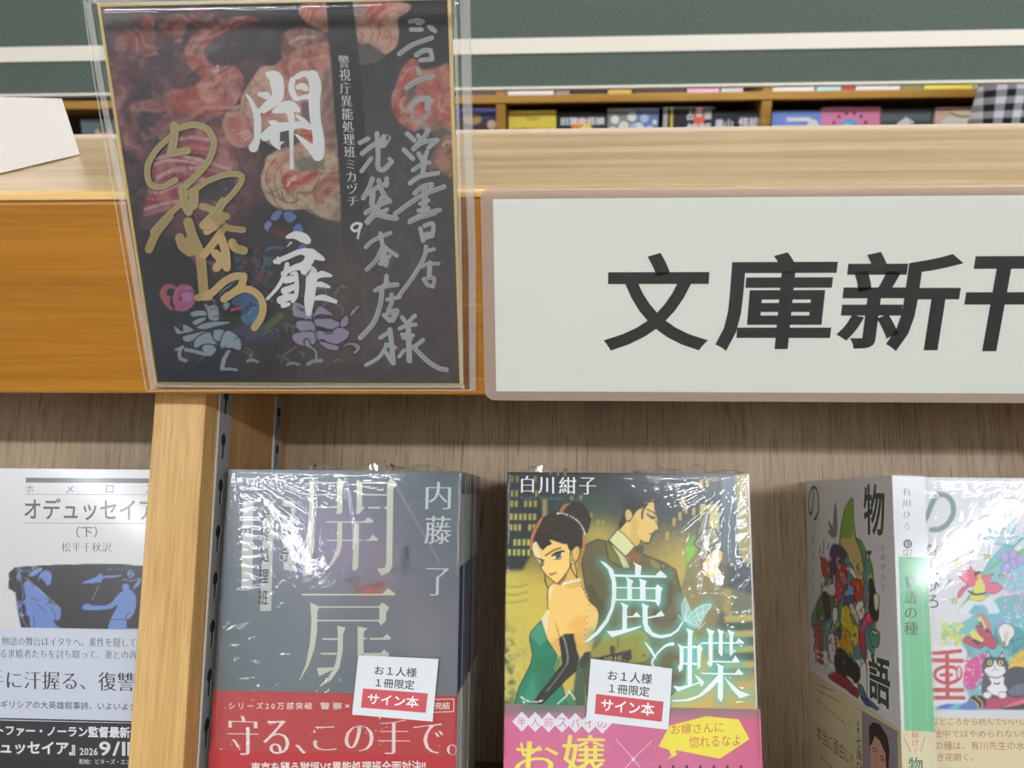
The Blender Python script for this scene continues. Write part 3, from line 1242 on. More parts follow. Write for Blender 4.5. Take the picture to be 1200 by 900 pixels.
# small cream cloud in the middle left
s.poly(S1(640, 560, 660, 490, 720, 460, 770, 490, 790, 560, 760, 640, 690, 640), (178, 140, 122), 2, .95)
s.poly(S1(690, 560, 720, 520, 770, 540, 760, 600, 720, 620), (172, 84, 74), 3, .8)
for k in range(3):
    s.line(S1(715 + 12 * k, 590 - 4 * k, 745 + 8 * k, 575), 2.2, (212, 186, 166), .9)
# striped fish-like cloud
Z8 = view(160, 130, 6.43)
s.poly(Z8(60, 700, 90, 600, 110, 430, 190, 350, 330, 220, 440, 160, 550, 180, 560, 330, 680, 400, 720, 440, 600, 500, 500, 540, 330, 690, 200, 760, 60, 790), (158, 82, 88), 5, .85)
for (a, w_, c) in [((150, 360, 300, 330, 500, 380, 700, 440), 4, (206, 176, 176)), ((140, 400, 260, 370, 480, 400), 3, (206, 180, 180)), ((160, 500, 300, 440, 480, 430), 5, (206, 170, 172)),
                   ((150, 620, 300, 560, 500, 510), 5, (204, 172, 172)), ((70, 740, 240, 690, 330, 680), 4, (190, 170, 176)), ((330, 210, 440, 200, 540, 220), 4, (204, 166, 166)),
                   ((170, 470, 300, 400, 420, 410), 2, (150, 60, 66)), ((120, 560, 260, 530, 400, 480), 3, (168, 60, 66)), ((420, 280, 500, 270, 540, 290), 5, (166, 70, 78)), ((90, 680, 220, 640, 310, 640), 4, (164, 62, 66)), ((400, 330, 480, 340, 520, 360), 3, (70, 60, 70))]:
    s.line(Z8(*a), w_, c, .8, 2.0)
s.poly(Z8(500, 600, 620, 560, 720, 500, 740, 520, 680, 620, 560, 680, 480, 670), (58, 70, 80), 4, .7)
s.poly(Z8(60, 800, 300, 770, 420, 760, 440, 900, 60, 900), (108, 82, 96), 8, .5)
# cloud behind the first big character
Z1 = view(270, 70, 6.43)
s.poly(Z1(180, 120, 240, 50, 330, 45, 420, 35, 470, -60, 600, -110, 750, -110, 775, 230, 790, 500, 812, 690, 740, 760, 640, 790, 600, 840, 520, 900, 240, 900, 262, 800, 320, 700, 420, 650, 300, 640, 240, 570, 150, 500, 90, 400, 80, 290, 110, 230), (186, 142, 126), 2, .96)
s.poly(Z1(330, 50, 470, -40, 700, -60, 720, 60, 640, 80, 520, 90, 430, 160, 420, 260, 360, 330, 250, 440, 200, 380, 340, 300, 400, 140), (172, 92, 84), 5, .85)
s.poly(Z1(690, 100, 760, 80, 790, 420, 800, 660, 740, 700, 700, 560, 680, 300), (120, 96, 88), 6, .8)
s.poly(Z1(190, 130, 250, 60, 300, 100, 260, 200, 180, 330, 200, 450, 130, 430, 90, 330), (196, 160, 136), 4, .8)
s.poly(Z1(520, 550, 600, 520, 640, 560, 600, 640, 540, 620), (176, 78, 62), 3, .9)
s.poly(Z1(360, 560, 430, 520, 510, 560, 520, 620, 450, 660, 380, 640), (70, 72, 70), 3, .9)
s.poly(Z1(540, 330, 600, 330, 610, 470, 540, 440), (104, 90, 86), 3, .8)
s.poly(Z1(480, 710, 640, 730, 680, 790, 600, 850, 500, 820), (104, 96, 92), 4, .85)
for k in range(5):
    s.line(Z1(290 + 30 * k, 900, 300 + 30 * k, 800 + 10 * k, 400 + 14 * k, 700 + 18 * k, 560, 680 + 20 * k), 1.6, (128, 84, 72) if k % 2 else (206, 186, 158), .7)
# rosy cloud left of it
s.poly(Z1(-40, 100, 40, 60, 60, 200, 30, 330, -50, 380), (166, 104, 102), 4, .6)
s.poly(Z1(0, 440, 100, 400, 170, 520, 160, 600, 60, 650, -10, 560), (172, 90, 84), 4, .7)
for k in range(3):
    s.line(Z1(60 + 24 * k, 560 + 20 * k, 140 + 10 * k, 530 + 20 * k), 2.4, (214, 190, 170), .8)
# the lower cream swirl
Z5 = view(300, 180, 7.5)
s.poly(Z5(140, 0, 70, 130, 45, 230, 60, 330, 120, 430, 220, 490, 330, 495, 420, 490, 500, 530, 600, 570, 700, 590, 745, 560, 745, 200, 720, 30, 560, 0), (190, 168, 138), 2.5, .96)
s.mixc(np.clip((X - 350) / 60, 0, 1) * np.clip((Y - 215) / 40, 0, 1) * np.clip((440 - X) / 40, 0, 1) * .42, (96, 86, 80))
s.poly(Z5(340, 60, 450, 30, 600, 40, 560, 150, 420, 160, 350, 120), (112, 108, 104), 5, .8)
s.poly(Z5(220, 235, 260, 170, 330, 155, 420, 190, 520, 150, 560, 170, 480, 260, 380, 290, 320, 340, 300, 370, 250, 310), (172, 76, 60), 3, .92)
s.poly(Z5(510, 330, 560, 240, 660, 160, 740, 140, 740, 270, 660, 330, 580, 440, 530, 420), (156, 86, 76), 5, .8)
s.poly(Z5(100, 130, 200, 30, 420, 0, 300, 60, 200, 120, 110, 250), (196, 128, 104), 5, .7)
s.line(Z5(280, 280, 300, 240, 350, 225), 3, (210, 190, 160), .95)
s.line(Z5(275, 235, 300, 220, 360, 195), 2, (204, 176, 146), .9)
for (a) in [(180, 40, 110, 130, 90, 240, 140, 340, 180, 440, 240, 490), (240, 90, 170, 170, 165, 280, 210, 380, 260, 430, 350, 420), (230, 330, 240, 400, 310, 440, 380, 400), (320, 330, 330, 390, 380, 405), (600, 130, 520, 280, 505, 360, 550, 440), (640, 300, 560, 380, 600, 430), (420, 490, 480, 500, 540, 560)]:
    s.line(Z5(*a), 1.1, (96, 66, 54), .85)
# clouds right of the dark strip
T4 = view(330, 0, 8.0)
s.poly(T4(160, 100, 220, 20, 420, 20, 440, 290, 330, 260, 230, 210), (188, 120, 104), 2, .95)
s.poly(T4(280, 60, 400, 40, 410, 160, 300, 150), (170, 92, 92), 4, .7)
s.poly(T4(0, 380, 40, 290, 160, 250, 300, 270, 420, 330, 460, 620, 360, 660, 180, 660, 60, 620, 0, 560), (178, 110, 98), 4, .55)
s.line(T4(80, 400, 180, 350, 300, 350), 4, (206, 176, 160), .8)
s.line(T4(210, 580, 330, 550, 420, 520), 4, (200, 150, 140), .7)
s.poly(T4(670, 10, 1060, 10, 1210, 50, 1180, 110, 1090, 180, 1100, 300, 1080, 430, 990, 500, 900, 480, 820, 410, 740, 420, 700, 340, 690, 200), (196, 150, 130), 2.5, .95)
s.poly(T4(780, 30, 900, 20, 1030, 30, 1010, 100, 960, 180, 990, 240, 900, 260, 830, 200, 800, 120), (178, 88, 80), 4, .9)
s.poly(T4(900, 170, 960, 110, 1040, 60, 1080, 90, 1040, 180, 980, 240), (206, 164, 140), 3, .8)
s.poly(T4(900, 270, 1000, 260, 1010, 380, 960, 480, 900, 430), (202, 152, 134), 3, .8)
s.poly(T4(680, 60, 760, 30, 770, 120, 700, 130), (128, 128, 122), 4, .8)
for a in [(780, 60, 800, 180, 850, 300, 830, 390), (870, 60, 850, 160, 920, 280, 890, 400), (1000, 280, 1030, 380, 980, 470), (690, 260, 760, 340, 720, 420)]:
    s.line(T4(*a), 1.2, (118, 70, 64), .8)
s.poly(T4(700, 430, 830, 420, 950, 490, 900, 560, 740, 590), (112, 104, 102), 4, .7)
s.line(T4(720, 600, 860, 580, 990, 500, 1090, 400), 1.0, (160, 150, 140), .6)
# rosy cloud below the silver writing's top
R6 = view(420, 60, 6.0)
s.poly(R6(380, 50, 300, 140, 262, 240, 235, 340, 245, 430, 300, 510, 380, 560, 450, 545, 520, 560, 600, 540, 655, 540, 645, 120, 560, 110, 450, 130), (186, 112, 100), 3, .95)
s.poly(R6(400, 60, 300, 160, 270, 270, 330, 250, 420, 130), (176, 70, 66), 3, .9)
s.poly(R6(320, 270, 260, 340, 245, 430, 290, 420, 330, 330), (172, 66, 60), 3, .9)
s.poly(R6(330, 280, 400, 240, 420, 290, 360, 360), (96, 92, 92), 5, .8)
s.poly(R6(430, 240, 520, 180, 640, 190, 645, 300, 520, 300, 420, 320), (178, 98, 92), 4, .8)
s.poly(R6(400, 400, 440, 370, 470, 400, 440, 460, 400, 440), (190, 90, 80), 3, .8)
s.poly(R6(615, 420, 660, 370, 660, 540, 630, 500), (176, 98, 70), 3, .9)
s.poly(R6(520, 500, 640, 530, 650, 620, 560, 640), (118, 112, 98), 6, .7)
s.line(R6(300, 200, 350, 130, 400, 110), 2, (206, 160, 150), .8)
s.line(R6(236, 330, 262, 280, 330, 260), 1.5, (206, 150, 140), .8)
s.line(R6(310, 420, 300, 360, 330, 320), 4, (206, 180, 160), .7)
s.line(R6(345, 420, 400, 340, 480, 330, 520, 350), 6, (180, 182, 178), .75)
s.line(R6(500, 340, 490, 440, 440, 500, 490, 560), 6, (180, 178, 172), .7)
s.line(R6(380, 420, 380, 480, 440, 510), 5, (180, 178, 172), .6)
s.line(R6(560, 400, 580, 370, 600, 400, 570, 440), 2, (196, 160, 140), .8)
R4 = view(430, 130, 7.5)
s.poly(R4(640, 260, 745, 230, 750, 560, 690, 560, 600, 500, 540, 520, 560, 400), (150, 96, 84), 4, .85)
s.line(R4(670, 300, 700, 270, 745, 280), 4, (200, 180, 150), .8)
s.line(R4(560, 520, 620, 440, 745, 390), 2, (178, 140, 120), .7)
# marbled bands inside the clouds
_cl = np.clip((s.col[:, 0] - s.col[:, 2] - 22) / 22, 0, 1)
_fb = fbm(X / 70 + 3, Y / 60 + 8, 3)
_bd = np.abs(np.sin(math.pi * 9 * _fb))
s.mixc(_cl * np.clip((_bd - .72) * 5, 0, 1) * .30, (214, 186, 166))
s.mixc(_cl * np.clip((.16 - _bd) * 9, 0, 1) * .5, (112, 66, 62))
s.mixc(_cl * np.clip((fbm(X / 22 + 31, Y / 22, 3) - .5) * 5, 0, 1) * .3, (206, 160, 146))
# the dark title strip
before = s.col.copy()
s.poly([(382, 0), (413, 0), (420, 60), (428, 150), (433, 250), (436, 330), (405, 330), (400, 260), (396, 180), (389, 90)], (42, 42, 49), 1.2, .92, sm=False)
_f = np.clip((Y - 190) / 120, 0, 1)[:, None]
s.col = s.col * (1 - _f) + before * _f
for k in range(46):
    x, y = RNG.uniform(395, 540), RNG.uniform(180, 450)
    a = RNG.uniform(-2.2, -1.0)
    l = RNG.uniform(20, 60)
    s.line([(x, y), (x + .5 * l * math.cos(a) + RNG.uniform(-5, 5), y + .5 * l * math.sin(a)), (x + l * math.cos(a), y + l * math.sin(a))], RNG.uniform(2, 8), (122, 118, 116) if k % 3 else (60, 58, 60), .16, 4)
for k in range(60):
    x, y = RNG.uniform(120, 300), RNG.uniform(20, 260)
    a = RNG.uniform(0, 6.28)
    l = RNG.uniform(8, 30)
    s.line([(x, y), (x + .5 * l * math.cos(a) + RNG.uniform(-4, 4), y + .5 * l * math.sin(a)), (x + l * math.cos(a + .6), y + l * math.sin(a + .6))], RNG.uniform(1, 4), (170, 112, 108) if k % 2 else (50, 46, 58), .28, 3)
s.blob(396, 42, 14, 10, (70, 66, 60), .6)
s.mixc(np.clip((n2 - .5) * 3, 0, 1) * .18, (120, 116, 112))
s.mixc(np.clip((n3 - .55) * 3, 0, 1) * .25, (40, 38, 42))
# spray of pale dots
for k in range(420):
    x, y = (RNG.uniform(125, 300), RNG.uniform(20, 240)) if k < 300 else (RNG.uniform(425, 520), RNG.uniform(60, 260))
    s.blob(x, y, RNG.uniform(.5, 1.0), RNG.uniform(.5, 1.0), (176, 166, 170), RNG.uniform(.2, .6))
# ---- little demons along the bottom
M2 = view(170, 320, 6.92)
INK, CLOTH, LILAC = (30, 32, 38), (146, 160, 168), (158, 150, 170)
s.poly(M2(700, 230, 780, 170, 880, 180, 940, 280, 930, 400, 860, 450, 790, 380, 760, 300), (62, 92, 132), 2, .9)
s.poly(M2(780, 350, 880, 300, 940, 330, 930, 420, 830, 430), (92, 140, 160), 2, .9)
s.poly(M2(850, 440, 930, 410, 950, 480, 880, 500), (86, 120, 70), 2, .9)
s.poly(M2(700, 470, 780, 430, 850, 460, 920, 540, 850, 550, 780, 500), (78, 78, 112), 2, .8)
s.poly(M2(690, 270, 800, 270, 880, 220, 920, 240, 780, 350, 640, 350), (34, 28, 34), 1.5, .9)
s.line(M2(700, 300, 740, 290, 790, 285), 3, (196, 84, 104), .9)
DK = view(160, 250, 6.0)
for k in range(90):
    x, y = RNG.uniform(700, 960), RNG.uniform(260, 560)
    c = [(70, 92, 128), (96, 110, 130), (40, 38, 46), (124, 62, 60), (60, 104, 122), (30, 28, 34)][k % 6]
    a = RNG.uniform(0, 6.28)
    s.line(DK(x, y, x + 18 * math.cos(a), y + 18 * math.sin(a), x + 30 * math.cos(a + .9), y + 30 * math.sin(a + .9)), RNG.uniform(1.2, 2.6), c, .85)
for k in range(7):
    s.line(DK(880 + 6 * k, 360 - 14 * k + 40, 900 + 8 * k, 330 - 16 * k + 30, 940 + 6 * k, 330 - 14 * k + 30), 2.0, (84, 100, 118), .9)
s.poly(DK(740, 580, 800, 550, 870, 600, 900, 700, 880, 780, 800, 790, 740, 720), (66, 104, 146), 3, .7)
s.poly(DK(800, 820, 900, 780, 1000, 700, 1040, 720, 960, 800, 860, 860), (84, 116, 74), 3, .8)
s.poly(DK(700, 800, 800, 770, 960, 840, 1020, 900, 760, 900), (74, 70, 100), 5, .6)
# curling tail of rounded blue segments
for pts, c in [((120, 570, 170, 500, 225, 495, 230, 530, 180, 595), (116, 128, 170)), ((240, 520, 300, 500, 360, 550, 340, 590, 290, 615, 250, 570), (92, 128, 172)), ((320, 700, 330, 640, 380, 605, 415, 650, 410, 700, 360, 740), (92, 132, 176)), ((70, 620, 110, 585, 150, 620, 120, 660, 110, 695, 70, 660), (140, 130, 190)), ((350, 860, 380, 800, 440, 800, 450, 840, 400, 880), (110, 120, 176))]:
    s.poly(Z5(*pts), c, 1.2, .95, line=(34, 36, 52), lw=1.3)
s.poly(Z5(120, 680, 180, 640, 260, 690, 290, 730, 230, 760, 170, 720), (104, 60, 54), 2, .8)
s.poly(Z5(60, 900, 60, 830, 110, 790, 200, 790, 250, 850, 250, 900), (54, 62, 72), 2, .9)
for k in range(6):
    s.line(Z5(90 + 26 * k, 860 - 30 * math.sin(k / 2), 110 + 26 * k, 820), 1.6, (116, 126, 136), .8)
# pink mask-like creature at left
s.poly(M2(130, 130, 170, 90, 235, 100, 250, 130, 190, 125, 175, 180, 210, 190, 200, 240, 230, 290, 250, 300, 190, 290, 120, 190), (176, 96, 110), 1.6, .95)
s.poly(M2(232, 190, 260, 120, 320, 95, 380, 120, 405, 180, 390, 250, 330, 300, 260, 300, 240, 250), (172, 96, 130), 1.4, .96, line=(188, 120, 140), lw=1)
s.poly(M2(300, 150, 350, 120, 380, 170, 370, 230, 310, 220), (178, 130, 180), 2, .7)
s.poly(M2(275, 200, 295, 195, 292, 225), (46, 36, 50), 1)
s.line(M2(400, 190, 440, 200, 470, 200), 2.5, (168, 118, 150), .9)
s.poly(DK(330, 250, 400, 270, 500, 330, 560, 340, 570, 400, 540, 420, 520, 360, 470, 360, 430, 400, 400, 340), (140, 80, 130), 1.6, .85)
# pale runner at lower left
for pts in [(360, 325, 420, 300, 490, 305, 500, 345, 440, 350, 390, 360), (375, 400, 430, 365, 500, 355, 480, 390, 410, 425), (470, 240, 520, 260, 580, 250, 600, 300, 600, 380, 520, 380, 500, 310), (410, 440, 490, 400, 600, 390, 680, 390, 690, 410, 560, 440, 480, 460),
            (235, 420, 300, 470, 310, 410, 400, 465, 300, 495, 250, 490), (300, 515, 420, 480, 500, 470, 350, 565), (390, 590, 420, 520, 520, 475, 560, 540, 600, 590, 480, 580, 420, 610), (560, 460, 640, 460, 640, 520, 600, 560, 555, 530),
            (640, 480, 700, 470, 770, 530, 785, 600, 760, 630, 700, 610, 640, 620, 600, 600), (460, 620, 480, 580, 550, 580, 580, 630, 520, 680), (640, 230, 690, 240, 670, 300, 630, 290)]:
    s.poly(M2(*pts), CLOTH, 1.1, .97, line=INK, lw=1.3)
for pts, w_ in [((330, 620, 420, 640, 490, 660), 4.2), ((300, 600, 280, 640, 285, 690, 330, 710), 4.0), ((250, 620, 300, 605), 3), ((680, 630, 640, 700, 625, 770), 4.5), ((620, 780, 690, 778, 740, 785), 3.2), ((640, 700, 625, 770), 5)]:
    s.line(M2(*pts), w_, (158, 160, 176), .95)
s.line(M2(640, 600, 740, 640), 1.6, INK, .9)
s.line(M2(790, 630, 850, 660, 870, 690), 1.6, (110, 110, 128), .8)
s.line(M2(830, 715, 870, 700, 910, 720), 2.6, (150, 150, 130), .8)
for k in range(14):
    s.line(M2(600 + 10 * k, 170 - 8 * k + RNG.uniform(-14, 14), 616 + 10 * k, 150 - 8 * k), 1.6, (150, 160, 180) if k % 2 else (56, 60, 90), .9)
# pale runner at lower right
R3 = view(290, 330, 7.5)
for pts in [(390, 200, 440, 180, 560, 250, 600, 330, 450, 320, 400, 300), (570, 320, 620, 220, 680, 230, 760, 300, 640, 290), (420, 380, 450, 340, 560, 345, 600, 400, 590, 440, 470, 440), (590, 330, 720, 320, 800, 350, 870, 340, 760, 420, 640, 400, 600, 390),
            (390, 490, 420, 450, 590, 440, 600, 540, 500, 570, 420, 540), (600, 430, 720, 440, 800, 400, 890, 430, 880, 500, 760, 560, 660, 510, 610, 520), (620, 520, 720, 540, 810, 570, 780, 610, 690, 590), (820, 340, 880, 290, 885, 380, 820, 400),
            (900, 290, 920, 240, 985, 200, 975, 245, 910, 310), (500, 510, 540, 510, 560, 560, 610, 600, 620, 680, 590, 680, 580, 610, 510, 570), (820, 590, 880, 535, 960, 540, 1000, 580, 950, 640, 920, 620, 950, 590, 900, 560)]:
    s.poly(R3(*pts), LILAC, 1.1, .95, line=(36, 34, 44), lw=1.3)
s.line(R3(530, 725, 580, 700, 650, 695), 4, (150, 160, 176), .95)
s.line(R3(430, 570, 360, 620, 320, 650, 370, 700), 2.5, (110, 108, 124), .8)
s.line(R3(350, 730, 400, 715, 450, 730), 3, (160, 160, 130), .85)
s.line(R3(0, 700, 40, 690, 90, 705), 3.2, (150, 150, 130), .85)
s.line(R3(5, 630, 40, 680), 1.6, (120, 120, 130), .8)
s.poly(R3(170, 770, 180, 660, 220, 530, 280, 540, 280, 620, 240, 720, 200, 800), (58, 55, 54), 5, .9)
for k in range(7):
    s.line(R3(440 + 20 * k, 220 + 12 * (k % 3), 470 + 16 * k, 250 + 10 * (k % 2)), 1.3, INK, .8)
s.line(R3(620, 410, 680, 430, 690, 460, 740, 450), 1.4, INK, .85)
for k in range(60):
    x, y = RNG.uniform(200, 420), RNG.uniform(335, 425)
    a = RNG.uniform(-1.2, .6)
    l = RNG.uniform(4, 11)
    s.line([(x, y), (x + l * math.cos(a), y + l * math.sin(a)), (x + 1.4 * l * math.cos(a + .5), y + 1.4 * l * math.sin(a + .5))], RNG.uniform(.8, 1.4), (34, 34, 42) if k % 2 else (170, 178, 190), .55)
# ---- title strip lettering
s.text('警視庁異能処理班ミカヅチ', None, (222, 222, 220), vert=True, mincho=1, quad=[(396, 65), (409, 65), (421, 241), (407, 241)])
# ---- brushed white characters (traced strokes)
for pts, w_ in [((290, 110, 330, 130, 350, 170, 360, 260, 330, 310, 250, 390), (50, 100, 105, 90, 80, 30)), ((215, 260, 270, 270, 300, 290), (25, 60, 25)), ((290, 300, 240, 360, 200, 410), (18, 26, 45)), ((125, 265, 160, 320, 200, 420, 205, 500, 200, 600, 175, 660), (18, 30, 55, 55, 48, 75)),
                ((470, 150, 460, 220, 490, 290), (44, 48, 44)), ((500, 130, 560, 105, 610, 130), (40, 44, 60)), ((620, 120, 640, 200, 632, 330, 645, 480, 665, 600, 660, 700), (85, 92, 84, 80, 85, 100)), ((505, 210, 540, 200, 570, 220), (30, 56, 40)), ((500, 300, 560, 280, 610, 280), (30, 34, 60)), ((660, 720, 600, 660, 490, 560), (90, 60, 10)),
                ((330, 390, 400, 360, 460, 350, 510, 380), (30, 90, 80, 40)), ((440, 380, 460, 440, 460, 560, 462, 700, 462, 810), (60, 50, 36, 24, 34)), ((260, 580, 340, 520, 440, 500, 540, 490, 590, 510), (70, 80, 60, 50, 40)), ((300, 470, 330, 480, 350, 500), (24, 50, 60)), ((330, 560, 340, 620, 370, 670), (90, 70, 20)), ((350, 640, 400, 620), (40, 10)), ((500, 420, 550, 460, 595, 510), (20, 40, 40))]:
    s.brush(Z1(*pts), [q / 6.43 for q in w_], WHITE)
Z2 = view(290, 260, 6.43)
for pts, w_ in [((300, 115, 360, 100, 420, 120, 450, 140), (24, 60, 76, 60)), ((330, 155, 300, 185), (14, 6)), ((210, 300, 300, 265, 400, 225, 480, 240, 570, 280), (34, 40, 42, 80, 30)), ((230, 270, 236, 300), (20, 40)), ((480, 250, 440, 320, 340, 350, 270, 390), (80, 70, 40, 40)), ((300, 320, 280, 400, 230, 490, 150, 580), (36, 36, 28, 22)),
                ((365, 390, 372, 480, 365, 560, 340, 600), (34, 34, 32, 24)), ((330, 390, 360, 385), (16, 30)), ((290, 440, 330, 430), (50, 56)), ((280, 520, 350, 490), (56, 44)), ((250, 590, 300, 570, 350, 560), (60, 56, 40)), ((270, 630, 310, 620), (40, 30)),
                ((430, 370, 480, 380, 480, 480, 465, 600, 462, 690), (60, 92, 82, 76, 40)), ((520, 420, 560, 395, 630, 405), (26, 54, 22)), ((505, 480, 550, 470, 615, 490), (20, 44, 22)), ((500, 580, 570, 570, 665, 600), (24, 48, 30))]:
    s.brush(Z2(*pts), [q / 6.43 for q in w_], WHITE)
s.brush(Z2(860, 20, 820, 10, 785, 40, 810, 70, 850, 45, 858, 15), [3.0, 3, 3, 3, 3, 2.6], WHITE)
s.brush(Z2(855, 15, 842, 70, 832, 125), [3.4, 3, 2], WHITE)
# ---- silver pen
A1, A2, A3 = view(430, 10, 7.5), view(410, 140, 7.5), view(410, 250, 9.0)
A4 = view(410, 330, 7.5)
SV = [(A1, (380, 115, 440, 105, 490, 115), 40), (A1, (440, 130, 470, 135), 30), (A1, (390, 185, 480, 185), 40), (A1, (545, 160, 575, 190), 34), (A1, (570, 165, 600, 200), 36), (A1, (285, 400, 400, 320, 570, 258), 42), (A1, (435, 410, 500, 370, 560, 370), 44), (A1, (560, 370, 575, 440), 40), (A1, (470, 455, 575, 445), 40), (A1, (445, 535, 465, 570), 36), (A1, (350, 695, 440, 635, 580, 597), 44),
      (A1, (380, 880, 450, 810, 540, 790), 40), (A1, (540, 790, 530, 880), 46),
      (A2, (505, 125, 570, 185), 42), (A2, (600, 140, 625, 180), 40), (A2, (690, 95, 650, 160, 560, 260), 42), (A2, (560, 255, 650, 200, 770, 180), 40), (A2, (770, 180, 690, 250), 40), (A2, (475, 265, 555, 345), 42), (A2, (605, 300, 640, 360), 40), (A2, (680, 285, 640, 370), 40), (A2, (555, 445, 640, 390, 700, 380), 38), (A2, (665, 320, 640, 480), 44), (A2, (530, 560, 620, 500, 775, 470), 42),
      (A2, (570, 650, 640, 590, 720, 570), 42), (A2, (720, 580, 700, 640), 40), (A2, (400, 830, 520, 740, 650, 660, 830, 590), 42), (A2, (655, 600, 660, 720, 650, 830), 52), (A2, (620, 740, 690, 710), 40), (A2, (605, 800, 690, 780), 38), (A2, (530, 890, 650, 830, 790, 795), 40),
      (A2, (90, 205, 160, 170), 42), (A2, (110, 300, 200, 230, 340, 150, 300, 230), 44), (A2, (105, 455, 190, 340), 38), (A2, (240, 125, 250, 300, 250, 420, 300, 440, 370, 370), 44), (A2, (370, 370, 350, 345), 36), (A2, (300, 150, 285, 230), 44),
      (A2, (200, 520, 170, 600, 120, 690), 42), (A2, (170, 650, 240, 600, 330, 560), 42), (A2, (325, 520, 320, 580), 42), (A2, (205, 640, 195, 740), 48), (A2, (255, 535, 290, 640, 350, 720), 42), (A2, (140, 820, 240, 760, 350, 715), 42), (A2, (280, 690, 230, 800, 150, 900), 42), (A2, (230, 780, 300, 840, 400, 870), 46), (A2, (250, 830, 330, 790), 36),
      (A3, (190, 100, 230, 50, 280, 10), 48), (A3, (300, 20, 400, 45, 500, 55), 44), (A3, (170, 355, 240, 290, 320, 250, 430, 205), 44), (A3, (325, 210, 350, 350), 46), (A3, (350, 340, 280, 490, 180, 590), 46), (A3, (370, 350, 430, 400, 500, 445), 44), (A3, (360, 400, 350, 520), 70), (A3, (320, 530, 420, 450), 44), (A3, (385, 550, 395, 500), 44),
      (A3, (390, 660, 380, 740), 50), (A3, (270, 810, 360, 765, 500, 745), 44), (A3, (630, 95, 740, 45, 900, 0), 42), (A3, (745, 160, 775, 290), 46), (A3, (790, 130, 880, 110, 870, 240), 46), (A3, (790, 260, 870, 230), 50), (A3, (800, 215, 840, 210), 40),
      (A3, (805, 350, 790, 450, 680, 650, 510, 880), 46), (A3, (820, 395, 890, 375), 40), (A3, (760, 560, 830, 530, 940, 530), 38), (A3, (845, 520, 840, 660), 52), (A3, (780, 690, 820, 750, 880, 770), 42), (A3, (790, 690, 890, 680, 880, 760), 40),
      (A4, (225, 75, 320, 40, 420, 25), 38), (A4, (330, 0, 300, 40), 40), (A4, (285, 70, 270, 200, 210, 360, 95, 490), 44), (A4, (330, 155, 440, 135), 34), (A4, (370, 110, 370, 180, 340, 250), 38), (A4, (300, 290, 350, 340), 38), (A4, (330, 280, 420, 250, 380, 340), 38), (A4, (360, 340, 400, 280), 36),
      (A4, (270, 490, 330, 450), 36), (A4, (355, 420, 370, 550, 385, 710), 46), (A4, (330, 550, 260, 660, 145, 730), 34), (A4, (320, 550, 400, 575), 38), (A4, (320, 620, 380, 710), 40), (A4, (460, 310, 490, 350), 36), (A4, (575, 295, 500, 370), 36), (A4, (440, 410, 510, 380, 580, 375), 36), (A4, (515, 390, 525, 690), 50), (A4, (460, 460, 560, 470), 34), (A4, (470, 490, 540, 500), 34), (A4, (435, 655, 480, 600), 34), (A4, (645, 510, 570, 570), 38), (A4, (560, 570, 680, 690, 780, 755, 850, 770), 42)]
for vw, pts, w_ in SV:
    sc = 9.0 if vw is A3 else 7.5
    s.brush(vw(*pts), w_ / sc, SILVER)
    if len(pts) > 5 and RNG.rand() < .8:      # worn streak where the pen ran dry
        s.brush(vw(*pts) + np.array([.4, .3]), .9, (140, 142, 142), cap=False)
# ---- gold pen
GV = [(Z8, (290, 110, 290, 200, 270, 310), 62), (Z8, (260, 320, 390, 300), 56), (Z8, (270, 190, 160, 290, 90, 420, 110, 550, 200, 570, 300, 520), 46), (Z8, (330, 130, 440, 105, 540, 140, 590, 240, 560, 350, 500, 440, 380, 560), 50), (Z8, (350, 580, 370, 700, 400, 760), 62), (Z8, (340, 700, 230, 800, 130, 910), 44),
      (Z8, (390, 620, 450, 590, 540, 530, 680, 480, 780, 480, 800, 520, 750, 600, 640, 720), 44), (Z8, (440, 620, 435, 710), 72), (Z8, (500, 720, 570, 740, 680, 800), 52), (Z8, (660, 680, 600, 770, 510, 860), 64), (Z8, (540, 880, 640, 840), 40),
      (DK, (240, 20, 150, 130, 95, 250), 60), (DK, (370, 60, 400, 160, 440, 250, 460, 330, 470, 460, 480, 560), 70), (DK, (310, 170, 330, 230, 380, 270), 66), (DK, (380, 200, 420, 250), 90), (DK, (490, 80, 560, 40, 640, 20), 52), (DK, (500, 125, 580, 80, 620, 90, 560, 190, 480, 290), 54), (DK, (640, 100, 700, 110, 755, 115), 44), (DK, (600, 170, 630, 260, 640, 370), 60), (DK, (560, 280, 600, 330, 570, 380), 60), (DK, (600, 300, 640, 380), 56), (DK, (680, 205, 700, 240, 760, 260), 60),
      (DK, (440, 590, 530, 560, 620, 480, 700, 440, 760, 445), 52), (DK, (430, 590, 520, 590), 40), (DK, (760, 440, 740, 510, 680, 560, 620, 600), 52), (DK, (640, 580, 760, 530, 850, 560, 895, 640, 880, 730, 835, 800), 50)]
for vw, pts, w_ in GV:
    sc = 6.43 if vw is Z8 else 6.0
    g = GOLD if vw is Z8 else (172, 148, 102)
    s.brush(vw(*pts), w_ / sc, g)
    s.brush(vw(*pts) + np.array([.6, -.5]), .9, (158, 140, 98), cap=False)
s.build('painted_face', M_print_board, brd)
b = MB()
b.box(0, BW, .00002, .0028, 0, BH)
b.build('board_core', M_kraft, brd)
b = MB()
e = .0011
for x0, x1, z0, z1 in ((-e, 0, -e, BH + e), (BW, BW + e, -e, BH + e), (0, BW, -e, 0), (0, BW, BH, BH + e)):
    b.box(x0, x1, -.0002, .0029, z0, z1)
b.build('gilt_rim', M_gilt, brd)

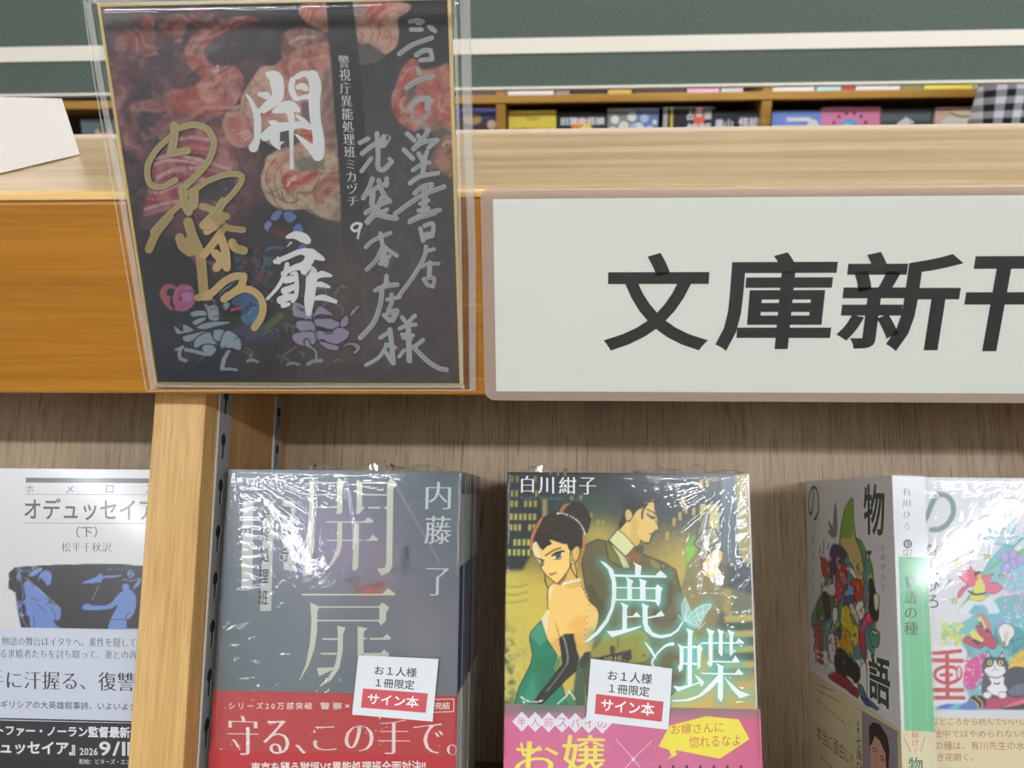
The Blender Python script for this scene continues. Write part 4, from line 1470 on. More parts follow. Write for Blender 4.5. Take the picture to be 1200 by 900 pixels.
# ---- clear sleeve around the board
M_sleeve = film('clear_sleeve', rough=.05, gain=.85, base=.0, milky=.004)
M_seam = film('sleeve_seam', rough=.2, gain=1.0, base=.03, milky=.32, milk=(226, 222, 216))
slv = empty('plastic_sleeve', (0, -.0001, 0))
tag(slv, 'clear plastic sleeve holding the signed art board, taped to the header board', 'plastic sleeve')
TLp, TRp, BRp, BLp = [hit(px, py, (0, -.0060, 0), (0, 1, 0)) for px, py in ((97, -7), (551, -9), (558, 457), (172, 459))]


def sleeve_pt(u, v, back=False):
    p = (TLp * (1 - u) + TRp * u) * v + (BLp * (1 - u) + BRp * u) * (1 - v)
    x, z = p[0], p[2]
    ex = min(x - (BLp * (1 - v) + TLp * v)[0], (BRp * (1 - v) + TRp * v)[0] - x)
    ez = min(z - BLp[2], TLp[2] - z)
    k = np.clip(ex / .0045, 0, 1)
    k = k * k * (3 - 2 * k)
    kz = np.clip(ez / .0024, 0, 1)
    kz = np.clip(kz, .0, 1) ** .6
    y = -.0006 - (.0042 + .00005 * math.sin(30 * u + 9 * v)) * k * kz
    # the film curls away a little near the top
    t = np.clip((z - .1285) / .0095, 0, 1)
    y -= .0011 * math.sin(math.pi * t) * k * (1 + .25 * math.sin(3 * u))
    if back:
        y = -.0005 if z < .074 else -.0006
    return (x, y + .0001, z)


def quadgrid(nu, nv, fn):
    v = [fn(i / nu, j / nv) for j in range(nv + 1) for i in range(nu + 1)]
    f = [(j * (nu + 1) + i, j * (nu + 1) + i + 1, (j + 1) * (nu + 1) + i + 1, (j + 1) * (nu + 1) + i) for j in range(nv) for i in range(nu)]
    return v, f


b = MB()
b.add(*quadgrid(80, 110, lambda u, v: sleeve_pt(u, v)))
b.build('front_film', M_sleeve, slv, smooth=True, fixn=False)
b = MB()
b.add(*quadgrid(2, 2, lambda u, v: sleeve_pt(u, v, True)))
b.build('back_film', M_sleeve, slv, fixn=False)


def seam(px, wd, name='seam'):
    """a welded line: narrow cloudy ribbon just in front of the film (points in frame pixels)"""
    pts = [hit(x, y, (0, -.0052, 0), (0, 1, 0)) for x, y in px]
    b = MB()
    r = np.array([(p[0], p[2]) for p in pts])
    d = np.gradient(r, axis=0)
    d /= np.hypot(d[:, 0], d[:, 1])[:, None]
    nrm = np.c_[-d[:, 1], d[:, 0]] * wd / 2
    L, R = r + nrm, r - nrm
    n = len(r)
    b.add([(p[0], -.0053, p[1]) for p in L] + [(p[0], -.0053, p[1]) for p in R], [(i, i + 1, n + i + 1, n + i) for i in range(n - 1)])
    return b.build(name, M_seam, slv, fixn=False)


for px, wd in [([(97, -7), (110, 90), (134, 230), (172, 459)], .0005), ([(100, 0), (114, 90), (140, 230), (178, 459)], .0006), ([(103, 2), (117, 90), (143, 230), (181, 456)], .0022), ([(540, -6), (544, 150), (550, 300), (551, 456)], .0006), ([(550, -8), (553, 150), (557, 300), (557, 457)], .0005), ([(546, -7), (549, 150), (553, 300), (554, 456)], .0026), ([(533, -4), (538, 200), (542, 456)], .0010),
               ([(173, 458), (300, 457), (430, 457), (557, 457)], .0006), ([(184, 452), (300, 453), (430, 453), (545, 453)], .0011), ([(104, 2), (200, 3), (400, 0), (545, -4)], .0012)]:
    seam(px, wd)

# ---- laminated sign
M_lam = film('laminate', rough=.12, gain=.75, base=.0)
M_lamedge = film('laminate_edge', rough=.18, gain=.9, base=.03, milky=.62, milk=(186, 164, 150))
sg = empty('laminated_sign', (.1305, -.0014, -.0078))
tag(sg, 'white laminated sign with large black characters fixed to the header board', 'sign')
LW, LH, LR = .345, .0822, .0042
PX, PZ, PW, PH = .0046, .0038, LW - .0092, .0740
M_signpaper = printed('sign_print', .5, .4)
s = Sheet(sg, (PX, 0, PZ), (1, 0, 0), (0, 0, 1), (0, -1, 0), PW, PH, gain=1.0)
s._tick()
s.put([(0, 0), (PW, 0), (PW, PH), (0, PH)], [(0, 1, 2, 3)], (224, 226, 216))
BLK = (42, 41, 41)
c1 = s.loc([(707, 411)])[0]
c2 = s.loc([(833, 296)])[0]
zb, zt, x0 = c1[1], c2[1], c1[0]
ew = (s.loc([(978, 350)])[0][0] - x0) / 2.0        # pitch between characters
for k, ch in enumerate('文庫新刊'):
    P, F = layout(ch, False, .021)
    sz = (zt - zb) * 1.02
    lo, hi = P.min(0), P.max(0)
    U = (P - lo) / (hi - lo)
    wd = {0: s.loc([(833, 350)])[0][0] - x0, 1: s.loc([(978, 350)])[0][0] - s.loc([(842, 350)])[0][0], 2: s.loc([(1124, 350)])[0][0] - s.loc([(985, 350)])[0][0], 3: (s.loc([(1124, 350)])[0][0] - s.loc([(985, 350)])[0][0]) * .93}[k]
    xs = {0: x0, 1: s.loc([(842, 350)])[0][0], 2: s.loc([(985, 350)])[0][0], 3: s.loc([(1131, 350)])[0][0]}[k]
    s._tick()
    s.put(np.c_[xs + U[:, 0] * wd, zb + U[:, 1] * (zt - zb)], F, BLK)
s.build('paper', M_signpaper, sg, (PX, PX + PW, .0001, .0005, PZ, PZ + PH), (224, 226, 216))


def rounded(x0, x1, z0, z1, r, k=7):
    pts = []
    for cx, cz, a0 in ((x1 - r, z0 + r, -90), (x1 - r, z1 - r, 0), (x0 + r, z1 - r, 90), (x0 + r, z0 + r, 180)):
        pts += [(cx + r * math.cos(math.radians(a0 + 90 * i / k)), cz + r * math.sin(math.radians(a0 + 90 * i / k))) for i in range(k + 1)]
    return pts


outer = rounded(0, LW, 0, LH, LR)
inner = rounded(PX, PX + PW, PZ, PZ + PH, .0004, 7)
b = MB()
b.add([(p[0], -.0002, p[1]) for p in inner], [tuple(range(len(inner)))], 0)
n = len(outer)
b.add([(p[0], -.0002, p[1]) for p in inner] + [(p[0], .0001, p[1]) for p in outer] + [(p[0], .0006, p[1]) for p in outer], [(i, (i + 1) % n, n + (i + 1) % n, n + i) for i in range(n)] + [(n + i, n + (i + 1) % n, 2 * n + (i + 1) % n, 2 * n + i) for i in range(n)], 1)
b.build('laminate_film', [M_lam, M_lamedge], sg, fixn=False)

# ---- plain white card standing on the top board
def on_top(px, py):
    z0, z1 = TOPF + .0008, .0993
    k = (z1 - z0) / (.200 - .0202)
    return hit(px, py, (0, .0202, z0), (0, -k, 1.0))


c_br, c_bl = on_top(93.5, 180.5), on_top(0, 203)
ed = (c_bl - c_br) / np.linalg.norm(c_bl - c_br)
v = ray(72.5, 115.5)
t = ((c_br - CAM_C) @ ed) / (v @ ed)
up = CAM_C + t * v - c_br
nrm = np.cross(ed, up)
nrm /= np.linalg.norm(nrm)
crd = empty('white_card', tuple(c_br))
tag(crd, 'plain white folded card standing on top of the bookcase at left', 'card')
M_card = mat('white_card', (240, 239, 237), .5)
b = MB()
th = nrm * .0004
q = hit(0, 113.5, c_br, nrm) - c_br - up          # the upper edge runs level in the frame
p = [np.zeros(3), ed * .075, up + q * (.075 / np.linalg.norm(c_bl - c_br)), up]
b.add([q for q in p] + [q + th for q in p], [(0, 1, 2, 3), (7, 6, 5, 4), (0, 4, 5, 1), (1, 5, 6, 2), (2, 6, 7, 3), (3, 7, 4, 0)])
b.build('front_leaf', M_card, crd)
b = MB()
bk = np.array([.0, .022, 0])
if (nrm @ (c_br - CAM_C)) < 0:
    nb = -nrm
else:
    nb = nrm
lean = nb * .03
kk = (.0985 - TOPF) / (.200 - .0202)


def ground(q):
    w = c_br + q
    return np.array([q[0], q[1], (TOPF + .0010 + (w[1] - .0202) * kk) - c_br[2]])


q0, q1 = ground(lean), ground(ed * .075 + lean)
b.add([q0, q1, p[2], p[3], q0 + th, q1 + th, p[2] + th, p[3] + th], [(0, 1, 2, 3), (7, 6, 5, 4), (0, 4, 5, 1), (1, 5, 6, 2), (2, 6, 7, 3), (3, 7, 4, 0)])
b.build('rear_leaf', M_card, crd)
# ------------------------------------------------------------------ paperbacks on the sloping display
M_cover = printed('glossy_cover_print', .22, .5)
M_satin = printed('satin_cover_print', .34, .5)
M_obi = printed('band_print', .34, .45)
M_sticker = printed('sticker_print', .5, .4)
M_pages = mat('book_pages', (226, 218, 198), .8)
M_wrap = film('shrink_wrap', rough=.06, gain=1.0, base=.008, bump=.05, bscale=170)
M_wrapedge = film('shrink_wrap_edge', rough=.12, gain=1.5, base=.05, milky=.10)
slope_rot = (-TILT, 0, 0)


def book_root(x, d, label, group=None, name='paperback', rot=None):
    r = empty(name, tuple(SP(x, d, SHELF_H)), rot or slope_rot)
    tag(r, label, 'book', group)
    return r


def pages(r, w, h, t, parent=None):
    b = MB()
    b.box(.0006, w - .0007, .0005, t - .0005, .0006, h - .0008)
    return b.build('page_block', M_pages, r)


def backcover(r, w, h, t, m):
    b = MB()
    b.box(0, w, t - .0004, t, 0, h)
    return b.build('back_cover', m, r)


def copy_tree(o, parent=None):
    c = o.copy()
    COL.objects.link(c)
    if parent is not None:
        c.parent = parent
    for ch in [k for k in bpy.data.objects if k.parent == o]:
        copy_tree(ch, c)
    return c


def wrap_mesh(r, sheet, w, h, ridges, seed, base=.0009, noise_amp=.00006, z_lo=0.0, step=.0008, tuck=None):
    """clear shrink film over the front: a fine grid raised along creases (ridges in frame pixels, width and height in mm)"""
    rg = np.random.RandomState(seed)
    nx, ny = int((w + .001) / step), int((h + .001 - z_lo) / step)
    A, B = np.meshgrid(np.linspace(-.0005, w + .0005, nx), np.linspace(z_lo, h + .0005, ny))
    H = noise_amp * (fbm(A / .006 + seed, B / .009, 3) - .5) * 2 + noise_amp * .7 * (fbm(A / .0022 + seed, B / .003, 2) - .5)
    for pts, wd, am in ridges:
        L = sheet.loc(pts)
        L = catmull(L, 5) if len(L) > 2 else L
        d2 = np.full(A.shape, 1e9)
        for i in range(len(L) - 1):
            ax, ay = L[i]
            dx, dy = L[i + 1] - L[i]
            t = np.clip(((A - ax) * dx + (B - ay) * dy) / (dx * dx + dy * dy + 1e-15), 0, 1)
            d2 = np.minimum(d2, (A - ax - t * dx) ** 2 + (B - ay - t * dy) ** 2)
        H = H + am * 1e-3 * np.exp(-d2 / (wd * 1e-3) ** 2)
    edge = np.minimum(np.minimum(A + .0005, w + .0005 - A), h + .0005 - B)
    Yv = -(base + np.maximum(H, -.0004)) * np.clip(edge / .0012, .25, 1)
    v = np.c_[A.ravel(), Yv.ravel(), B.ravel()]
    i = np.arange(nx * ny).reshape(ny, nx)
    q = np.stack([i[:-1, :-1], i[:-1, 1:], i[1:, 1:], i[1:, :-1]], -1).reshape(-1, 4)
    me = bpy.data.meshes.new('shrink_wrap')
    me.from_pydata(v.tolist(), [], list(map(tuple, q.tolist())))
    me.materials.append(M_wrap)
    me.polygons.foreach_set('use_smooth', [True] * len(me.polygons))
    o = bpy.data.objects.new('shrink_wrap', me)
    COL.objects.link(o)
    o.parent = r
    return o


def crimp(o_wrap, xs, h, seed, t):
    """puckered film ends that stick up above the book"""
    rg = np.random.RandomState(seed)
    b = MB()
    for x0, x1, hh in xs:
        n = max(6, int((x1 - x0) / .0012))
        x = np.linspace(x0, x1, n)
        up = hh * np.sin(np.linspace(.15, math.pi - .15, n)) * (.5 + rg.rand(n))
        y = .003 + .0015 * rg.randn(n)
        lo = [(x[i], y[i] + .001, h + .0002) for i in range(n)]
        hi = [(x[i] + .0008 * rg.randn(), y[i] + .0018 * rg.randn(), h + .0005 + up[i]) for i in range(n)]
        b.add(lo + hi, [(i, i + 1, n + i + 1, n + i) for i in range(n - 1)])
        b.tube([(p[0], p[1], p[2]) for p in hi], .00012, 5)
    o = b.build('film_tuft', M_wrapedge, o_wrap, smooth=True, fixn=False)
    return o


def sticker(r, sheet_y, corners, lines, bandq, label):
    """small white sticker; corners in frame pixels: top left, top right, bottom right, bottom left"""
    s = Sheet(r, (0, sheet_y, 0), (1, 0, 0), (0, 0, 1), (0, -1, 0), .2, .2, gain=.92)
    ab = s.loc(corners)
    s._tick()
    s.put(ab, [(0, 3, 2, 1)], (226, 230, 232))
    n = 4
    s.z -= 2e-5
    s.put(np.array(ab), [(0, 1, 2, 3)], (226, 230, 232))
    s.z += 2e-5
    s.shape(bandq, (206, 84, 92))
    for txt, quad, col, wt in lines:
        s.text(txt, None, col, w=wt, quad=quad)
    # paper thickness
    k = [tuple(range(4))]
    o = s.build('sticker', M_sticker, r)
    o['label'] = label
    return o


# ---------------- book with misty grey cover
BH1 = .148
W1, T1 = .105, .0138
D1 = .0335
X1 = .0128
b1 = book_root(X1, D1, 'shrink-wrapped paperback with misty grey-violet cover and red band, front of its stack', None, rot=(Matrix.Rotation(-TILT, 3, 'X')).to_euler())
s = Sheet(b1, (0, 0, 0), (1, 0, 0), (0, 0, 1), (0, -1, 0), W1, BH1, gain=.79)
s.grid(.0006, (112, 124, 130), b0=.03)
X, Y = s.X, s.Y
n1, n2 = fbm(X / 60, Y / 60, 4), fbm(X / 18 + 9, Y / 22, 3)
s.mixc(np.clip((600 - Y) / 55, 0, 1) * .8, (88, 106, 112))
s.mixc(np.exp(-(((X - 395) / 62) ** 2 + ((Y - 632) / 52) ** 2)) * .95, (158, 140, 172))
s.mixc(np.exp(-(((X - 345) / 40) ** 2 + ((Y - 640) / 50) ** 2)) * .5, (150, 136, 168))
s.mixc(np.exp(-(((X - 500) / 52) ** 2 + ((Y - 735) / 50) ** 2)) * .75, (150, 140, 144))
s.mixc(np.exp(-(((X - 450) / 46) ** 2 + ((Y - 668) / 34) ** 2)) * .7, (164, 146, 158))
s.mixc(np.clip((Y - 700) / 60, 0, 1) * np.clip((440 - X) / 80, 0, 1) * .7, (118, 130, 134))
s.mixc((n1 - .45) * .6 * (n1 > .45), (142, 146, 152))
s.mixc(np.clip((n2 - .52) * 3, 0, 1) * .25, (128, 128, 136))
s.mixc(np.clip((300 - X) / 40, 0, 1) * .45, (92, 104, 108))
V11, V12 = view(340, 545, 6.207), view(340, 670, 6.0)
s.blob(432, 692, 16, 7, (206, 110, 92), .8)
s.blob(444, 686, 10, 4, (186, 96, 86), .7, rot=-.5)
for a in [(470, 150, 520, 110, 580, 100, 640, 90), (420, 60, 460, 40, 480, 60), (470, 120, 440, 80, 400, 60)]:
    s.line(V12(*a), 3.0, (112, 92, 100), .5, 5)
s.line(V12(370, 175, 420, 185, 470, 160), 4, (110, 112, 120), .4, 6)
s.poly(view(400, 530, 4.735)(345, 525, 372, 525, 380, 600, 370, 640, 350, 680, 330, 600), (86, 106, 118), 6, .7)
s.line(view(400, 530, 4.735)(362, 528, 370, 580), 2.5, (74, 74, 82), .8, 2)
s.blob(475, 668, 28, 5, (104, 124, 128), .45)
s.line(view(400, 530, 4.735)(248, 95, 345, 260, 545, 610), 2.2, (178, 150, 172), .75, 1.6, sm=False)
s.line(view(400, 530, 4.735)(370, 290, 470, 262), 1.6, (150, 140, 158), .5, 1.6, sm=False)
s.poly(view(400, 530, 4.735)(610, 1280, 560, 1180, 520, 1110, 500, 1060, 560, 1120, 640, 1250, 660, 1330), (126, 140, 142), 4, .4)
T = (216, 218, 196)
# big characters, traced stroke by stroke
for pts in [(140, 105, 150, 112, 172, 122, 172, 400, 165, 600, 158, 775, 140, 795, 128, 805, 112, 790, 118, 600, 132, 420, 140, 300), (340, 130, 352, 92, 392, 120, 392, 150, 380, 165, 380, 340, 360, 358, 335, 352, 342, 330, 342, 165), (172, 124, 342, 126, 342, 134, 172, 132), (172, 212, 342, 212, 342, 219, 172, 219), (172, 302, 300, 302, 342, 296, 342, 312, 172, 310),
            (484, 105, 524, 128, 524, 330, 500, 358, 480, 352, 484, 300), (524, 124, 705, 124, 705, 135, 524, 135), (524, 210, 705, 212, 705, 222, 524, 220), (568, 304, 656, 304, 656, 316, 568, 316), (524, 305, 545, 305, 524, 330), (680, 303, 705, 303, 705, 330), (705, 135, 732, 94, 774, 130, 774, 142, 750, 175, 748, 400, 742, 740, 720, 780, 665, 804, 632, 755, 690, 745, 700, 700, 702, 400, 705, 200),
            (264, 409, 540, 409, 565, 380, 600, 398, 606, 412, 590, 420, 264, 418), (270, 543, 524, 543, 524, 552, 270, 552), (544, 545, 575, 540, 600, 504, 638, 538, 638, 550, 544, 552), (345, 420, 378, 420, 378, 580, 362, 640, 325, 700, 280, 752, 276, 742, 310, 680, 340, 610), (468, 415, 502, 430, 500, 600, 494, 745, 474, 768, 452, 762, 460, 600)]:
    s.shape(V11(*pts), T)
for pts in [(80, 155, 650, 155, 686, 115, 736, 150, 736, 166, 85, 167), (142, 215, 205, 245, 192, 280, 190, 420, 172, 540, 130, 660, 65, 770, 66, 760, 112, 650, 140, 500, 150, 350), (205, 243, 625, 243, 625, 253, 200, 253), (190, 338, 620, 338, 620, 349, 190, 349), (620, 245, 648, 215, 696, 248, 694, 262, 676, 285, 674, 345, 640, 378, 615, 345, 628, 330, 628, 265),
            (330, 378, 390, 392, 372, 440, 370, 560, 345, 680, 290, 760, 210, 810, 208, 802, 270, 740, 300, 690, 320, 640, 335, 560, 335, 420), (222, 468, 332, 466, 332, 480, 228, 478), (214, 570, 332, 569, 326, 583, 218, 582), (188, 676, 300, 672, 310, 684, 204, 734), (475, 382, 545, 398, 520, 420, 517, 460, 545, 470, 517, 476, 517, 580, 475, 590), (558, 466, 650, 464, 682, 436, 712, 466, 700, 478, 560, 478), (517, 570, 640, 570, 660, 545, 698, 576, 690, 600, 517, 600)]:
    s.shape(V12(*pts), T)
# pale strips with the series name
for q, txt, tq in [([(331.5, 587), (345.5, 587), (345, 668), (332.5, 668)], '警視庁', [(330, 593), (342, 593), (341, 658), (328, 658)]),
                   ([(309.5, 587), (321.5, 587), (318, 716), (305, 716)], '異能処理班', [(307, 594), (318, 593), (314, 709), (302, 709)]),
                   ([(285, 587), (297, 587), (296, 690), (283, 690)], None, None)]:
    s.shape(q, (196, 202, 192))
    if txt:
        s.text(txt, None, (62, 66, 68), vert=True, w=.012, quad=tq, track=.35)
s.text('力', (283, 616, 294, 630), (70, 74, 76), w=.01)
VA = view(400, 530, 4.735)
for ch, (x0, y0, x1, y1) in (('内', (468, 165, 608, 316)), ('藤', (462, 354, 612, 508)), ('了', (468, 643, 598, 795))):
    (a0, c0), (a1, c1_) = VA(x0, y0)[0], VA(x1, y1)[0]
    s.text(ch, (a0, c0, a1, c1_), (222, 226, 224), mincho=1)
fc1 = s.build('front_cover', M_cover, b1, (0, W1, 0, .0004, 0, BH1), (120, 130, 134))
pages(b1, W1, BH1, T1)
backcover(b1, W1, BH1, T1, mat('back_cover_grey', (150, 156, 158), .3))
# spine (faces right)
HB1 = .0538
sp = Sheet(b1, (W1, 0, 0), (0, 1, 0), (0, 0, 1), (1, 0, 0), T1, BH1)


def srect(s_, a0, b0, a1, b1_, c):
    s_._tick()
    s_.put([(a0, b0), (a1, b0), (a1, b1_), (a0, b1_)], [(0, 1, 2, 3)], c)


srect(sp, 0, BH1 - .0098, T1, BH1, (70, 72, 80))
srect(sp, 0, BH1 - .041, T1, BH1 - .0098, (190, 188, 184))
srect(sp, 0, 0, T1, BH1 - .041, (44, 44, 96))
sp.build('spine', M_cover, b1, (W1 - .0004, W1 - .00002, 0, T1, 0, BH1), (60, 64, 90))
# red band
s = Sheet(b1, (0, -.00022, 0), (1, 0, 0), (0, 0, 1), (0, -1, 0), W1 + .0002, HB1, gain=.92)
s.grid(.0012, (186, 52, 56))
s.mixc(.16 * (fbm(s.X / 30, s.Y / 16, 3) > .55), (176, 50, 56))
VB = view(245, 800, 7.742)
VC = view(390, 760, 6.43)
OW = (226, 222, 214)
s.text('シリーズ20万部突破', None, OW, w=.012, quad=[*VB(178, 178), *VB(938, 178), *VB(938, 243), *VB(178, 243)], track=.22)
s.text('警察×怪異', None, OW, w=.012, quad=[*VB(1008, 178), *VB(1500, 178), *VB(1500, 243), *VB(1008, 243)], track=.22)
s.text('守る、', None, OW, mincho=1.2, quad=[*VB(168, 295), *VB(880, 320), *VB(880, 655), *VB(168, 655)])
s.text('この手で。', None, OW, mincho=1.2, quad=[(367, 846), (537, 842), (537, 886), (367, 881)])
s.text('東京を襲う獄垣VS異能処理班全面対決!!', None, OW, w=.018, quad=[(294, 893), (499, 891), (499, 905), (294, 907)])
s.text('完結', None, OW, w=.016, quad=[*VC(768, 405), *VC(882, 403), *VC(882, 457), *VC(768, 459)])
bx = VC(700, 385, 912, 380, 912, 474, 700, 482)
for i in range(4):
    s.brush([bx[i], bx[(i + 1) % 4]], .9, OW, sm=False, cap=False)
band = s.build('paper_band', M_obi, b1, [(0, W1 + .0002, .00003, .00017, 0, HB1), (W1 + .00004, W1 + .0002, 0, T1, 0, HB1)], (214, 212, 208))
band['label'] = 'red paper band with white lettering'
SW1 = Sheet(b1, (0, -.001, 0), (1, 0, 0), (0, 0, 1), (0, -1, 0), W1, BH1)
rid = [([(371, 545), (373, 580), (370, 610), (368, 650)], .55, .28), ([(406, 545), (411, 580), (417, 615), (418, 640)], .5, .26)]
for k in range(9):
    rid.append(([(284, 551), (300 + 14 * k, 556 + 2.2 * (9 - k) ** 1.15), (318 + 22 * k, 560 + 5.5 * (9 - k))], .35, .16))
rg = np.random.RandomState(5)
for k in range(34):
    x, y = rg.uniform(252, 330), rg.uniform(690, 900)
    a = -.55 + .5 * rg.randn()
    l = rg.uniform(4, 16)
    rid.append(([(x, y), (x + l * math.cos(a), y + l * math.sin(a))], .42, .36))
for k in range(26):
    x, y = rg.uniform(330, 520), rg.uniform(800, 900)
    l = rg.uniform(4, 14)
    rid.append(([(x, y), (x + l * .8, y - l * .6)], .40, .36))
for k in range(16):
    y = 556 + 9 * k
    rid.append(([(282 + rg.uniform(-3, 3), y), (300 + rg.uniform(-6, 8), y + rg.uniform(-5, 9))], .4, .2))
wr1 = wrap_mesh(b1, SW1, W1, BH1, rid, 3, noise_amp=.000018, z_lo=.03)
crimp(wr1, [(.030, .050, .0022), (.058, .078, .0036), (.078, .096, .0022)], BH1, 4, T1)
VS = view(390, 760, 6.43)
sticker(b1, -.0015, VS(193, 50, 797, 78, 752, 550, 145, 497),
        [('お１人様', [*VS(317, 128), *VS(636, 146), *VS(632, 220), *VS(314, 196)], (64, 64, 68), .014), ('１冊限定', [*VS(325, 222), *VS(618, 238), *VS(612, 312), *VS(320, 290)], (64, 64, 68), .014),
         ('サイン本', [*VS(265, 335), *VS(652, 362), *VS(645, 448), *VS(262, 420)], (240, 240, 240), .02)], VS(228, 300, 717, 338, 700, 484, 212, 445), 'white sticker with red block')
# the copies stacked behind it
plain = MB()
plain.box(0, W1, 0, .0004, 0, BH1)
pm = plain.build('front_cover', mat('plain_misty_cover', (120, 130, 136), .3), None)
plw = MB()
plw.box(0, W1 + .0002, -.00020, -.00003, 0, HB1)
plw.box(W1 + .00004, W1 + .0002, 0, T1, 0, HB1)
pb = plw.build('paper_band', mat('band_grey_white', (178, 174, 170), .5), None)
kids = [k for k in bpy.data.objects if k.parent == b1 and k.name.split('.')[0] in ('page_block', 'back_cover', 'spine')]
for i in range(5):
    r = book_root(X1 + (.0004, .0002, .0007, .0003, .0005)[i], D1 + .0004 + (T1 + .0004) * (i + 1) + .0012, ('second', 'third', 'fourth', 'fifth', 'sixth')[i] + ' book from the front in the misty grey stack, spine edge showing', 'copies stacked behind the misty grey paperback')
    for k in kids + [pm, pb]:
        if i == 0 and k in (pm, pb):
            k.parent = r
            continue
        c = k.copy()
        COL.objects.link(c)
        c.parent = r
    w_ = MB()
    w_.box(W1 + .0006, W1 + .0008, 0, .0012, 0, BH1)
    w_.build('shrink_wrap', M_wrapedge, r)

# ---------------- book with the illustrated couple
W2, T2, D2, X2 = .105, .0138, .0335, .1378
b2 = book_root(X2, D2, 'shrink-wrapped paperback with illustration of a woman in green dress and a man in suit')
s = Sheet(b2, (0, 0, 0), (1, 0, 0), (0, 0, 1), (0, -1, 0), W2, BH1, gain=1.16)
s.grid(.00040, (44, 52, 56), b0=.035)
X, Y = s.X, s.Y
n1, n2, n3 = fbm(X / 30, Y / 30, 4), fbm(X / 8 + 3, Y / 8 + 7, 3), fbm(X / 3 + 13, Y / 3 + 5, 2)
OCH, OLV = (196, 176, 84), (112, 116, 66)
s.mixc(np.clip((Y - 600) / 90, 0, 1) * np.clip((860 - X) / 60, 0, 1), OCH)
s.mixc(np.exp(-(((X - 700) / 34) ** 2 + ((Y - 628) / 26) ** 2)) * .9, (186, 168, 84))
s.mixc(np.exp(-(((X - 800) / 40) ** 2 + ((Y - 665) / 40) ** 2)) * .8, (190, 166, 72))
s.mixc(np.clip((595 - Y) / 30, 0, 1) * .5, (40, 46, 54))
s.mixc(np.exp(-(((X - 690) / 60) ** 2 + ((Y - 590) / 22) ** 2)) * .6, (70, 92, 74))
# lit building at the left
s.poly([(592, 545), (634, 545), (636, 600), (628, 640), (612, 668), (590, 670)], (48, 52, 58), 5, .95, sm=False)
W1v = view(590, 545, 7.5)
for yy, xs in ((35, (85, 125, 165, 205, 290)), (125, (75, 120, 280)), (250, (75, 115, 290)), (340, (72, 112, 195, 237, 280)), (455, (68, 108, 150, 190, 233, 273)), (548, (65, 104, 142, 230, 268)), (680, (100, 138, 180, 220)), (768, (52, 96, 135, 178, 222))):
    for xx in xs:
        f = .55 + .45 * min(1, yy / 400)
        s.poly(W1v(xx - 13, yy - 28, xx + 13, yy - 28, xx + 13, yy + 28, xx - 13, yy + 28), (np.array((178, 172, 84)) * f).tolist() if yy < 600 else (184, 186, 92), 1.4, .95, sm=False)
s.poly(W1v(340, 300, 385, 300, 385, 480, 340, 480), (170, 160, 84), 3, .8, sm=False)
for x, y in ((415, 60), (480, 70), (540, 75), (770, 440), (830, 500), (875, 500), (600, 290), (680, 285)):
    s.blob(*W1v(x, y)[0], 2, 3.2, (168, 160, 90), .7, p=4)
# grass and water at lower left
s.mixc(np.clip((640 - X) / 40, 0, 1) * np.clip((Y - 665) / 10, 0, 1) * .9, (196, 184, 90))
s.mixc(np.clip((622 - X) / 30, 0, 1) * np.clip((Y - 720) / 50, 0, 1) * np.clip((n2 - .38) * 4, 0, 1) * .9, (78, 88, 56))
s.mixc(np.clip((618 - X) / 24, 0, 1) * np.clip((Y - 720) / 60, 0, 1) * np.clip((n3 - .62) * 6, 0, 1) * .8, (202, 200, 150))
for k in range(3):
    s.line([(592, 686 + 10 * k), (604, 688 + 9 * k), (618, 685 + 9 * k)], 2.4, (142, 138, 72), .6, 2)
# right-hand night scene
s.mixc(np.exp(-(((X - 800) / 46) ** 2 + ((Y - 575) / 34) ** 2)) * .85, (52, 60, 60))
s.mixc(np.exp(-(((X - 795) / 26) ** 2 + ((Y - 640) / 26) ** 2)) * .5 * np.clip((n3 - .3) * 2, 0, 1), (176, 160, 84))
s.poly([(860, 548), (880, 548), (882, 660), (872, 660), (864, 640)], (160, 148, 84), 2, .9, sm=False)
s.poly([(834, 592), (842, 588), (846, 640), (834, 640)], (118, 134, 128), 3, .8, sm=False)
s.poly([(846, 560), (862, 556), (866, 660), (846, 660)], (92, 104, 112), 4, .8, sm=False)
for x, y in ((797, 605), (813, 600), (804, 597), (782, 628), (790, 612), (829, 566), (822, 567), (801, 589)):
    s.poly([(x - 2, y - 5), (x + 2, y - 5), (x + 1.6, y + 5), (x - 2, y + 4)], (190, 158, 90), 1.4, .9, sm=False)
s.poly([(805, 630), (815, 628), (814, 690), (802, 690)], (110, 172, 60), 3, .8, sm=False)
s.poly([(806, 640), (814, 640), (813, 665), (804, 668)], (126, 196, 72), 4, .8, sm=False)
s.poly(view(780, 545, 7.5)(300, 350, 460, 350, 470, 560, 420, 620, 300, 560), (186, 176, 104), 2, .9, sm=False)
s.poly([(862, 660), (884, 660), (886, 700), (868, 690)], (56, 66, 72), 3, .9, sm=False)
s.poly([(846, 690), (884, 700), (885, 725), (850, 720)], (176, 156, 72), 4, .8)
s.poly([(858, 690), (880, 700), (884, 790), (862, 760)], (78, 92, 80), 5, .7)
for k in range(4):
    s.poly([(848, 722 + 18 * k), (884, 720 + 18 * k), (885, 728 + 18 * k), (850, 730 + 18 * k)], (196, 176, 90), 3, .8, sm=False)
s.mixc(np.clip((Y - 770) / 30, 0, 1) * np.clip((X - 770) / 30, 0, 1) * .85, (206, 176, 96))
s.mixc(np.clip((Y - 800) / 20, 0, 1) * np.clip((X - 790) / 20, 0, 1) * (n1 - .2), (200, 160, 90))
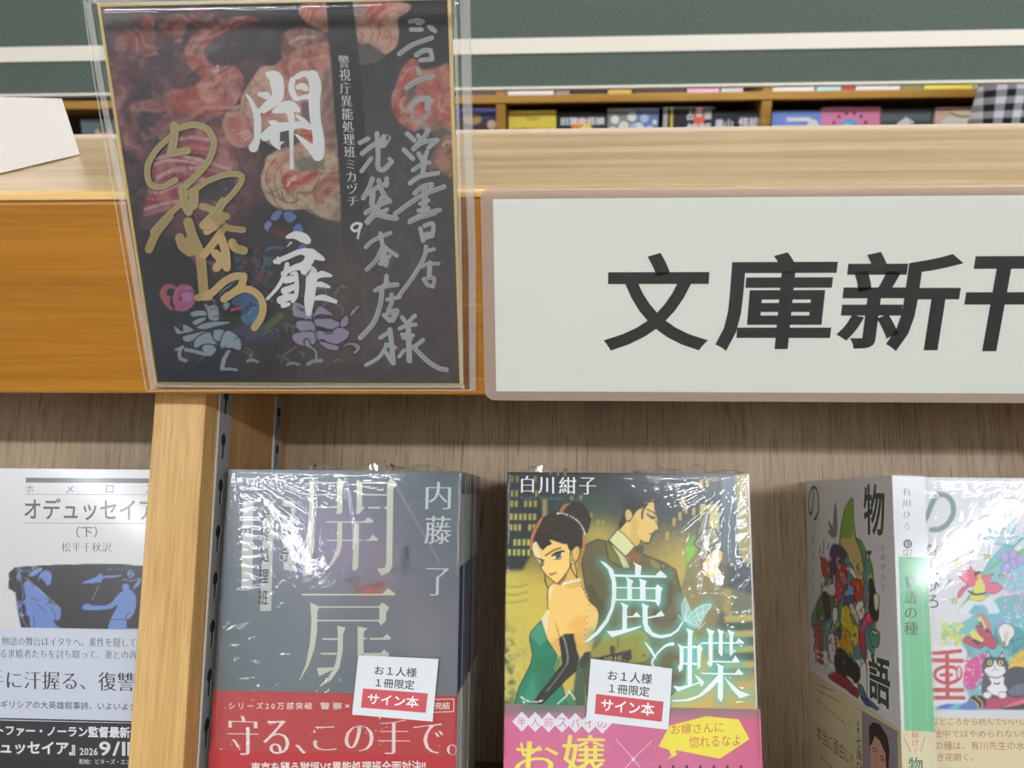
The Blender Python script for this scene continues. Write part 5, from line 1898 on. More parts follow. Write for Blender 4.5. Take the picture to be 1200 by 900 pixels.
# ---- man
M1v, M3v, M4v = view(680, 545, 7.5), view(780, 545, 7.5), view(690, 645, 6.667)
SUIT, SUITD, LN = (104, 98, 66), (84, 78, 54), (56, 50, 38)
s.poly([(683, 640), (700, 632), (710, 634), (722, 636), (755, 650), (780, 660), (792, 668), (800, 700), (806, 740), (802, 800), (760, 840), (690, 840), (684, 770), (698, 735), (700, 720), (686, 690), (682, 662)], SUIT, 1.2, 1, sm=False, line=LN, lw=1.1)
s.poly(M4v(0, 260, 60, 330, 150, 480, 120, 600, 40, 640, 80, 520, 70, 460, 0, 400), SUITD, 2, .8)
s.poly(M4v(560, 130, 610, 130, 650, 260, 640, 420, 560, 500, 500, 560), SUITD, 3, .8)
s.poly(M4v(480, 60, 560, 110, 590, 100, 580, 140, 500, 130), (150, 136, 70), 2, .8)
s.poly(M1v(430, 360, 470, 300, 560, 320, 650, 320, 660, 420, 680, 470, 690, 570, 640, 600, 620, 640, 610, 680, 560, 680, 530, 660, 520, 700, 480, 720, 420, 700, 330, 580, 400, 500), (214, 186, 112), .9, 1, sm=False, line=LN, lw=1)
s.poly(M1v(460, 460, 520, 520, 500, 600, 530, 650, 490, 710, 440, 640), (198, 164, 92), 2, .7)
s.poly(M1v(370, 320, 420, 290, 520, 280, 620, 290, 690, 290, 680, 330, 600, 330, 560, 370, 500, 400, 460, 460, 430, 500, 400, 480, 385, 400), (48, 46, 44), .9, 1)
s.poly(M1v(400, 250, 520, 240, 640, 250, 720, 270, 700, 320, 560, 320, 420, 330, 370, 340), (48, 50, 52), 2, .9)
s.poly(M1v(350, 480, 380, 420, 400, 500, 340, 560), (48, 46, 44), .9, 1)
s.poly(M1v(395, 410, 420, 385, 450, 410, 460, 450, 430, 490, 400, 480), (208, 176, 104), .9, 1, line=LN, lw=.9)
s.line(M1v(545, 470, 550, 400, 590, 340), 2.2, (48, 46, 44))
s.line(M1v(585, 390, 630, 410, 665, 435), 1.3, (60, 50, 40))
s.line(M1v(590, 430, 630, 465, 660, 460), 2.2, (40, 40, 40))
s.line(M1v(600, 440, 640, 450, 660, 460), 1.3, (120, 120, 110))
s.line(M1v(690, 575, 660, 570, 650, 590), 1.0, LN)
s.line(M1v(605, 605, 640, 600), 1.1, (120, 60, 50))
s.line(M1v(660, 480, 690, 570, 640, 595, 620, 640, 605, 685, 555, 680, 530, 660), .9, LN)
s.poly(M1v(330, 565, 400, 620, 480, 715, 400, 805, 330, 740, 250, 660), (208, 210, 160), .9, 1, sm=False, line=LN, lw=1)
s.poly(M1v(240, 660, 330, 745, 400, 810, 440, 900, 380, 900, 300, 780), (196, 204, 152), .9, 1, sm=False)
s.line(M1v(245, 665, 330, 745, 395, 810, 440, 900), 1.0, LN)
s.poly(M1v(220, 670, 250, 670, 330, 800, 370, 900, 250, 840), (120, 118, 58), .9, 1, sm=False, line=LN, lw=1)
s.poly(M1v(420, 780, 480, 720, 520, 730, 500, 780, 530, 850, 430, 800), (130, 92, 58), 1, 1)
s.poly(M1v(480, 730, 540, 700, 560, 740, 530, 800, 500, 780), (74, 82, 62), 1, .9)
s.poly(M4v(300, 40, 400, 20, 400, 90, 320, 100), (138, 100, 62), 1, .9)
for k in range(26):
    x, y = M1v(RNG.uniform(390, 430), RNG.uniform(800, 900))[0]
    s.blob(x, y, .7, .7, (158, 156, 118), .6)
s.poly(M4v(150, 640, 440, 640, 440, 870, 30, 830, 90, 720), (150, 148, 66), 3, .9)
s.line(M4v(230, 680, 225, 770), 1.2, (90, 86, 50))
s.blob(*M4v(432, 820)[0], 1.4, 1.4, (60, 60, 40), .9, p=4)
s.poly(M4v(20, 850, 100, 830, 330, 775, 335, 845, 300, 870), (48, 42, 40), 2, .95, sm=False)
s.poly(M4v(170, 750, 200, 750, 200, 810, 170, 810), (52, 46, 40), 2, .8)
s.line(M4v(580, 450, 590, 250, 560, 100), 1.2, LN, .8)
s.line(M4v(600, 560, 680, 520, 720, 450), 1.2, LN, .6)
# arm and revolver
s.poly([(798, 690), (806, 660), (820, 640), (826, 650), (852, 700), (846, 716), (836, 735), (824, 760), (806, 730)], (128, 116, 72), 2, .85, sm=False)
s.poly(M3v(320, 860, 340, 800, 390, 770, 440, 740, 500, 760, 500, 830, 470, 900, 480, 960, 400, 1000, 340, 960), (208, 176, 104), .9, 1, line=LN, lw=1)
s.line(M3v(400, 830, 480, 850), 1, LN, .8)
s.line(M3v(380, 900, 470, 900), 1, LN, .8)
s.poly(M3v(345, 410, 375, 405, 380, 440, 350, 640, 300, 640, 280, 600), (138, 134, 116), .9, 1, line=LN, lw=1.2)
s.poly(M3v(280, 640, 350, 560, 430, 560, 460, 620, 440, 690, 380, 720, 380, 760, 340, 840, 310, 840, 300, 740, 250, 700), (146, 140, 118), .9, 1, line=LN, lw=1.2)
s.line(M3v(372, 410, 320, 650), 1.6, (198, 196, 186))
s.line(M3v(400, 560, 350, 800), 1.4, (206, 200, 180))
for k in range(5):
    s.line(M3v(280 + 20 * k, 690 - 10 * k, 330 + 24 * k, 710 - 12 * k), 1.0, LN, .8)
s.line(M3v(430, 560, 470, 640), 1.2, LN)
# ---- woman
F1, F2, F3 = view(590, 545, 7.5), view(590, 650, 7.5), view(590, 760, 6.43)
SK, SKD, HAIR = (222, 192, 116), (206, 168, 92), (52, 46, 38)
s.poly(F1(490, 400, 530, 340, 610, 325, 690, 345, 740, 410, 765, 480, 745, 560, 720, 600, 640, 480, 560, 430), HAIR, .9, 1, line=(40, 34, 28), lw=1)
s.poly(F1(490, 405, 530, 345, 590, 335, 540, 380, 525, 415), (176, 112, 70), 1, .95)
# shoulders, arm and back
s.poly(F2(395, 290, 450, 250, 530, 270, 640, 260, 690, 280, 750, 400, 820, 470, 840, 540, 820, 640, 780, 700, 700, 800, 640, 800, 620, 700, 500, 720, 470, 640, 400, 500, 385, 400), SK, .9, 1, line=LN, lw=1)
s.poly(F2(400, 480, 330, 580, 380, 740, 470, 880, 500, 900, 500, 760, 470, 640), SK, .9, 1, sm=False)
s.poly(F2(400, 480, 330, 580, 380, 700, 390, 600), (222, 212, 186), 1.5, .9)
s.poly(F2(400, 300, 430, 260, 440, 290, 410, 400), (226, 214, 184), 2, .8)
s.poly(F2(560, 620, 660, 540, 740, 560, 720, 640, 640, 680), (216, 168, 80), 6, .7)
s.poly(F2(420, 780, 500, 720, 510, 880, 470, 870), (212, 164, 80), 5, .6)
s.poly(F2(620, 700, 780, 640, 770, 860, 700, 860, 660, 900, 640, 800), (206, 172, 92), 3, .9)
# neck
s.poly(F2(440, 240, 560, 120, 640, 60, 650, 180, 690, 260, 600, 300, 500, 260), (210, 176, 100), .9, 1)
s.poly(F2(430, 240, 480, 220, 560, 160, 520, 260, 470, 250), (132, 108, 70), 1.4, .9)
# face
s.poly(F1(245, 690, 290, 560, 420, 500, 560, 560, 620, 640, 640, 740, 600, 860, 560, 940, 480, 1035, 450, 1030, 390, 980, 340, 920, 310, 850, 270, 790), (228, 198, 122), .9, 1, line=LN, lw=1)
s.poly(F1(245, 690, 270, 640, 300, 720, 330, 830, 350, 900, 310, 850, 265, 780), (228, 214, 184), 1.5, .9)
s.poly(F1(600, 760, 620, 720, 665, 715, 670, 780, 640, 850, 610, 850), (216, 182, 106), .9, 1, line=LN, lw=1)
s.line(F1(620, 740, 650, 735, 640, 790), 1, SKD)
# hair
s.poly(F1(240, 650, 265, 560, 340, 470, 450, 425, 560, 440, 650, 490, 710, 580, 716, 660, 690, 730, 640, 705, 610, 740, 580, 740, 560, 690, 530, 690, 400, 650, 420, 690, 380, 710, 340, 740, 290, 670, 260, 680), HAIR, .9, 1, line=(40, 34, 28), lw=1)
s.poly(F1(232, 720, 250, 600, 310, 490, 350, 460, 310, 540, 265, 640, 255, 740), (186, 122, 78), 1, 1)
s.poly(F1(700, 600, 722, 620, 716, 720, 680, 850, 655, 900, 690, 750), (190, 128, 86), 1, 1)
s.poly(F1(310, 700, 340, 690, 380, 710, 340, 735), HAIR, 1, 1)
for a in [(300, 560, 380, 500, 480, 470), (330, 600, 420, 540, 520, 520), (440, 640, 520, 580, 620, 580)]:
    s.line(F1(*a), 2, (74, 66, 50), .6, 2)
s.line(F1(590, 740, 585, 850, 600, 920, 650, 1000), 1.2, (48, 40, 30))
s.line(F1(620, 830, 640, 920, 650, 1010), 1.1, (48, 40, 30))
s.line(F2(365, 180, 370, 240, 390, 290), 1.4, (48, 40, 30))
# features
s.line(F1(370, 795, 440, 750, 500, 728), 2.0, (120, 88, 50))
s.line(F1(278, 815, 310, 820), 1.5, (120, 88, 50))
s.poly(F1(430, 800, 470, 772, 525, 760, 510, 800, 480, 830, 450, 825), (222, 216, 190), .9, 1)
s.poly(F1(455, 780, 500, 765, 505, 800, 480, 825, 460, 815), (74, 86, 84), .9, 1)
s.line(F1(430, 795, 470, 770, 528, 757), 2.4, (44, 38, 34))
s.line(F1(450, 828, 490, 830, 510, 805), .9, (100, 80, 60))
s.poly(F1(325, 850, 350, 845, 355, 875, 335, 895), (90, 94, 88), .9, .95)
s.line(F1(318, 828, 350, 840), 2, (44, 38, 34))
s.line(F2(405, 172, 430, 170, 460, 160), 1.5, (140, 70, 56))
s.line(F2(415, 180, 440, 175), 1, (176, 96, 74))
# pearls
for (pp, n, r) in [(F1(475, 425, 520, 425, 600, 455, 660, 500, 700, 560, 718, 605), 17, 1.15), (F2(515, 262, 560, 250, 620, 235, 675, 220), 12, 1.25), (F2(530, 245, 600, 228, 660, 212), 9, .9)]:
    q = catmull(pp, 12)
    for i in np.linspace(0, len(q) - 1, n).astype(int):
        s.blob(q[i][0], q[i][1], r, r, (226, 224, 208), 1, p=5)
q = catmull(F2(675, 250, 710, 320, 750, 400, 740, 520, 720, 660, 705, 760), 10)
for i in range(0, len(q), 2):
    s.blob(q[i][0], q[i][1], .8, .8, (214, 206, 170) if i % 4 else (120, 108, 80), .95, p=5)
s.blob(*F1(612, 850)[0], 1.2, 1.2, (228, 226, 214), 1, p=5)
# dress
s.poly(F2(330, 580, 240, 680, 228, 740, 255, 880, 240, 960, 130, 1180, 100, 1320, 560, 1320, 520, 1160, 430, 1000, 470, 880, 380, 740), (36, 124, 92), .9, 1, sm=False, line=(30, 60, 48), lw=1.1)
s.poly(F2(330, 585, 245, 680, 240, 720, 320, 800, 380, 740), (70, 150, 122), 1.2, .9, sm=False)
s.poly(F3(220, 200, 270, 180, 250, 390, 160, 380), (60, 146, 120), 3, .7)
s.poly(F3(230, 130, 330, 60, 440, 90, 330, 300, 270, 390), (30, 112, 80), 4, .6)
s.poly(F3(490, 330, 540, 340, 600, 500, 460, 500), (44, 110, 80), 3, .8)
s.poly(F3(560, 110, 600, 60, 640, 60, 620, 260, 610, 480, 530, 360), (56, 84, 62), 3, .9)
# long glove
s.poly(F2(490, 740, 540, 700, 610, 700, 640, 840, 660, 900, 640, 1020, 560, 1090, 340, 1310, 250, 1310, 400, 1120, 520, 960, 510, 860), (40, 42, 38), .9, 1, sm=False, line=(24, 26, 24), lw=1)
s.line(F2(525, 720, 550, 800, 565, 900, 560, 960), 2.0, (138, 146, 124), .9)
s.line(F2(560, 960, 470, 1090, 380, 1200), 1.6, (116, 124, 104), .9)
s.poly(F2(710, 860, 770, 850, 740, 960, 690, 1000, 660, 960), (44, 62, 48), 1, .9, sm=False)
for pp, n in [(F3(135, 365, 180, 395, 250, 402, 290, 392), 14), (F3(150, 400, 200, 450, 250, 480), 8), (F3(370, 455, 420, 405, 460, 370, 490, 335), 12), (F3(495, 320, 515, 345, 535, 380), 7)]:
    q = catmull(pp, 10)
    for i in np.linspace(0, len(q) - 1, n).astype(int):
        s.blob(q[i][0], q[i][1], 1.1, 1.1, (226, 228, 214), 1, p=5)
# glow behind the title
G6 = view(780, 690, 6.43)
TEAL = (96, 176, 164)
for pts, w_ in [(M4v(100, 90, 190, 220, 190, 400, 130, 560, 20, 690), 12), (M4v(200, 190, 600, 200), 13), (M4v(210, 290, 570, 300), 12), (M4v(210, 390, 560, 400), 12), (M4v(300, 230, 320, 390), 12), (M4v(410, 220, 420, 390), 12), (M4v(560, 290, 550, 420), 12), (M4v(270, 420, 280, 610), 13), (M4v(150, 650, 400, 600), 13), (M4v(430, 430, 440, 570, 540, 670, 680, 640, 730, 580), 14), (M4v(450, 730, 520, 830, 500, 900), 11), (M4v(640, 730, 520, 800), 11),
                (G6(180, 320, 180, 720), 15), (G6(100, 440, 270, 440), 14), (G6(100, 590, 260, 590), 14), (G6(60, 760, 280, 690), 14), (G6(260, 410, 590, 410), 15), (G6(330, 330, 340, 580), 14), (G6(340, 550, 560, 550), 14), (G6(400, 330, 420, 480), 13), (G6(490, 330, 490, 490), 13), (G6(260, 640, 590, 640), 14), (G6(410, 580, 415, 840), 15), (G6(360, 690, 250, 800, 60, 840), 13), (G6(440, 680, 540, 790, 640, 800), 14), (G6(120, 80, 140, 240), 12), (G6(320, 110, 160, 240), 12), (G6(260, 200, 180, 280), 10)]:
    s.line(pts, w_, TEAL, .52, 9)
s.poly(G6(240, 480, 330, 520, 330, 620, 240, 660), (186, 170, 96), 6, .5)
# butterfly
s.poly(G6(140, 230, 120, 140, 145, 70, 185, 150, 190, 200), (160, 206, 200), 1, .55)
s.poly(G6(150, 240, 210, 160, 300, 110, 345, 130, 290, 200, 250, 290, 200, 290), (166, 210, 204), 1, .6)
for a in [(140, 240, 120, 140, 145, 70), (145, 70, 190, 170), (145, 240, 150, 120), (150, 240, 170, 130), (150, 245, 230, 150, 340, 115), (345, 120, 290, 210, 250, 295), (160, 245, 300, 170), (165, 250, 280, 230), (170, 255, 250, 280), (230, 160, 260, 250), (280, 130, 280, 220), (300, 250, 250, 310), (95, 200, 140, 250)]:
    s.line(G6(*a), .9, (206, 226, 222), .9)
LTR = (222, 228, 234)
# title, first big character
for pts in [(85, 80, 130, 95, 190, 150, 215, 250, 215, 380, 190, 470, 150, 560, 80, 650, 0, 710, -40, 720, 60, 630, 130, 540, 170, 450, 182, 350, 180, 240, 150, 150), (200, 186, 360, 192, 362, 120, 345, 92, 412, 122, 404, 192, 520, 196, 560, 155, 612, 205, 605, 214, 200, 206),
            (215, 285, 300, 286, 300, 240, 288, 205, 352, 240, 335, 262, 335, 287, 400, 288, 400, 248, 392, 218, 455, 240, 442, 262, 442, 289, 520, 290, 536, 264, 578, 298, 566, 316, 558, 402, 545, 440, 520, 402, 440, 394, 214, 392, 214, 380, 300, 380, 300, 297, 215, 296), (335, 297, 400, 298, 400, 382, 335, 381), (442, 299, 522, 300, 522, 386, 442, 384),
            (248, 405, 310, 430, 298, 460, 298, 514, 345, 512, 372, 480, 410, 520, 298, 524, 298, 612, 410, 588, 412, 596, 360, 620, 180, 678, 136, 630, 200, 628, 262, 618, 264, 440), (412, 410, 470, 435, 458, 460, 460, 520, 520, 508, 566, 468, 594, 512, 460, 532, 462, 580, 500, 640, 560, 662, 640, 650, 690, 615, 732, 550, 735, 570, 700, 630, 640, 672, 570, 688, 500, 676, 440, 630, 420, 560, 420, 450)]:
    if pts[0] in (335, 442):
        continue
    s.shape(M4v(*pts), LTR)
# openings of that character, shown in the glow colour
for pts in [(338, 299, 400, 300, 400, 382, 338, 380), (444, 301, 521, 302, 521, 386, 444, 384), (218, 299, 298, 299, 298, 380, 218, 380)]:
    s.shape(M4v(*pts), (112, 160, 132))
s.brush(M4v(440, 720, 480, 770, 520, 840), [1, 3.2, 2.4], LTR)
s.brush(M4v(655, 730, 600, 745, 530, 810, 495, 870, 510, 910, 560, 915), [4.4, 3.0, 2, 2.4, 2.6, 2.2], LTR)
# title, second big character
for pts in [(155, 295, 210, 318, 200, 345, 200, 430, 240, 430, 260, 412, 280, 450, 268, 475, 262, 590, 240, 612, 240, 575, 198, 572, 198, 720, 285, 690, 285, 700, 90, 775, 55, 730, 110, 736, 165, 725, 165, 572, 130, 570, 130, 600, 105, 630, 92, 590, 105, 565, 105, 450, 90, 410, 130, 432, 165, 432, 168, 340),
            (215, 640, 270, 680, 290, 710, 270, 740, 250, 700), (258, 405, 322, 400, 325, 345, 305, 295, 370, 320, 355, 345, 355, 402, 400, 402, 402, 345, 388, 300, 440, 322, 430, 345, 430, 402, 482, 402, 482, 350, 465, 305, 520, 330, 508, 350, 508, 402, 530, 402, 550, 370, 592, 405, 590, 412, 508, 414, 505, 490, 485, 510, 480, 414, 430, 414, 430, 495, 420, 510, 398, 480, 400, 414, 355, 414, 355, 542, 500, 545, 525, 500, 558, 545, 555, 556, 355, 554, 350, 580, 335, 590, 310, 560, 325, 540, 322, 414, 275, 416),
            (262, 632, 395, 634, 395, 590, 380, 560, 440, 585, 432, 610, 432, 634, 520, 636, 550, 600, 586, 640, 580, 648, 432, 646, 432, 820, 418, 852, 392, 820, 395, 700, 340, 760, 270, 810, 180, 845, 60, 850, 40, 838, 150, 832, 250, 800, 330, 720, 380, 665, 395, 646, 275, 642), (434, 655, 480, 700, 560, 770, 640, 798, 560, 826, 500, 760)]:
    s.shape(G6(*pts), LTR)
s.shape(G6(135, 448, 165, 448, 165, 556, 135, 556), (110, 180, 168))
s.shape(G6(200, 448, 238, 448, 238, 556, 200, 556), (110, 180, 168))
N1 = view(590, 545, 7.5)
for ch, q in (('白', (155, 95, 268, 243)), ('川', (305, 105, 445, 250)), ('紺', (487, 105, 640, 252)), ('子', (665, 110, 815, 258))):
    a = N1(*q)
    s.text(ch, (a[0][0], a[0][1], a[1][0], a[1][1]), (224, 228, 226), mincho=1, w=.004)
a = N1(155, 268, 525, 306)
s.text('Kouko Shirakawa', (a[0][0], a[0][1], a[1][0], a[1][1]), (92, 116, 120), w=-.004)
s.text('嬢様、', None, (160, 144, 110), w=0, quad=[*M4v(120, 832), *M4v(290, 812), *M4v(290, 866), *M4v(120, 880)])
s._tick()
s.put([(W2 - .0007, 0), (W2, 0), (W2, BH1), (W2 - .0007, BH1)], [(0, 1, 2, 3)], (214, 212, 206))
s.build('front_cover', M_cover, b2, (0, W2, 0, .0004, 0, BH1), (225, 222, 214))
pages(b2, W2, BH1, T2)
backcover(b2, W2, BH1, T2, mat('back_cover_white', (226, 224, 218), .3))
b = MB()
b.box(W2 - .0004, W2, 0, T2, 0, BH1)
b.build('spine', mat('spine_white', (222, 220, 214), .3), b2)
# pink band
HB2 = .0512
s = Sheet(b2, (0, -.00022, 0), (1, 0, 0), (0, 0, 1), (0, -1, 0), W2 + .0012, HB2, gain=.95)
s.grid(.0007, (206, 112, 150))
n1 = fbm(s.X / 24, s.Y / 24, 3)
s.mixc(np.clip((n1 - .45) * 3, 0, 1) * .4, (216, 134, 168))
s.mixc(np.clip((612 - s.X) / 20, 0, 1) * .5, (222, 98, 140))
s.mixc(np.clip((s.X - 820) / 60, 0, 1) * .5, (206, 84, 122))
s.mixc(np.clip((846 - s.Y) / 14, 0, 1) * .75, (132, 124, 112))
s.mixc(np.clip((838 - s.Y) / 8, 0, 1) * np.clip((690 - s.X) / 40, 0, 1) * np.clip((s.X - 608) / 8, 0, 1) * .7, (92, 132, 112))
F3b, V8 = view(590, 760, 6.43), view(680, 760, 6.43)
for k, ch in enumerate('半人前スパイの'):
    cx, cy = 138 + 101 * k, 550 + 2.6 * k
    s.shape(F3b(cx, cy - 76, cx + 72, cy, cx, cy + 76, cx - 72, cy), (226, 224, 228))
    a = F3b(cx - 32, cy - 34, cx + 32, cy + 34)
    s.text(ch, (a[0][0], a[0][1], a[1][0], a[1][1]), (200, 92, 124), w=-.004)
YL = (236, 226, 104)
s.brush(F3b(135, 715, 155, 800, 210, 790, 270, 740), [2.6, 3.6, 2.6, 3], YL)
s.text('お', None, YL, w=.006, mincho=.6, quad=[*F3b(95, 690), *F3b(425, 720), *F3b(405, 950), *F3b(80, 950)])
s.text('嬢', None, YL, w=.006, mincho=.6, quad=[*F3b(448, 650), *F3b(775, 652), *F3b(780, 960), *F3b(440, 960)])
for p in ([(265, 680), (400, 830), (450, 895)], [(540, 695), (400, 830), (340, 900)]):
    s.brush(V8(*[c for q in p for c in q]), .7, (230, 226, 230), sm=False, cap=False)
s.disc(*V8(400, 835)[0], 2.2, (232, 230, 232))
Y6 = view(720, 710, 4.739)
s.shape(Y6(305, 665, 510, 612, 690, 630, 750, 740, 585, 848, 340, 800, 345, 830, 290, 855, 315, 830, 305, 800, 245, 780), (232, 222, 74))
for t_, q in (('お嬢さんに', (315, 650, 605, 715)), ('惚れるなよ', (415, 718, 700, 790))):
    a = Y6(*q)
    s.text(t_, None, (196, 96, 84), w=.0, quad=[*Y6(q[0], q[1] + 8), *Y6(q[2], q[1] - 6), *Y6(q[2], q[3] - 14), *Y6(q[0], q[3])])
for k in range(7):
    x, y = Y6(252 + 75 * k, 892)[0]
    s.shape([(x, y - 2), (x + 2.2, y), (x, y + 2.4), (x - 2.2, y)], (70, 52, 70))
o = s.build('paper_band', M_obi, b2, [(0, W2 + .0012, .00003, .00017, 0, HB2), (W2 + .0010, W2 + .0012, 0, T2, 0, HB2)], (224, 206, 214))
o['label'] = 'pink paper band with yellow lettering'
SW2 = Sheet(b2, (0, -.001, 0), (1, 0, 0), (0, 0, 1), (0, -1, 0), W2, BH1)
rid = []
rg = np.random.RandomState(8)
for k in range(13):
    a = .06 + .115 * k
    l = rg.uniform(55, 150) if k < 7 else rg.uniform(40, 80)
    rid.append(([(866, 556), (866 - l * .5 * math.cos(a), 556 + l * .5 * math.sin(a) + 2), (866 - l * math.cos(a), 557 + l * math.sin(a))], .34, .17))
for k in range(18):
    x, y = rg.uniform(700, 800), rg.uniform(552, 578)
    rid.append(([(x, y), (x + rg.uniform(6, 18), y + rg.uniform(-3, 2))], .3, .15))
for k in range(30):
    x, y = rg.uniform(846, 872), 600 + 8.6 * k + rg.uniform(-4, 4)
    rid.append(([(x, y), (x + rg.uniform(4, 14), y - rg.uniform(-2, 10))], .35, .18))
rid.append(([(857, 590), (853, 640), (858, 690)], 1.2, .22))
for k in range(26):
    x, y = rg.uniform(790, 880), rg.uniform(690, 900)
    rid.append(([(x, y), (x + rg.uniform(5, 14), y - rg.uniform(3, 12))], .3, .15))
for k in range(14):
    x, y = rg.uniform(590, 606), rg.uniform(560, 800)
    rid.append(([(x, y), (x + rg.uniform(-3, 5), y + rg.uniform(5, 16))], .3, .14))
wr2 = wrap_mesh(b2, SW2, W2, BH1, rid, 6, noise_amp=.00004, z_lo=.03)
crimp(wr2, [(.008, .022, .0034), (.024, .036, .0016), (.055, .078, .0020), (.079, .088, .0030), (.088, .103, .0012)], BH1, 9, T2)
sticker(b2, -.0015, V8(80, 76, 693, 152, 664, 612, 42, 540),
        [('お１人様', [*V8(210, 162), *V8(545, 190), *V8(540, 272), *V8(205, 238)], (64, 64, 68), .014), ('１冊限定', [*V8(218, 262), *V8(525, 288), *V8(520, 366), *V8(214, 335)], (64, 64, 68), .014),
         ('サイン本', [*V8(160, 375), *V8(562, 412), *V8(556, 512), *V8(155, 470)], (240, 240, 240), .02)], V8(120, 342, 628, 400, 614, 552, 108, 492), 'white sticker with red block')
# ---------------- white book with the painted vase, left bay
W3, T3, D3, X3 = .105, .0150, .0350, -.1085
b3 = book_root(X3, D3, 'white paperback with black and blue vase picture, left of the wooden upright')
BH3 = .1475
s = Sheet(b3, (0, 0, 0), (1, 0, 0), (0, 0, 1), (0, -1, 0), W3, BH3, gain=.86)
s.grid(.0005, (214, 213, 212), b0=.045)
VA0 = view(0, 640, 6.667)
BL, BK = (106, 134, 196), (38, 36, 40)
s.poly([(10.5, 671), (14, 668), (18, 664.5), (60, 662), (100, 661), (140, 661), (166, 663), (260, 666), (250, 737), (25, 737), (22, 722), (18, 695), (13, 691), (10, 690)], BK, .9, 1, sm=False)
s.blob(11.5, 679, .9, .9, (220, 220, 220), 1)
for pts in [(185, 300, 215, 270, 260, 310, 300, 330, 370, 400, 395, 440, 470, 490, 470, 560, 450, 580, 420, 570, 440, 620, 500, 655, 260, 655, 230, 560, 205, 530, 200, 470, 180, 440, 200, 400), (300, 270, 315, 215, 360, 188, 400, 215, 400, 280, 370, 310, 350, 280, 320, 250),
            (640, 485, 660, 455, 700, 450, 730, 465, 850, 455, 920, 380, 960, 350, 1000, 330, 1060, 390, 1055, 500, 1020, 560, 990, 580, 980, 650, 850, 655, 870, 560, 920, 460, 860, 490, 740, 500, 680, 500), (960, 300, 985, 290, 1010, 310, 1000, 345, 970, 350, 955, 330),
            (635, 290, 700, 260, 760, 235, 775, 215, 800, 225, 795, 280, 760, 285, 700, 290), (800, 235, 940, 225, 935, 238, 800, 252), (220, 225, 260, 195, 320, 170, 315, 200, 260, 235), (1035, 340, 1060, 290, 1100, 250, 1090, 300), (150, 520, 185, 530, 185, 550, 160, 548)]:
    s.poly(VA0(*pts), BL, .9, 1)
for cx, cy, r in ((148, 235, 22), (148, 455, 20), (1020, 215, 32)):
    s.line(VA0(*[v for t in np.linspace(0, 4.5 * math.pi, 26) for v in (cx + r * (1 - t / 16) * .8 * math.cos(t), cy + r * (1 - t / 16) * 1.7 * math.sin(t) * (1 if r < 30 else .65))]), 1.0, (126, 152, 206), .95)
s.line(VA0(150, 180, 170, 300, 180, 400, 165, 470), 1.0, (110, 136, 190), .9)
s.line(VA0(165, 480, 175, 560, 215, 640), 1.0, (170, 160, 150), .8)
s.line(VA0(120, 360, 135, 480, 165, 640), 1.2, (130, 146, 190), .8)
s.line(VA0(205, 250, 330, 360, 475, 490), 1.0, (190, 184, 170), .9)
s.line(VA0(960, 260, 1030, 270, 1090, 250), 1.2, (150, 160, 190), .8)
s.line(VA0(770, 310, 750, 360, 720, 420), 1.2, (150, 150, 160), .8)
for a in [(320, 290, 345, 310), (370, 400, 390, 440, 370, 450), (400, 480, 440, 560), (265, 540, 270, 650), (870, 575, 995, 575), (350, 250, 352, 254), (1010, 520, 980, 560), (300, 460, 360, 520), (240, 400, 300, 430)]:
    s.line(VA0(*a), .9, (40, 44, 70), .85)
for k in range(150):
    x, y = VA0(RNG.uniform(190, 450), RNG.uniform(350, 650))[0]
    s.blob(x, y, .5, .5, (70, 84, 130), .35)
for k in range(40):
    x, y = VA0(RNG.uniform(130, 330), RNG.uniform(160, 215))[0]
    s.blob(x, y, .8, .8, (196, 200, 206), .7)
    x, y = VA0(RNG.uniform(830, 1000), RNG.uniform(160, 190))[0]
    s.blob(x, y, .8, .6, (120, 130, 160), .5)
V9 = view(0, 450, 3.914)
DK9 = (52, 52, 54)
s.shape(V9(118, 430, 900, 434, 900, 456, 118, 452), DK9)
for ch, x in (('ホ', 118), ('メ', 302), ('ロ', 485), ('ス', 668)):
    a = V9(x, 464, x + 36, 500)
    s.text(ch, (a[0][0], a[0][1], a[1][0], a[1][1]), DK9, w=.0)
for yy in (506, 638):
    s.brush(V9(112, yy, 900, yy + 3), .6, (110, 110, 112), sm=False, cap=False)
s.text('オデュッセイア', None, DK9, w=.012, quad=[*V9(112, 522), *V9(715, 526), *V9(715, 628), *V9(112, 622)])
s.text('（下）', None, DK9, w=.004, quad=[*V9(350, 652), *V9(446, 652), *V9(446, 704), *V9(350, 704)])
s.text('松平千秋訳', None, (84, 84, 86), mincho=.8, w=-.004, quad=[*V9(282, 726), *V9(512, 727), *V9(512, 770), *V9(282, 769)])
s.build('front_cover', printed('glossy_white_print', .3, .5, coat=.7, coat_rough=.10), b3, (0, W3, 0, .0004, 0, BH3), (216, 215, 212))
pages(b3, W3, BH3, T3)
backcover(b3, W3, BH3, T3, mat('back_cover_cream', (220, 218, 212), .3))
b = MB()
b.box(W3 - .0004, W3, 0, T3, 0, BH3)
b.build('spine', mat('spine_cream', (220, 218, 212), .3), b3)
HB3 = .0778
s = Sheet(b3, (0, -.00022, 0), (1, 0, 0), (0, 0, 1), (0, -1, 0), W3 + .0002, HB3, gain=.86)
s._tick()
s.put([(0, 0), (W3 + .0002, 0), (W3 + .0002, HB3), (0, HB3)], [(0, 1, 2, 3)], (200, 206, 218))
VD = view(0, 670, 3.914)
T9 = (66, 68, 74)
s.text('物語の舞台はイタケへ。素性を隠して故国に', None, T9, mincho=.7, w=-.004, quad=[*VD(8, 298), *VD(735, 306), *VD(735, 348), *VD(8, 338)])
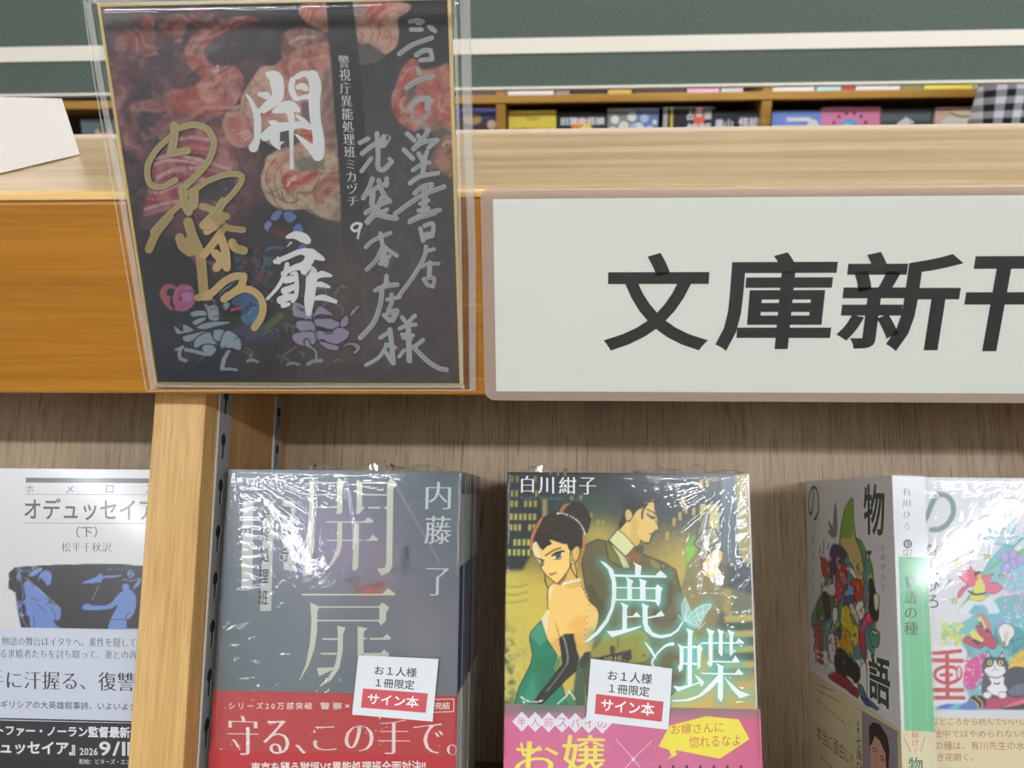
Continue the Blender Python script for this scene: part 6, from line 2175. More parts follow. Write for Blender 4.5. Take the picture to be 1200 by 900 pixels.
s.text('群がる求婚者たちを討ち取って、妻との再認を', None, T9, mincho=.7, w=-.004, quad=[*VD(-76, 354), *VD(700, 362), *VD(700, 402), *VD(-76, 394)])
s.text('手に汗握る、復讐の物語', None, (50, 50, 54), mincho=1, quad=[*VD(-60, 452), *VD(880, 468), *VD(880, 552), *VD(-60, 536)])
s.text('古代ギリシアの大英雄叙事詩、いよいよクライマックスへ', None, T9, w=.006, quad=[*VD(-70, 588), *VD(890, 606), *VD(890, 642), *VD(-70, 624)])
s.shape(VD(-260, 664, 900, 692, 900, 700, -260, 671), (40, 40, 44))
s.shape(VD(-260, 676, 900, 702, 900, 1160, -260, 1160), (40, 38, 40))
s.text('クリストファー・ノーラン監督最新作', None, (226, 226, 228), w=.028, quad=[*VD(-166, 700), *VD(645, 712), *VD(645, 765), *VD(-166, 748)])
s.text('『オデュッセイア』', None, (226, 226, 228), w=.028, quad=[*VD(-160, 770), *VD(345, 776), *VD(345, 842), *VD(-160, 832)])
s.text('2026', None, (220, 220, 222), w=.02, quad=[*VD(366, 808), *VD(448, 809), *VD(448, 842), *VD(366, 841)])
s.text('9/11', None, (220, 220, 222), w=.02, quad=[*VD(455, 778), *VD(600, 780), *VD(600, 846), *VD(455, 844)])
s.text('配給：ビターズ・エンド', None, (216, 216, 218), w=.004, quad=[*VD(364, 858), *VD(622, 860), *VD(622, 884), *VD(364, 882)])
o = s.build('paper_band', M_satin, b3, (0, W3 + .0002, .00003, .00017, 0, HB3), (200, 206, 218))
o['label'] = 'pale blue paper band with black lower half'

# ---------------- white picture book seen from its spine, standing across the shelf
WA, TA, XA, DA, HA = .1040, .0126, .2958, .0162, .1475
RA = .028
bA = book_root(XA - HA * math.sin(RA), DA, 'white paperback with green spine label standing spine-out in front of its twin', rot=(Matrix.Rotation(-TILT, 3, 'X') @ Matrix.Rotation(RA, 3, 'Y')).to_euler())
M_white = mat('cover_white', (226, 225, 224), .3)
# spine: local x 0..TA, facing the viewer at y = 0
s = Sheet(bA, (0, 0, 0), (1, 0, 0), (0, 0, 1), (0, -1, 0), TA, HA, gain=.9)
s._tick()
s.put([(0, 0), (TA, 0), (TA, HA), (0, HA)], [(0, 1, 2, 3)], (222, 222, 222))
V6 = view(1035, 550, 6.0)
gz = s.loc([(1062, 652.5)])[0][1]
s._tick()
s.put([(.0013, 0), (TA, 0), (TA, gz), (.0013, gz)], [(0, 1, 2, 3)], (106, 190, 140))
for a0, a1 in ((.0030, .0042), (.0098, .0106)):
    s._tick()
    s.put([(a0, 0), (a1, 0), (a1, gz), (a0, gz)], [(0, 1, 2, 3)], (114, 198, 150))
SPG = (96, 98, 98)
s.text('有川ひろ', None, SPG, vert=True, mincho=.8, w=-.004, track=.25, quad=[*V6(134, 130), *V6(195, 130), *V6(188, 424), *V6(138, 424)])
s.disc(*V6(172, 524)[0], 5.3, (78, 80, 80))
s.text('幻', None, (220, 222, 220), w=.01, quad=[*V6(154, 505), *V6(190, 505), *V6(190, 543), *V6(154, 543)])
s.text('127', None, SPG, w=-.004, quad=[*V6(142, 562), *V6(206, 562), *V6(206, 606), *V6(142, 606)])
V7s = view(930, 540, 5.0)
s.text('物語の種', None, (48, 72, 60), vert=True, mincho=.6, w=.0, quad=[(1060, 674), (1073, 674), (1076, 744), (1059, 744)], track=.1)
s.build('spine', M_cover, bA, (0, TA, 0, .0004, 0, HA), (224, 224, 224))
# cover facing left: plane x = 0, runs back from the spine
s = Sheet(bA, (0, 0, 0), (0, 1, 0), (0, 0, 1), (-1, 0, 0), WA, HA, gain=.92)
s.grid(.00055, (218, 215, 216), b0=.03)
C1, C2, C3 = view(930, 545, 7.5), view(930, 650, 6.923), view(930, 770, 6.923)
INKG = (56, 78, 66)
# the tall leaf and the painted scene below it
s.poly(C1(400, 690, 420, 520, 450, 380, 500, 296, 518, 292, 524, 360, 524, 480, 545, 640, 600, 660, 660, 800, 700, 920, 720, 1200, 700, 1600, 690, 1700, 480, 1720, 240, 1620, 150, 1400, 160, 1300, 250, 1100, 300, 900, 330, 780), (90, 140, 140), 1.0, 1, sm=False)
s.poly(C1(545, 645, 590, 660, 650, 770, 700, 920, 725, 1300, 710, 1700, 690, 1700, 690, 1300, 660, 950, 610, 780), (96, 150, 82), 1, .95)
s.poly(C1(405, 690, 420, 520, 452, 380, 500, 296, 522, 300, 524, 480, 545, 640, 590, 760, 620, 900, 600, 1100, 570, 1060, 520, 900, 470, 780), (206, 180, 110), 1.0, 1, sm=False, line=(70, 110, 50), lw=1.2)
s.poly(C1(408, 640, 425, 520, 455, 380, 502, 298, 518, 300, 518, 480, 520, 620, 460, 640), (124, 170, 70), 2, .95)
s.poly(C1(330, 720, 370, 690, 440, 740, 470, 780, 420, 900, 360, 1000, 300, 960, 310, 820), (78, 62, 100), 1.4, 1)
s.poly(C1(240, 840, 270, 810, 300, 850, 320, 930, 290, 1000, 250, 960), (176, 70, 60), 1.2, 1)
for (pts, c) in [((350, 110, 380, 70, 430, 90, 430, 200, 400, 300, 370, 400, 340, 420, 330, 250), (178, 44, 76)), ((470, 210, 540, 200, 560, 260, 560, 360, 520, 390, 480, 340, 460, 270), (206, 66, 40)), ((412, 280, 440, 235, 480, 260, 490, 330, 440, 360, 415, 340), (130, 156, 214)), ((410, 350, 480, 330, 490, 380, 430, 420, 410, 400), (70, 92, 140)),
                 ((230, 260, 330, 240, 340, 320, 300, 330, 240, 310), (206, 200, 200)), ((200, 380, 260, 330, 320, 340, 330, 450, 260, 540, 190, 520), (88, 118, 66)), ((240, 320, 270, 310, 300, 440, 280, 530, 250, 450), (70, 56, 50)), ((390, 440, 440, 420, 480, 560, 520, 580, 530, 700, 480, 760, 400, 700, 380, 560), (212, 196, 40)), ((360, 640, 440, 620, 480, 700, 480, 800, 420, 790, 350, 760), (206, 156, 50)),
                 ((510, 400, 560, 380, 580, 480, 540, 530, 500, 500), (226, 224, 216)), ((450, 420, 480, 400, 530, 520, 515, 560), (210, 196, 180)), ((620, 455, 655, 500, 640, 550, 580, 620, 585, 860, 560, 820, 535, 660, 560, 530), (214, 52, 96)), ((620, 180, 660, 280, 690, 440, 680, 540, 640, 520, 610, 400), (44, 46, 50)), ((650, 330, 690, 330, 690, 430, 660, 450), (222, 216, 190)),
                 ((320, 440, 350, 430, 360, 500, 340, 560, 315, 540), (220, 216, 216)), ((340, 600, 390, 560, 380, 680, 340, 680), (60, 104, 96)), ((280, 660, 330, 660, 345, 800, 330, 880, 290, 840), (214, 208, 208)), ((340, 780, 400, 770, 470, 880, 490, 1000, 420, 1020, 340, 930), (46, 42, 46)), ((615, 620, 690, 620, 690, 740, 640, 740), (84, 150, 130)), ((620, 618, 690, 630, 690, 645, 622, 632), (232, 232, 226))]:
    s.poly(C2(*pts), c, 1.1, 1, line=(50, 46, 48), lw=.8)
s.poly(C2(430, 105, 470, 110, 505, 170, 500, 190, 470, 150, 435, 125), (232, 230, 226), 1, 1)
for k in range(60):
    x, y = C2(RNG.uniform(340, 430), RNG.uniform(90, 400))[0]
    s.blob(x, y, .9, .9, (214, 90, 116), .7)
    x, y = C2(RNG.uniform(390, 520), RNG.uniform(430, 740))[0]
    s.blob(x, y, 1.2, 1.2, (232, 214, 60) if k % 2 else (150, 130, 40), .7)
for pts, c in [((280, 150, 340, 120, 440, 180, 480, 230, 520, 260, 520, 330, 420, 260, 330, 200), (160, 40, 62)), ((520, 190, 550, 70, 590, 60, 595, 300, 560, 330, 530, 260), (224, 226, 204)), ((440, 0, 520, 60, 540, 160, 500, 210, 400, 120, 340, 60), (44, 42, 46)), ((530, 220, 550, 330, 600, 380, 680, 430, 680, 390, 600, 330, 560, 240), (70, 130, 140)), ((545, 320, 600, 350, 640, 400, 590, 390), (92, 76, 150)), ((430, 150, 480, 180, 490, 215, 440, 180), (226, 220, 220))]:
    s.poly(C3(*pts), c, 1.1, 1, line=(50, 46, 48), lw=.8)
s.poly(C3(180, 20, 330, 120, 250, 140, 190, 80), (206, 190, 200), 2, .6)
for k in range(170):
    x, y = C2(RNG.uniform(220, 640), RNG.uniform(20, 900))[0]
    u = (x - 930) * 6.923
    if 200 < u and y < 785 + .55 * (x - 950) and x < 1028:
        c_ = [(70, 110, 90), (200, 70, 90), (226, 200, 80), (120, 150, 190), (60, 50, 60), (214, 150, 70), (150, 180, 120), (220, 210, 210)][k % 8]
        an = RNG.uniform(0, 6.28)
        l = RNG.uniform(2, 6)
        s.line([(x, y), (x + .4 * l * math.cos(an), y + l * math.sin(an)), (x + l * .5 * math.cos(an + .8), y + 1.3 * l * math.sin(an + .8))], RNG.uniform(.7, 1.7), c_, .85)
# bird, penguin, notes
s.poly(C1(368, 325, 382, 430, 385, 580, 360, 640, 320, 620, 300, 580, 340, 560, 350, 440), (120, 136, 134), 1, .95)
s.poly(C1(305, 500, 320, 500, 350, 570, 330, 600), (110, 128, 126), 1, .95)
s.poly(C1(635, 790, 650, 755, 690, 762, 670, 790, 660, 830, 635, 832), (48, 48, 48), .8, 1)
s.poly(C1(645, 785, 655, 785, 655, 825, 645, 825), (226, 226, 222), .8, 1)
for a in ((235, 720, 230, 770), (265, 660, 262, 780), (305, 690, 300, 740)):
    s.line(C1(*a), 1.2, (110, 92, 92), .8)
# big characters of the cover
s.text('物', None, INKG, w=.02, quad=[*C1(612, 165), *C1(800, 165), *C1(800, 628), *C1(618, 610)])
s.text('の', None, INKG, w=-.004, quad=[*C1(128, 172), *C1(226, 178), *C1(226, 512), *C1(128, 470)])
for dx in (0,):
    s.shape(C3(600, -70, 640, -10, 780, 40, 800, 450, 770, 450, 680, 400, 600, 320), (224, 222, 222))
    s.text('語', None, INKG, w=.024, quad=[*C3(608, -40), *C3(782, 10), *C3(786, 438), *C3(612, 330)])
s.text('種', None, (160, 74, 66), w=.02, quad=[*C2(160, 540), *C2(246, 545), *C2(246, 905), *C2(160, 860)])
s.text('ものがたり', None, (92, 92, 92), vert=True, w=-.006, track=.3, quad=[(1032, 638), (1037, 638), (1038, 692), (1033, 692)])
s.text('有川ひろ', None, (120, 112, 112), vert=True, w=-.006, track=.5, quad=[*C1(160, 605), *C1(186, 610), *C1(186, 1150), *C1(162, 1130)])
s.build('front_cover', M_satin, bA, (.00002, .0004, 0, WA, 0, HA), (222, 221, 220))
b = MB()
b.box(TA - .0004, TA, 0, WA, 0, HA)
b.build('back_cover', M_white, bA)
b = MB()
b.box(.0005, TA - .0005, .0006, WA - .0008, .0006, HA - .0008)
b.build('page_block', M_pages, bA)
# cream band: front on the spine, side on the cover
HBA = .0493
CRM, REDB = (218, 206, 166), (186, 82, 70)
s = Sheet(bA, (-.00022, 0, 0), (0, 1, 0), (0, 0, 1), (-1, 0, 0), WA, HBA, gain=.9)
s._tick()
s.put([(0, 0), (WA, 0), (WA, HBA), (0, HBA)], [(0, 1, 2, 3)], CRM)
V8b = C3
s.shape(V8b(555, 432, 845, 602, 845, 1010, 560, 1010), (150, 140, 150))
s.shape(V8b(610, 570, 640, 528, 700, 545, 760, 640, 780, 760, 770, 900, 740, 1000, 700, 990, 620, 800, 612, 650), (58, 44, 42))
s.shape(V8b(620, 720, 640, 650, 680, 630, 720, 690, 745, 780, 750, 900, 735, 1000, 640, 1000, 625, 860), (206, 158, 140))
s.shape(V8b(618, 700, 640, 600, 700, 600, 740, 680, 760, 800, 735, 760, 700, 680, 660, 640, 630, 720), (62, 46, 44))
s.brush(V8b(640, 735, 660, 740, 672, 760), 1.2, (60, 46, 44))
s.brush(V8b(705, 800, 720, 810, 735, 835), 1.2, (60, 46, 44))
s.brush(V8b(645, 762, 660, 770), 1.2, (40, 34, 34))
s.brush(V8b(708, 828, 728, 846), 1.2, (40, 34, 34))
s.brush(V8b(672, 790, 668, 870, 684, 890), .9, (170, 116, 100))
for t_, q, c, vt in (('声優', ((514, 512), (536, 520), (536, 630), (514, 612)), (112, 104, 84), True), ('七海ひろき', ((506, 640), (552, 650), (556, 1150), (510, 1130)), (66, 58, 50), True), ('本当に面白い!', ((188, 536), (482, 770), (482, 900), (188, 670)), (160, 82, 62), False),
                     ('この物語は最初の', ((180, 200), (345, 270), (345, 292), (180, 225)), (128, 112, 82), False), ('一粒から芽を出し', ((190, 255), (385, 350), (385, 378), (190, 280)), (128, 112, 82), False), ('読む人の心にずっと残って', ((190, 330), (460, 560), (460, 590), (190, 358)), (128, 100, 76), False), ('誰かに渡したくなる', ((220, 800), (420, 960), (420, 1000), (220, 830)), (128, 100, 76), False)):
    s.text(t_, None, c, vert=vt, w=.004, quad=[V8b(*p)[0] for p in q])
o = s.build('paper_band', M_satin, bA, [(-.0002, -.00004, 0, WA, 0, HBA), (-.0002, TA + .0002, -.00022, -.00004, 0, HBA)], CRM)
s = Sheet(bA, (-.0002, -.00022, 0), (1, 0, 0), (0, 0, 1), (0, -1, 0), TA + .0004, HBA, gain=.9)
s._tick()
s.put([(0, 0), (TA + .0004, 0), (TA + .0004, HBA), (0, HBA)], [(0, 1, 2, 3)], CRM)
s.text('届け!', None, (200, 90, 74), vert=True, mincho=.4, quad=[*C3(955, 596), *C3(1015, 598), *C3(1012, 790), *C3(965, 790)])
s.brush(C3(897, 655, 948, 768), .9, (196, 100, 80), sm=False)
s.brush(C3(1064, 655, 1030, 762), .9, (196, 100, 80), sm=False)
s.text('物語', None, (44, 110, 84), vert=True, mincho=.6, w=.01, quad=[*C3(930, 810), *C3(1048, 815), *C3(1055, 1080), *C3(935, 1080)])
s.build('band_spine', M_satin, o)
M_clear = film('clear_cover', rough=.10, gain=1.0, base=.01)
b = MB()
b.box(-.0006, TA + .0004, -.0008, -.0007, .001, HA + .0006)
b.build('clear_wrap', M_clear, bA, fixn=False)

# ---------------- twin copy facing the viewer, right edge of the frame
WB, TB, XB, DB, HB = .105, .0126, .3100, .0335, .1475
bB = book_root(XB, DB, 'white paperback with black and white cat picture facing out at right edge')
s = Sheet(bB, (0, 0, 0), (1, 0, 0), (0, 0, 1), (0, -1, 0), WB, HB, gain=.92)
s.grid(.00045, (212, 212, 214), a1=.052, b0=.04)
P1, P2, P3 = view(1075, 550, 8.184), view(1075, 640, 8.184), view(1075, 740, 8.184)
# large coloured scene, from the lower left to beyond the edge of the frame
s.poly([(1200, 625), (1178, 636), (1160, 655), (1140, 690), (1124, 714), (1135, 718), (1150, 715), (1170, 700), (1230, 690), (1230, 832), (1095, 832), (1100, 826), (1128, 800), (1135, 770), (1122, 745), (1103, 750), (1105, 735), (1130, 728), (1150, 715), (1190, 640), (1240, 600)], (120, 186, 190), 1.2, .95, sm=False)
s.poly(P2(395, 610, 500, 470, 640, 280, 760, 150, 900, 90, 1020, 20, 1040, 60, 900, 130, 780, 210, 700, 300, 560, 460, 500, 520, 440, 600), (132, 186, 130), 1, 1)
s.poly(P2(640, 320, 760, 180, 900, 120, 1023, 90, 1060, 400, 800, 420, 700, 380), (140, 200, 206), 2, .9)
for cx, cy in ((840, 110), (920, 90), (930, 165), (850, 215), (990, 130)):
    s.poly([P2(cx + 46 * math.cos(t), cy + 50 * math.sin(t))[0] for t in np.linspace(0, 6.28, 10)[:-1]], (178, 164, 208), 1, .95, line=(140, 130, 180), lw=.8)
s.blob(*P2(868, 190)[0], 1.3, 1.3, (240, 240, 244), 1, p=4)
for k in range(170):
    x, y = P2(RNG.uniform(820, 1060), RNG.uniform(260, 780))[0]
    if abs((y - 640) * 8.184 - 520) > 70 or True:
        s.blob(x, y, 1.2, 1.2, (216, 150, 186) if k % 3 else (238, 226, 234), .8)
s.poly(P2(520, 500, 600, 460, 700, 500, 760, 560, 780, 640, 640, 640, 560, 560, 480, 640, 400, 610), (222, 226, 228), 2, .9)
s.poly(P2(500, 640, 580, 570, 640, 570, 680, 640, 600, 660), (128, 176, 196), 2, .9)
# winged girl with a wand among stars
s.poly(P2(395, 280, 450, 240, 510, 225, 570, 260, 590, 340, 540, 380, 480, 400, 400, 495, 390, 460, 430, 400, 480, 370, 430, 320), (220, 112, 136), .9, 1, line=(150, 70, 90), lw=.9)
s.poly(P2(620, 300, 680, 280, 720, 262, 720, 300, 680, 350, 760, 350, 810, 400, 760, 450, 680, 450, 640, 400), (220, 120, 144), .9, 1, line=(170, 90, 110), lw=.8)
s.poly(P2(560, 270, 590, 248, 622, 262, 625, 300, 605, 325, 570, 310), (222, 176, 130), .9, 1, line=(110, 80, 60), lw=.8)
s.poly(P2(545, 262, 580, 240, 625, 255, 600, 262, 570, 280, 560, 300), (110, 84, 66), .8, 1)
s.poly(P2(570, 330, 620, 320, 650, 440, 540, 440), (220, 214, 110), .9, 1)
s.poly(P2(510, 470, 560, 470, 640, 470, 660, 480, 620, 525, 540, 520, 500, 500), (222, 212, 106), .9, 1, line=(150, 140, 70), lw=.7)
s.line(P2(490, 430, 560, 465, 650, 450), 2.0, (70, 72, 80), .95)
s.line(P2(520, 245, 512, 170, 517, 100), 2.2, (196, 130, 120), .95)
s.line(P2(517, 130, 517, 98), 2.4, (120, 100, 140), .95)
for a in ((400, 290, 440, 270, 470, 330, 440, 345), (415, 300, 440, 290, 455, 325)):
    s.line(P2(*a), .8, (240, 200, 210), .9)


def star(x, y, r, c):
    s.poly([(x + (r if k % 2 == 0 else r * .45) * math.sin(k * math.pi / 5), y - (r if k % 2 == 0 else r * .45) * math.cos(k * math.pi / 5)) for k in range(10)], c, .9, 1, sm=False, line=(120, 130, 80), lw=.7)


for x, y, r in ((390, 158, 45), (513, 50, 30), (670, 95, 36), (315, 347, 28), (355, 522, 34), (805, 288, 30)):
    star(*P2(x, y)[0], r / 8.184, (206, 214, 110))
# dove
s.poly(P1(655, 575, 700, 560, 740, 590, 810, 600, 850, 480, 880, 380, 905, 345, 930, 400, 955, 470, 930, 590, 900, 640, 980, 650, 960, 710, 900, 735, 850, 710, 800, 725, 740, 715, 680, 690, 630, 658, 720, 660, 715, 610), (180, 200, 208), .9, 1, line=(120, 140, 150), lw=.8)
s.line(P1(890, 540, 890, 620, 860, 650), .9, (110, 130, 140), .9)
s.line(P1(835, 500, 840, 620), .8, (140, 160, 170), .8)
s.poly(P1(660, 575, 700, 562, 730, 590, 720, 620), (150, 186, 176), 1, .8)
# red clips and yellow flowers
s.poly(P3(560, -60, 640, -60, 690, -40, 720, 40, 770, 110, 740, 165, 690, 160, 620, 100), (190, 80, 100), .9, 1, sm=False, line=(110, 50, 60), lw=.8)
s.poly(P2(570, 660, 640, 640, 720, 780, 680, 860, 600, 750), (196, 130, 146), 1.2, .95, sm=False)
s.poly(P2(570, 690, 610, 670, 680, 810, 660, 830), (222, 216, 120), .9, .95, sm=False)
s.poly(P2(580, 720, 620, 730, 640, 800, 600, 770), (96, 92, 106), .9, .9, sm=False)
s.poly(P3(445, 70, 500, 50, 640, 120, 600, 160, 520, 140, 450, 105), (190, 80, 100), .9, 1, line=(110, 50, 60), lw=.8)
s.poly(P3(500, 0, 540, -20, 640, 80, 620, 105, 520, 60), (224, 216, 110), .9, 1, sm=False)
s.poly(P3(540, 70, 610, 110, 580, 130, 530, 95), (70, 66, 74), .9, 1)
s.poly(P3(650, -30, 690, -20, 690, 20, 655, 10), (110, 60, 70), .9, .9)
for k in range(46):
    x, y = P3(RNG.uniform(225, 440), RNG.uniform(-80, 130))[0]
    s.blob(x, y, 2.2, 2.2, (214, 212, 96) if k % 2 else (196, 200, 120), .95, p=4)
for k in range(22):
    x, y = P3(RNG.uniform(235, 430), RNG.uniform(-90, 130))[0]
    s.blob(x, y, 1, 1, (238, 236, 160) if k % 2 else (150, 160, 80), .9)
# bulb and leaves
s.poly(P3(760, -80, 900, -70, 1040, 30, 1040, 220, 900, 200, 830, 160, 740, 60), (86, 158, 168), 2, .9)
for a in [(830, 160, 900, 100, 1023, 60), (860, 230, 930, 180, 900, 60), (740, 30, 790, 120, 830, 160), (900, 240, 960, 160, 1020, 130)]:
    s.line(P3(*a), .9, (50, 110, 120), .9)
s.poly(P2(745, 720, 800, 690, 850, 700, 780, 800, 790, 880), (140, 168, 214), 1.5, .9)
s.poly(P2(775, 810, 810, 752, 870, 745, 925, 790, 930, 850, 890, 900, 870, 950, 830, 960, 800, 890), (232, 226, 218), .9, 1, line=(140, 130, 130), lw=.9)
s.poly(P3(795, 110, 840, 90, 850, 130, 810, 145), (170, 156, 100), .9, 1)
s.line(P2(835, 840, 850, 900, 865, 840, 850, 820), .8, (150, 120, 120), .8)
# magenta blossoms and orange ones
s.poly(P3(470, 300, 560, 240, 640, 210, 650, 320, 640, 430, 580, 480, 560, 540, 500, 560, 440, 490), (206, 90, 150), 1.2, 1)
for k in range(70):
    x, y = P3(RNG.uniform(450, 645), RNG.uniform(225, 550))[0]
    s.blob(x, y, 1.3, .8, (240, 216, 232) if k % 2 else (176, 60, 120), .85)
s.poly(P3(880, 320, 950, 220, 1023, 180, 1060, 360, 880, 370), (226, 190, 70), 1.5, 1)
for k in range(24):
    x, y = P3(RNG.uniform(890, 1030), RNG.uniform(220, 365))[0]
    s.blob(x, y, 1.2, 1.2, (222, 140, 60) if k % 2 else (240, 224, 110), .9)
for a in [(470, 140, 490, 200, 480, 260), (500, 150, 520, 220, 560, 250)]:
    s.line(P3(*a), 1.0, (90, 130, 110), .9)
# cat lying on a red cushion
CD, CW = (84, 84, 94), (230, 230, 230)
s.poly(P3(640, 640, 760, 620, 1040, 600, 1040, 745, 620, 745), (182, 74, 104), 1, 1, sm=False)
s.poly(P3(800, 740, 900, 700, 1040, 690, 1040, 745), (60, 56, 60), 2, .9)
s.poly(P3(810, 735, 880, 700, 1023, 650, 1023, 690, 900, 720), (226, 120, 150), 1.5, .9)
s.poly(P3(860, 370, 1040, 360, 1040, 610, 900, 630, 840, 560), CD, .9, 1)
s.poly(P3(640, 420, 720, 480, 840, 470, 870, 520, 860, 620, 700, 640, 620, 600), CD, .9, 1)
s.poly(P3(870, 580, 930, 520, 1023, 500, 1040, 590, 930, 615), (112, 116, 134), 1, 1)
s.poly(P3(655, 250, 672, 185, 710, 240, 780, 245, 815, 195, 835, 255, 870, 320, 860, 380, 840, 430, 760, 470, 690, 440, 640, 390, 625, 330), CD, .9, 1, line=(60, 60, 66), lw=.8)
s.poly(P3(660, 240, 674, 195, 695, 240), (216, 190, 196), .8, 1)
s.poly(P3(795, 240, 815, 205, 826, 245), (216, 190, 196), .8, 1)
s.poly(P3(745, 270, 770, 320, 830, 340, 845, 390, 800, 430, 760, 480, 690, 430, 645, 380, 660, 350, 720, 330), CW, .9, 1)
s.poly(P3(700, 440, 820, 430, 830, 500, 860, 560, 800, 615, 720, 600, 665, 550, 710, 500), CW, .9, 1)
for x in (695, 798):
    s.poly([P3(x + 27 * math.cos(t), 300 + 26 * math.sin(t))[0] for t in np.linspace(0, 6.28, 10)[:-1]], (226, 206, 140), .8, 1, line=(60, 56, 60), lw=.8)
    s.blob(*P3(x, 300)[0], 1.2, 1.4, (70, 56, 40), 1, p=5)
s.line(P3(705, 432, 750, 445, 800, 432), 1.4, (110, 100, 104), .95)
s.poly(P3(735, 490, 760, 498, 788, 488, 785, 505, 740, 506), (70, 70, 80), .8, 1)
s.line(P3(735, 335, 748, 340), 1.3, (190, 120, 130), .95)
s.line(P3(715, 380, 745, 360, 780, 375), .8, (150, 140, 140), .9)
for x in (670, 815):
    s.poly([P3(x + 42 * math.cos(t), 610 + 32 * math.sin(t))[0] for t in np.linspace(0, 6.28, 12)[:-1]], CW, .8, 1, line=(130, 124, 126), lw=.8)
# striped bottle at the bottom
s.poly(P3(400, 740, 500, 640, 560, 610, 640, 660, 650, 700, 600, 745), (92, 130, 190), 1, 1)
s.poly(P3(500, 650, 560, 612, 640, 630, 660, 690, 620, 735, 560, 690), (60, 52, 52), 1, 1)
s.line(P3(510, 650, 570, 690, 590, 735), 1.4, (216, 196, 130), .95)
s.line(P3(560, 620, 620, 680, 625, 730), 1.4, (216, 196, 130), .95)
s.poly([P3(155, 697)[0], P3(200, 697)[0], P3(205, 740)[0], P3(155, 740)[0]], (120, 190, 90), .8, 1, sm=False)
s.poly(P3(200, 700, 260, 697, 400, 697, 430, 735, 205, 740), (86, 110, 190), 1, 1, sm=False)
s.poly(P3(300, 735, 360, 697, 430, 697, 390, 738), (120, 190, 200), 1, .9, sm=False)
# red title character with its white halo, cut by the spine in front
s.poly(P3(60, 170, 200, 140, 420, 150, 470, 190, 450, 280, 440, 520, 490, 600, 470, 680, 300, 690, 60, 700), (222, 220, 222), 2.5, .96)
RT = (186, 76, 76)
for a, w_ in [((150, 208, 280, 200, 415, 185), 34), ((130, 275, 430, 282), 36), ((285, 230, 290, 620), 38), ((150, 560, 430, 562), 40), ((130, 635, 445, 637), 38), ((225, 418, 330, 415), 26), ((90, 185, 105, 195), 44), ((60, 320, 112, 330), 36), ((85, 370, 115, 450), 32)]:
    s.line(P3(*a), w_ / 8.184, RT, 1, 1.0)
s.line(np.array([P3(290 + 125 * math.cos(t), 415 + 78 * math.sin(t))[0] for t in np.linspace(0, 2 * math.pi, 26)]), 32 / 8.184, RT, 1, 1.0)
s.poly(P3(380, 350, 405, 340, 425, 380, 410, 450, 380, 430), (222, 214, 214), 1, .9, line=RT, lw=1.6)
# green-grey character at the top, author's name
GG = (110, 136, 126)
s.line(P1(185, 250, 140, 330, 90, 450, 45, 530), 6.0, GG, 1, 1.2)
s.line(P1(185, 240, 270, 250, 330, 310, 345, 410, 300, 510, 220, 570, 140, 580), 6.0, GG, 1, 1.2)
s.text('有川ひろ', None, (104, 110, 110), vert=True, w=.008, track=.02, quad=[(1082, 637), (1099, 637), (1102, 713), (1084, 712)])
s.build('front_cover', M_satin, bB, (0, WB, 0, .0004, 0, HB), (220, 219, 220))
pages(bB, WB, HB, TB)
backcover(bB, WB, HB, TB, M_white)
b = MB()
b.box(WB - .0004, WB, 0, TB, 0, HB)
b.build('spine', mat('spine_green', (106, 190, 140), .3), bB)
HBB = .0498
s = Sheet(bB, (0, -.00022, 0), (1, 0, 0), (0, 0, 1), (0, -1, 0), WB + .0002, HBB, gain=.9)
s._tick()
s.put([(0, 0), (WB + .0002, 0), (WB + .0002, HBB), (0, HBB)], [(0, 1, 2, 3)], (216, 204, 166))
P4 = view(1060, 710, 4.736)
BR = (170, 106, 86)
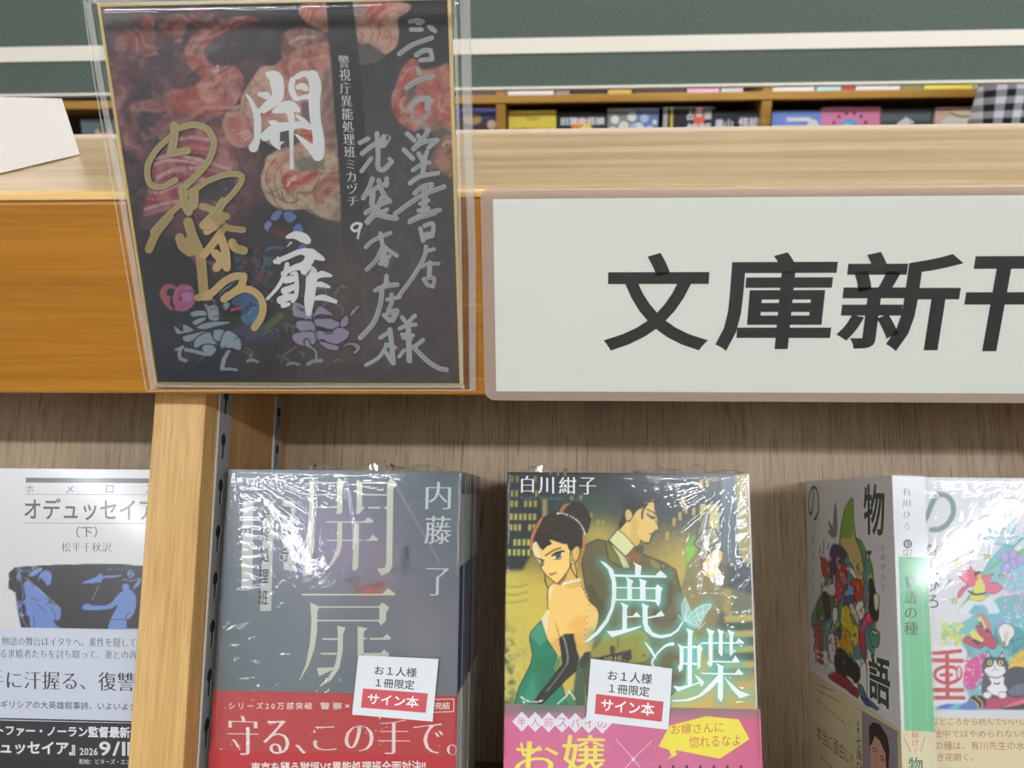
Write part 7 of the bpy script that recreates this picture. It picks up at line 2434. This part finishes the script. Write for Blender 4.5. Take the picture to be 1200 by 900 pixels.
for t_, q in (('好きなところから読んでいいし、', (60, 620, 690, 662)), ('でも途中ではやめられない!', (64, 688, 662, 730)), ('一粒の種は、有川先生の水で', (68, 752, 715, 800)), ('吹き花開く。', (132, 818, 380, 862))):
    s.text(t_, None, BR, w=.002, quad=[*P4(q[0], q[1]), *P4(q[2], q[1]), *P4(q[2], q[3]), *P4(q[0], q[3])])
s.build('paper_band', M_satin, bB, (0, WB + .0002, .00003, .00017, 0, HBB), (216, 204, 166))['label'] = 'cream paper band with brown lettering'
SWB = Sheet(bB, (0, -.001, 0), (1, 0, 0), (0, 0, 1), (0, -1, 0), WB, HB)
rg = np.random.RandomState(21)
rid = []
for k in range(40):
    x, y = rg.uniform(1080, 1230), rg.uniform(560, 586)
    rid.append(([(x, y), (x + rg.uniform(4, 12), y - rg.uniform(-1, 4))], .3, .14))
wrB = wrap_mesh(bB, SWB, WB, HB, rid, 12, noise_amp=.000015, z_lo=.03)

# hidden companions of the three other stacks, each leaning close behind the front copy
for (x, d0, w, h, t, m, gl, lab) in ((X2, D2, W2, BH1, T2, mat('plain_ochre_cover', (150, 140, 90), .3), 'copies stacked behind the illustrated couple paperback', 'copy of the illustrated couple paperback hidden in the stack behind it'),
                                     (X3, D3, W3, BH3, T3, M_white, 'copies stacked behind the vase paperback', 'white copy hidden in the stack behind the vase paperback'),
                                     (XB, DB, WB, HB, TB, M_white, 'copies stacked behind the cat paperback', 'white copy hidden in the stack behind the cat paperback')):
    n = int((.1208 - (d0 + t + .001)) / (t + .0004))
    r0 = None
    for i in range(n):
        r = book_root(x, d0 + .0016 + (t + .0004) * (i + 1), lab, gl)
        if r0 is None:
            b = MB()
            b.box(0, w, 0, .0004, 0, h)
            b.build('front_cover', m, r)
            b = MB()
            b.box(w - .0004, w, .00045, t - .00045, 0, h)
            b.build('spine', m, r)
            pages(r, w, h, t)
            backcover(r, w, h, t, m)
            r0 = r
        else:
            for k in [q for q in bpy.data.objects if q.parent == r0]:
                c = k.copy()
                COL.objects.link(c)
                c.parent = r
